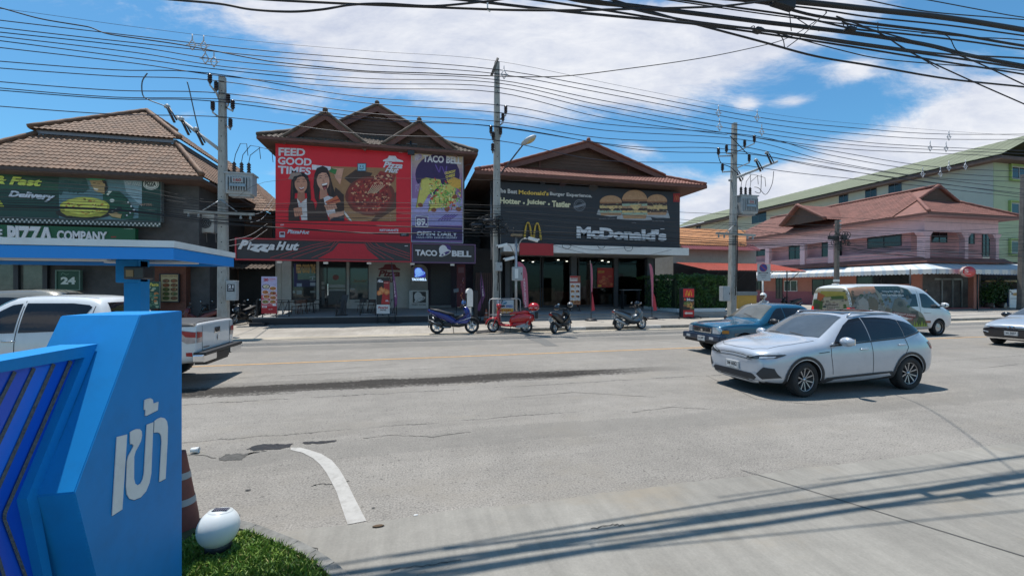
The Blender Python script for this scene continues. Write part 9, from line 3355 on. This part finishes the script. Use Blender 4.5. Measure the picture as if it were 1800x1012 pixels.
for k in range(24000):
 u, v, w = rg2.random(), rg2.random(), rg2.random()
 side = rg2.random()
 bump = .22 * noise.noise((u * 9, v * 5,2)) + .12 * noise.noise((u * 25, v * 12,5))
 x = bx0 + (bx1 - bx0) * u
 yfr = yh_ + .45 + (1.4 if x < hx0 + .4 else 0)
 if side < .55:
  p = Vc((x, yfr + bump + abs(rg2.gauss(0,.10)), zpw - .05 + (zh - zpw) * v + .08 * noise.noise((u * 12,0,9))))
 elif side < .85:
  p = Vc((x, yfr + 3.0 * v, zh + bump * .8 - abs(rg2.gauss(0,.10))))
 else:
  xe = bx1 if rg2.random() < .6 else bx0
  p = Vc((xe + bump, yfr + 3.0 * v, zpw + (zh - zpw) * w))
 if p.z > zh - .3 and u > .88:
  p.z -= (u - .88) * 5
 n_ = Vc((rg2.gauss(0,1), rg2.gauss(-.5,1), rg2.gauss(.6,1))).normalized()
 a_ = n_.orthogonal().normalized()
 a_.rotate(MR(rg2.uniform(0,6.28),3, n_))
 b2 = n_.cross(a_)
 s_ = rg2.uniform(.035,.075)
 m_ = LEAF[0 if (q := rg2.random() + .25 * noise.noise((u * 7, v * 6,1))) < .45 else 1 if q < .85 else 2]
 mb.add([p - a_ * s_, p + b2 * s_ * .5, p + a_ * s_, p - b2 * s_ * .5],[(0,1,2,3)], m_)
mb.bd('foliage', None, hg)
yps = 20.6
pq = PY(1342,540, yps)
ns = thing('parking_sign', 'blue and red no-parking roundel on a white plate and post', 'road sign', (pq.x, yps, .15))
mb = MB()
mb.tube([(pq.x, yps + .05,.15),(pq.x, yps + .05, PY(1342,466, yps).z)],.045, MWH, 10)
mb.bd('post', None, ns)
mb = MB()
a, b_ = PY(1331,494.5, yps), PY(1354,465, yps)
mb.box((a.x, yps - .02, a.z),(b_.x, yps, b_.z), mat('sign_plate_grey', (.42,.43,.44),.5), None, .006)
plt = mb.bd('plate', None, ns)
art = Art(FY(yps - .02),(0,-1,0),(1230,430),7.2,.003)
art.ell(805,300,51,51, ink(150,40,60),1,30)
art.ell(805,300,44,44, ink(52,48,130),2,30)
art.line([(772,270),(838,332)],10, ink(160,46,66),3)
art.line([(758,364),(852,364)],5, MBK, 1)
art.poly([(742,364),(762,354),(762,374)], MBK, 2)
art.poly([(868,364),(848,354),(848,374)], MBK, 2)
for y0_, x0_, x1_ in ((386,762,846),(404,772,840),(424,785,826)):
 art.rect(x0_, y0_, x1_, y0_ + 6, ink(110,112,118),1)
art.bd('print', plt)
yb_ = 18.98
br = thing('barrier', 'bent steel pipe barrier carrying a motorbike hire board by the pole', 'barrier', (PY(888,560, yb_).x, yb_, .15))
f = lambda a, b_: PY(820 + a / 4.6,380 + b_ / 4.6, yb_)
mb = MB()
z0 = .1
l_, r_ = f(184,700), f(436,700)
ztop = f(300,672).z
zmid = f(300,800).z
mb.tube([(l_.x, yb_, z0),(l_.x, yb_, ztop - .12),(l_.x + .04, yb_, ztop - .03),(l_.x + .12, yb_, ztop),(r_.x - .12, yb_, ztop),(r_.x - .04, yb_, ztop - .03),(r_.x, yb_, ztop - .12),(r_.x, yb_, z0)],.022, MST, 8)
mb.tube([(l_.x, yb_, zmid),(r_.x, yb_, zmid)],.02, MST, 8)
mb.bd('pipe_frame', None, br)
mb = MB()
a, b_ = f(243,790), f(380,681)
mb.box((a.x, yb_ - .05, a.z),(b_.x, yb_ - .03, b_.z), mat('board_pale', C(176,186,190),.5, var=.06))
brd = mb.bd('board', None, br)
art = Art(FY(yb_ - .05),(0,-1,0),(820,380),4.6,.003)
art.ell(305,702,22,15, ink(60,120,150),1)
art.line([(290,706),(306,696),(322,694)],4, W_, 2)
art.text('LUCKY SPEED', (250,722,374,740), ink(40,90,150),.05, layer=1)
art.rect(244,750,379,789, ink(206,160,50),1)
art.text('KEY COPY', (262,756,362,772), ink(150,40,36),.04, layer=2)
art.text('089 755 2400', (262,776,362,786), W_, .04, layer=2)
art.bd('print', brd)
ks = thing('kiosk_sign', 'white rounded kiosk sign seen edge-on behind the blue scooter', 'sign', PY(827,566,22.6))
ks.location.z = 0
mb = MB()
yk = 22.6
k0, k1 = PY(821,540, yk), PY(831.5,508, yk)
hh = (k1.z - k0.z)
pts = []
for k in range(9):
 aa = R(180 - 22.5 * k)
 pts.append((k0.x + (k1.x - k0.x) * .5 + (k1.x - k0.x) * .5 * math.cos(aa), yk, k1.z - .22 + .22 * math.sin(aa)))
pts += [(k1.x, yk, k0.z),(k0.x, yk, k0.z)]
mb.prism(pts, (0,.8,0), MWH)
mb.bd('rounded_head', None, ks)
mb = MB()
mb.box((k0.x - .008, yk + .05, k0.z + .08),(k0.x - .001, yk + .75, k1.z - .25), MBP)
mb.box((PY(820,550, yk).x, yk + .1, PY(825,556, yk).z),(PY(829,550, yk).x, yk + .7, k0.z - .03), MWH, None, .02)
mb.box((PY(818,550, yk).x, yk + .05,0),(PY(832,550, yk).x, yk + .75, PY(825,556, yk).z - .004), MBP, None, .02)
mb.bd('pedestal', None, ks)
bpst = thing('covered_stand', 'black covered stand between the white kiosk sign and slatted gate', 'stand', PY(837,566,23.4))
bpst.location.z = 0
mb = MB()
a, b_ = PY(833,560,23.4), PY(840,512,23.4)
mb.box((a.x, 23.4,.02),(b_.x, 23.7, b_.z), MBP, None, .05)
mb.box((a.x - .3,23.2,0),(b_.x + .35,23.9,.10), MBP, None, .03)
mb.bd('cover', None, bpst)
vb = thing('wall_banner', 'narrow maroon wall banner beside the roller shutter', 'banner', PY(812,540,26.2))
mb = MB()
a, b_ = PY(803,540,27.2), PY(818,466,27.2)
mb.box((a.x, 27.2, a.z),(b_.x, 27.25, b_.z), mat('maroon_banner', C(84,22,32),.6, var=.2))
mb.bd('sheet', None, vb)
art = Art(FY(27.2),(0,-1,0),(640,430),5.955,.003)
art.rect(985,240,1045,300, ink(96,60,70),1)
for k in range(10):
 art.ell(1020 + rg.uniform(-8,22),360 + k * 22, rg.uniform(4,9), rg.uniform(6,12), rg.choice([ink(150,120,126), ink(170,70,60), ink(190,110,70), ink(110,60,80)]),1,8, jag=.2)
art.bd('print', vb)
ls = thing('menu_lectern', 'thin black menu lectern stand on the terrace by the maroon banner', 'stand', PY(800,551,26.2))
mb = MB()
q = PY(802,551,26.2)
zq = PY(802,514,26.2).z
mb.tube([(q.x, 26.2, q.z),(q.x, 26.2, zq)],.02, MBP)
mb.box((q.x - .2,26.0, q.z),(q.x + .2,26.4, q.z + .02), MBP)
mb.prism([(q.x - .16,26.05, zq - .05),(q.x + .14,26.05, zq + .02),(q.x + .14,26.35, zq + .22),(q.x - .16,26.35, zq + .15)],(0,0,.02), mat('lectern_sheet', (.2,.2,.2),.5))
mb.bd('stand', None, ls)
M_RAIL = mat('black_rail', (.015,.015,.017),.5)
def railing(label, px0, px1, y, steps):
 a, b_ = PY(px0,553, y), PY(px1,553, y)
 zb = ZT + .02
 zt = zb + .92
 t = thing('terrace_railing', label, 'railing', ((a.x + b_.x) / 2, y, zb), group='black terrace railings')
 for x in (a.x, b_.x):
  mb = MB()
  mb.box((x - .025, y - .025, zb),(x + .025, y + .025, zt), M_RAIL)
  mb.bd('post', None, t)
 mb = MB()
 for z in (zt - .03, zb + .12):
  mb.box((a.x + .025, y - .015, z),(b_.x - .025, y + .015, z + .03), M_RAIL)
 mb.bd('rail', None, t)
 n_ = steps
 for k in range(n_):
  mb = MB()
  w = (b_.x - a.x) / n_
  mb.tube([(a.x + w * k + .03, y, zb + .14),(a.x + w * (k + 1) - .03, y, zt - .03)],.016, M_RAIL, 6)
  mb.bd('bar', None, t)
 return t
railing('black railing at the left terrace corner behind the dish standee', 451,508, YT + .2,5)
railing('black railing section left of the chicken standee', 633,660, YT + .2,3)
railing('black railing section right of the chicken standee', 673,697, YT + .2,3)
railing('short black railing beside the black stand before the door', 591,607, YT + .2,2)
t = thing('terrace_railing', 'black upright rail at the very left end of the terrace', 'railing', (pL.x + .1, YT + 1.2, ZT), group='black terrace railings')
for k in range(4):
 mb = MB()
 mb.box((pL.x + .08, YT + .3 + k * .8, ZT + .02),(pL.x + .12, YT + .34 + k * .8, ZT + 1.0), M_RAIL)
 mb.bd('post', None, t)
mb = MB()
mb.box((pL.x + .08, YT + .34, ZT + .96),(pL.x + .12, YT + 2.7, ZT + 1.0), M_RAIL)
mb.bd('rail', None, t)
def zter(y):
 return ZT + (zb_ - ZT) * (y - YT) / (29.55 - YT) + .003
def cafe_table(label, px, y, w=.62):
 q = PY(px, 540, y)
 z = zter(y)
 t = thing('cafe_table', label, 'table', (q.x, y, z), group='terrace tables')
 mb = MB()
 mb.box((q.x - w, y - .3, z + .72),(q.x + w, y + .3, z + .755), mat('black_table_top', (.03,.03,.03),.4), None, .01)
 mb.bd('tabletop', None, t)
 mb = MB()
 mb.tube([(q.x, y, z + .05),(q.x, y, z + .72)],.04, mat('white_pedestal', (.42,.42,.42),.4),10)
 mb.bd('pedestal', None, t)
 mb = MB()
 mb.lathe([(0,.05),(.06,.05),(.32,.015),(.33,0),(0,0)], mat('white_pedestal', (.42,.42,.42),.4),20, MT((q.x, y, z)))
 mb.bd('foot', None, t)
def cafe_chair(loc, rz, label, m):
 t = thing('cafe_chair', label, 'chair', loc, rz, 'terrace chairs')
 mb = MB()
 mb.box((-.21,-.21,.44),(.21,.21,.47), m, None, .012)
 mb.bd('seat', None, t, local=True)
 mb = MB()
 for k in range(9):
  a = R(200 + k * 17.5)
  b2 = R(200 + (k + 1) * 17.5)
  if k == 8:
   continue
  mb.prism([(.23 * math.cos(a),.23 * math.sin(a),.60),(.23 * math.cos(b2),.23 * math.sin(b2),.60),(.24 * math.cos(b2),.24 * math.sin(b2),.80),(.24 * math.cos(a),.24 * math.sin(a),.80)],(.012 * math.cos(a),.012 * math.sin(a),0), m)
 mb.bd('backrest', None, t, local=True)
 for sx in (-1,1):
  for sy in (-1,1):
   mb = MB()
   mb.tube([(sx * .17, sy * .17,.45),(sx * .22, sy * .22,0)],.016, m, 6)
   if sy < 0:
    mb.tube([(sx * .17, sy * .17,.46),(sx * .19, sy * .15,.62)],.014, m, 6)
   mb.bd('leg', None, t, local=True)
 return t
M_CHW = mat('chair_brown_wood', (.13,.06,.04),.5, var=.15)
M_CHD = mat('chair_dark', (.035,.028,.026),.5, var=.15)
cafe_table('white-footed black table behind the left railing', 497,26.0)
cafe_table('black table before the shop window with graphics', 538,27.4,.8)
cafe_table('black table behind the railing left of the chicken standee', 644,26.0)
for px_, y_, rz_, m_, lb in ((522,26.4,160, M_CHW, 'reddish brown chair nearest the terrace edge on the left'),(532,26.9,30, M_CHW, 'brown chair pushed in at the table before the graphic window'),
 (545,27.0,200, M_CHD, 'dark chair right of the brown chairs before the graphic window'),(553,28.0,250, M_CHD, 'dark chair closest to the glass door'),
 (637,26.8,150, M_CHD, 'dark chair left of the black table near the chicken standee'),(655,26.8,210, M_CHW, 'brown chair right of the black table near the chicken standee')):
 q = PY(px_, 540, y_)
 cafe_chair((q.x, y_, zter(y_)), R(rz_), lb, m_)
bsd = thing('folded_stand', 'black folded stand before the glass door', 'stand', PY(601,553,25.6))
mb = MB()
a, b_ = PY(597,554,25.6), PY(604,519,25.6)
z_ = zter(25.6)
mb.prism([(a.x, 25.5, z_),(b_.x, 25.5, z_),(b_.x + .25,25.75, b_.z),(a.x + .1,25.75, b_.z)],(0,.06,0), MBP)
mb.box((a.x - .2,25.4, z_),(b_.x + .2,25.9, z_ + .04), MBP)
mb.bd('stand', None, bsd)
tt = thing('high_table', 'pale topped high table on the restaurant terrace before the glass', 'table', PY(1108,540,28.3))
mb = MB()
a, b_ = PY(1092,511,28.3), PY(1124,508,28.3)
mb.box((a.x, 28.0, a.z),(b_.x, 28.6, a.z + .05), mat('pale_table_top', (.34,.36,.37),.4))
mb.bd('tabletop', None, tt)
for x in (a.x + .1, b_.x - .1):
 mb = MB()
 mb.box((x - .03,28.1, zs),(x + .03,28.5, a.z), MBP)
 mb.bd('leg', None, tt)
ac = thing('air_conditioner', 'white air conditioner unit on a bracket at the pizza shop flank', 'air conditioner', PY(365,410,25.9))
a, b_ = PY(352,409,25.9), PY(376,378,25.9)
mb = MB()
mb.box((a.x, 25.9, a.z),(b_.x, 26.35, b_.z), mat('ac_casing', (.40,.39,.36),.5, dirt=.3), None, .03)
mb.bd('casing', None, ac)
mb = MB()
c_ = Vc(((a.x * .62 + b_.x * .38),25.89,(a.z + b_.z) / 2))
for r_ in (.06,.13,.20,.27):
 mb.tube([c_ + Vc((r_ * math.cos(R(k * 20)),0, r_ * math.sin(R(k * 20)))) for k in range(19)],.008, M_GREYP, 4)
mb.lathe([(0,0),(.29,0.001)], M_DARK, 24, MT(c_ + Vc((0,.008,0))) @ MR(R(90),4, 'X'))
mb.bd('fan_grille', None, ac)
mb = MB()
for x in (a.x + .1, b_.x - .1):
 mb.tube([(x, 25.9, a.z - .02),(x, 26.35, a.z - .02),(x, 26.4, a.z - .5)],.025, MST, 6)
mb.bd('bracket', None, ac)
yc = PG(1312,540,.15).y
fc = thing('food_cart', 'yellow fronted food cart with grey counter behind the tall pole', 'food cart', (PY(1310,540,26.5).x, 26.5,.15))
a, b_ = PY(1296,538,26.5), PY(1330,520,26.5)
mb = MB()
mb.box((a.x, 26.5,.30),(b_.x, 27.3, b_.z), mat('cart_yellow', (.42,.24,.03),.5, var=.1, dirt=.2), None, .02)
mb.bd('body', None, fc)
mb = MB()
mb.box((a.x - .05,26.45, b_.z),(b_.x + .05,27.35, b_.z + .28), mat('cart_grey_steel', (.16,.17,.18),.35,.4), None, .03)
mb.bd('counter', None, fc)
for x in (a.x + .2, b_.x - .2):
 mb = MB()
 mb.lathe([(0,-.03),(.16,-.03),(.16,.03),(0,.03)], M_RUBBER, 18, MT((x, 26.6,.31)) @ MR(R(90),4, 'X'))
 mb.bd('wheel', None, fc)
ov = thing('hanging_sign', 'red oval sign with white swirl under the striped awning corner', 'sign', PY(1701,488, YH - 1.6))
yo_ = YH - 2.75
a, b_ = PY(1689.5,487.5, yo_), PY(1712.5,469.5, yo_)
c_ = (a + b_) / 2
mb = MB()
Mo = MT(c_) @ MR(R(90),4, 'X') @ Matrix.Diagonal((abs(b_.x - a.x) / 2, abs(b_.z - a.z) / 2,1,1))
mb.lathe([(0,.10),(1,.10),(1,-.10),(0,-.10)], mat('oval_red', C(206,40,46),.4, var=.05),30, Mo)
mb.lathe([(1.0,.105),(1.04,.1),(1.04,-.1),(1.0,-.105)], mat('oval_rim', (.42,.3,.28),.4),30, Mo)
mb.bd('disc', None, ov)
art = Art(FY(yo_ - .11),(0,-1,0),(1450,420),5.06,.004)
art.text('S', (1240,270,1278,306), ink(226,190,180),.03, layer=1)
art.rect(1214,316,1300,321, ink(226,180,170),1)
art.bd('lettering', ov)
mb = MB()
mb.tube([(c_.x, yo_, b_.z - .05),(c_.x, yo_ + .1, b_.z + .12),(c_.x, yo_ + .55, b_.z + .2)],.025, MBP)
mb.bd('hanger', None, ov)
wb = thing('folding_board', 'white folding board with a car picture by the corner shop', 'board', PY(1785,545, YH - 1.0))
a, b_ = PY(1775,541, YH - 1.0), PY(1796,510, YH - 1.0)
wb.location.z = .15
mb = MB()
mb.box((a.x, YH - 1.0,.2),(b_.x, YH - .93, b_.z), MWH, None, .01)
mb.bd('panel', None, wb)
art = Art(FY(YH - 1.0),(0,-1,0),(1775,510),1.0,.004)
art.ell(11,8,7,2.6, ink(176,130,60),1)
art.ell(4,7,1.5,2, ink(70,80,110),1)
art.rect(1,15,20,16, ink(80,84,96),1)
art.bd('print', wb)
for i, (px_, y_, lb) in enumerate(((1738, YH + .2, 'dark potted shrub beside the shop pillar at right'),(1757, YH + .4, 'taller dark potted shrub left of the white folding board'))):
 q = PY(px_, 540, y_)
 pt = thing('potted_plant', lb, 'plant', (q.x, y_, .1), group='potted shrubs of the corner shop')
 mb = MB()
 mb.lathe([(0,0),(.26,0),(.36,.5),(.32,.5),(.30,.44),(0,.44)], mat('dark_pot', (.10,.06,.05),.7),16, MT((q.x, y_, .1)))
 mb.bd('pot', None, pt)
 mb = MB()
 mb.tube([(q.x, y_, .5),(q.x + .05, y_, 1.2 + .4 * i)],.03, M_WOODB)
 mb.bd('stem', None, pt)
 mb = MB()
 for k in range(1400):
  d = Vc((rg2.gauss(0,.42), rg2.gauss(0,.35), rg2.gauss(0,.45)))
  p = Vc((q.x, y_, 1.4 + .35 * i)) + d
  if p.z < .5:
   continue
  n_ = Vc((rg2.gauss(0,1), rg2.gauss(0,1), rg2.gauss(.5,1))).normalized()
  a_ = n_.orthogonal().normalized()
  b2 = n_.cross(a_)
  s_ = rg2.uniform(.06,.13)
  mb.add([p - a_ * s_, p + b2 * s_ * .4, p + a_ * s_, p - b2 * s_ * .4],[(0,1,2,3)], rg2.choice(LEAF[:2]))
 mb.bd('foliage', None, pt)
ac2 = thing('air_conditioner', 'small white air conditioner high on the pink house flank wall', 'air conditioner', PX(1367,430, XH + .5))
a, b_ = PX(1376,430, XH + .6), PX(1358,421.5, XH + .6)
mb = MB()
mb.box((XH + .55, min(a.y, b_.y), a.z),(XH + .9, max(a.y, b_.y), b_.z), mat('ac_casing', (.40,.39,.36)), None, .03)
mb.bd('casing', None, ac2)
mb = MB()
mb.lathe([(0,0),(.28,.001)], M_DARK, 20, MT((XH + .545,(a.y + b_.y) / 2,(a.z + b_.z) / 2)) @ MR(R(-90),4, 'Y'))
mb.bd('fan_grille', None, ac2)
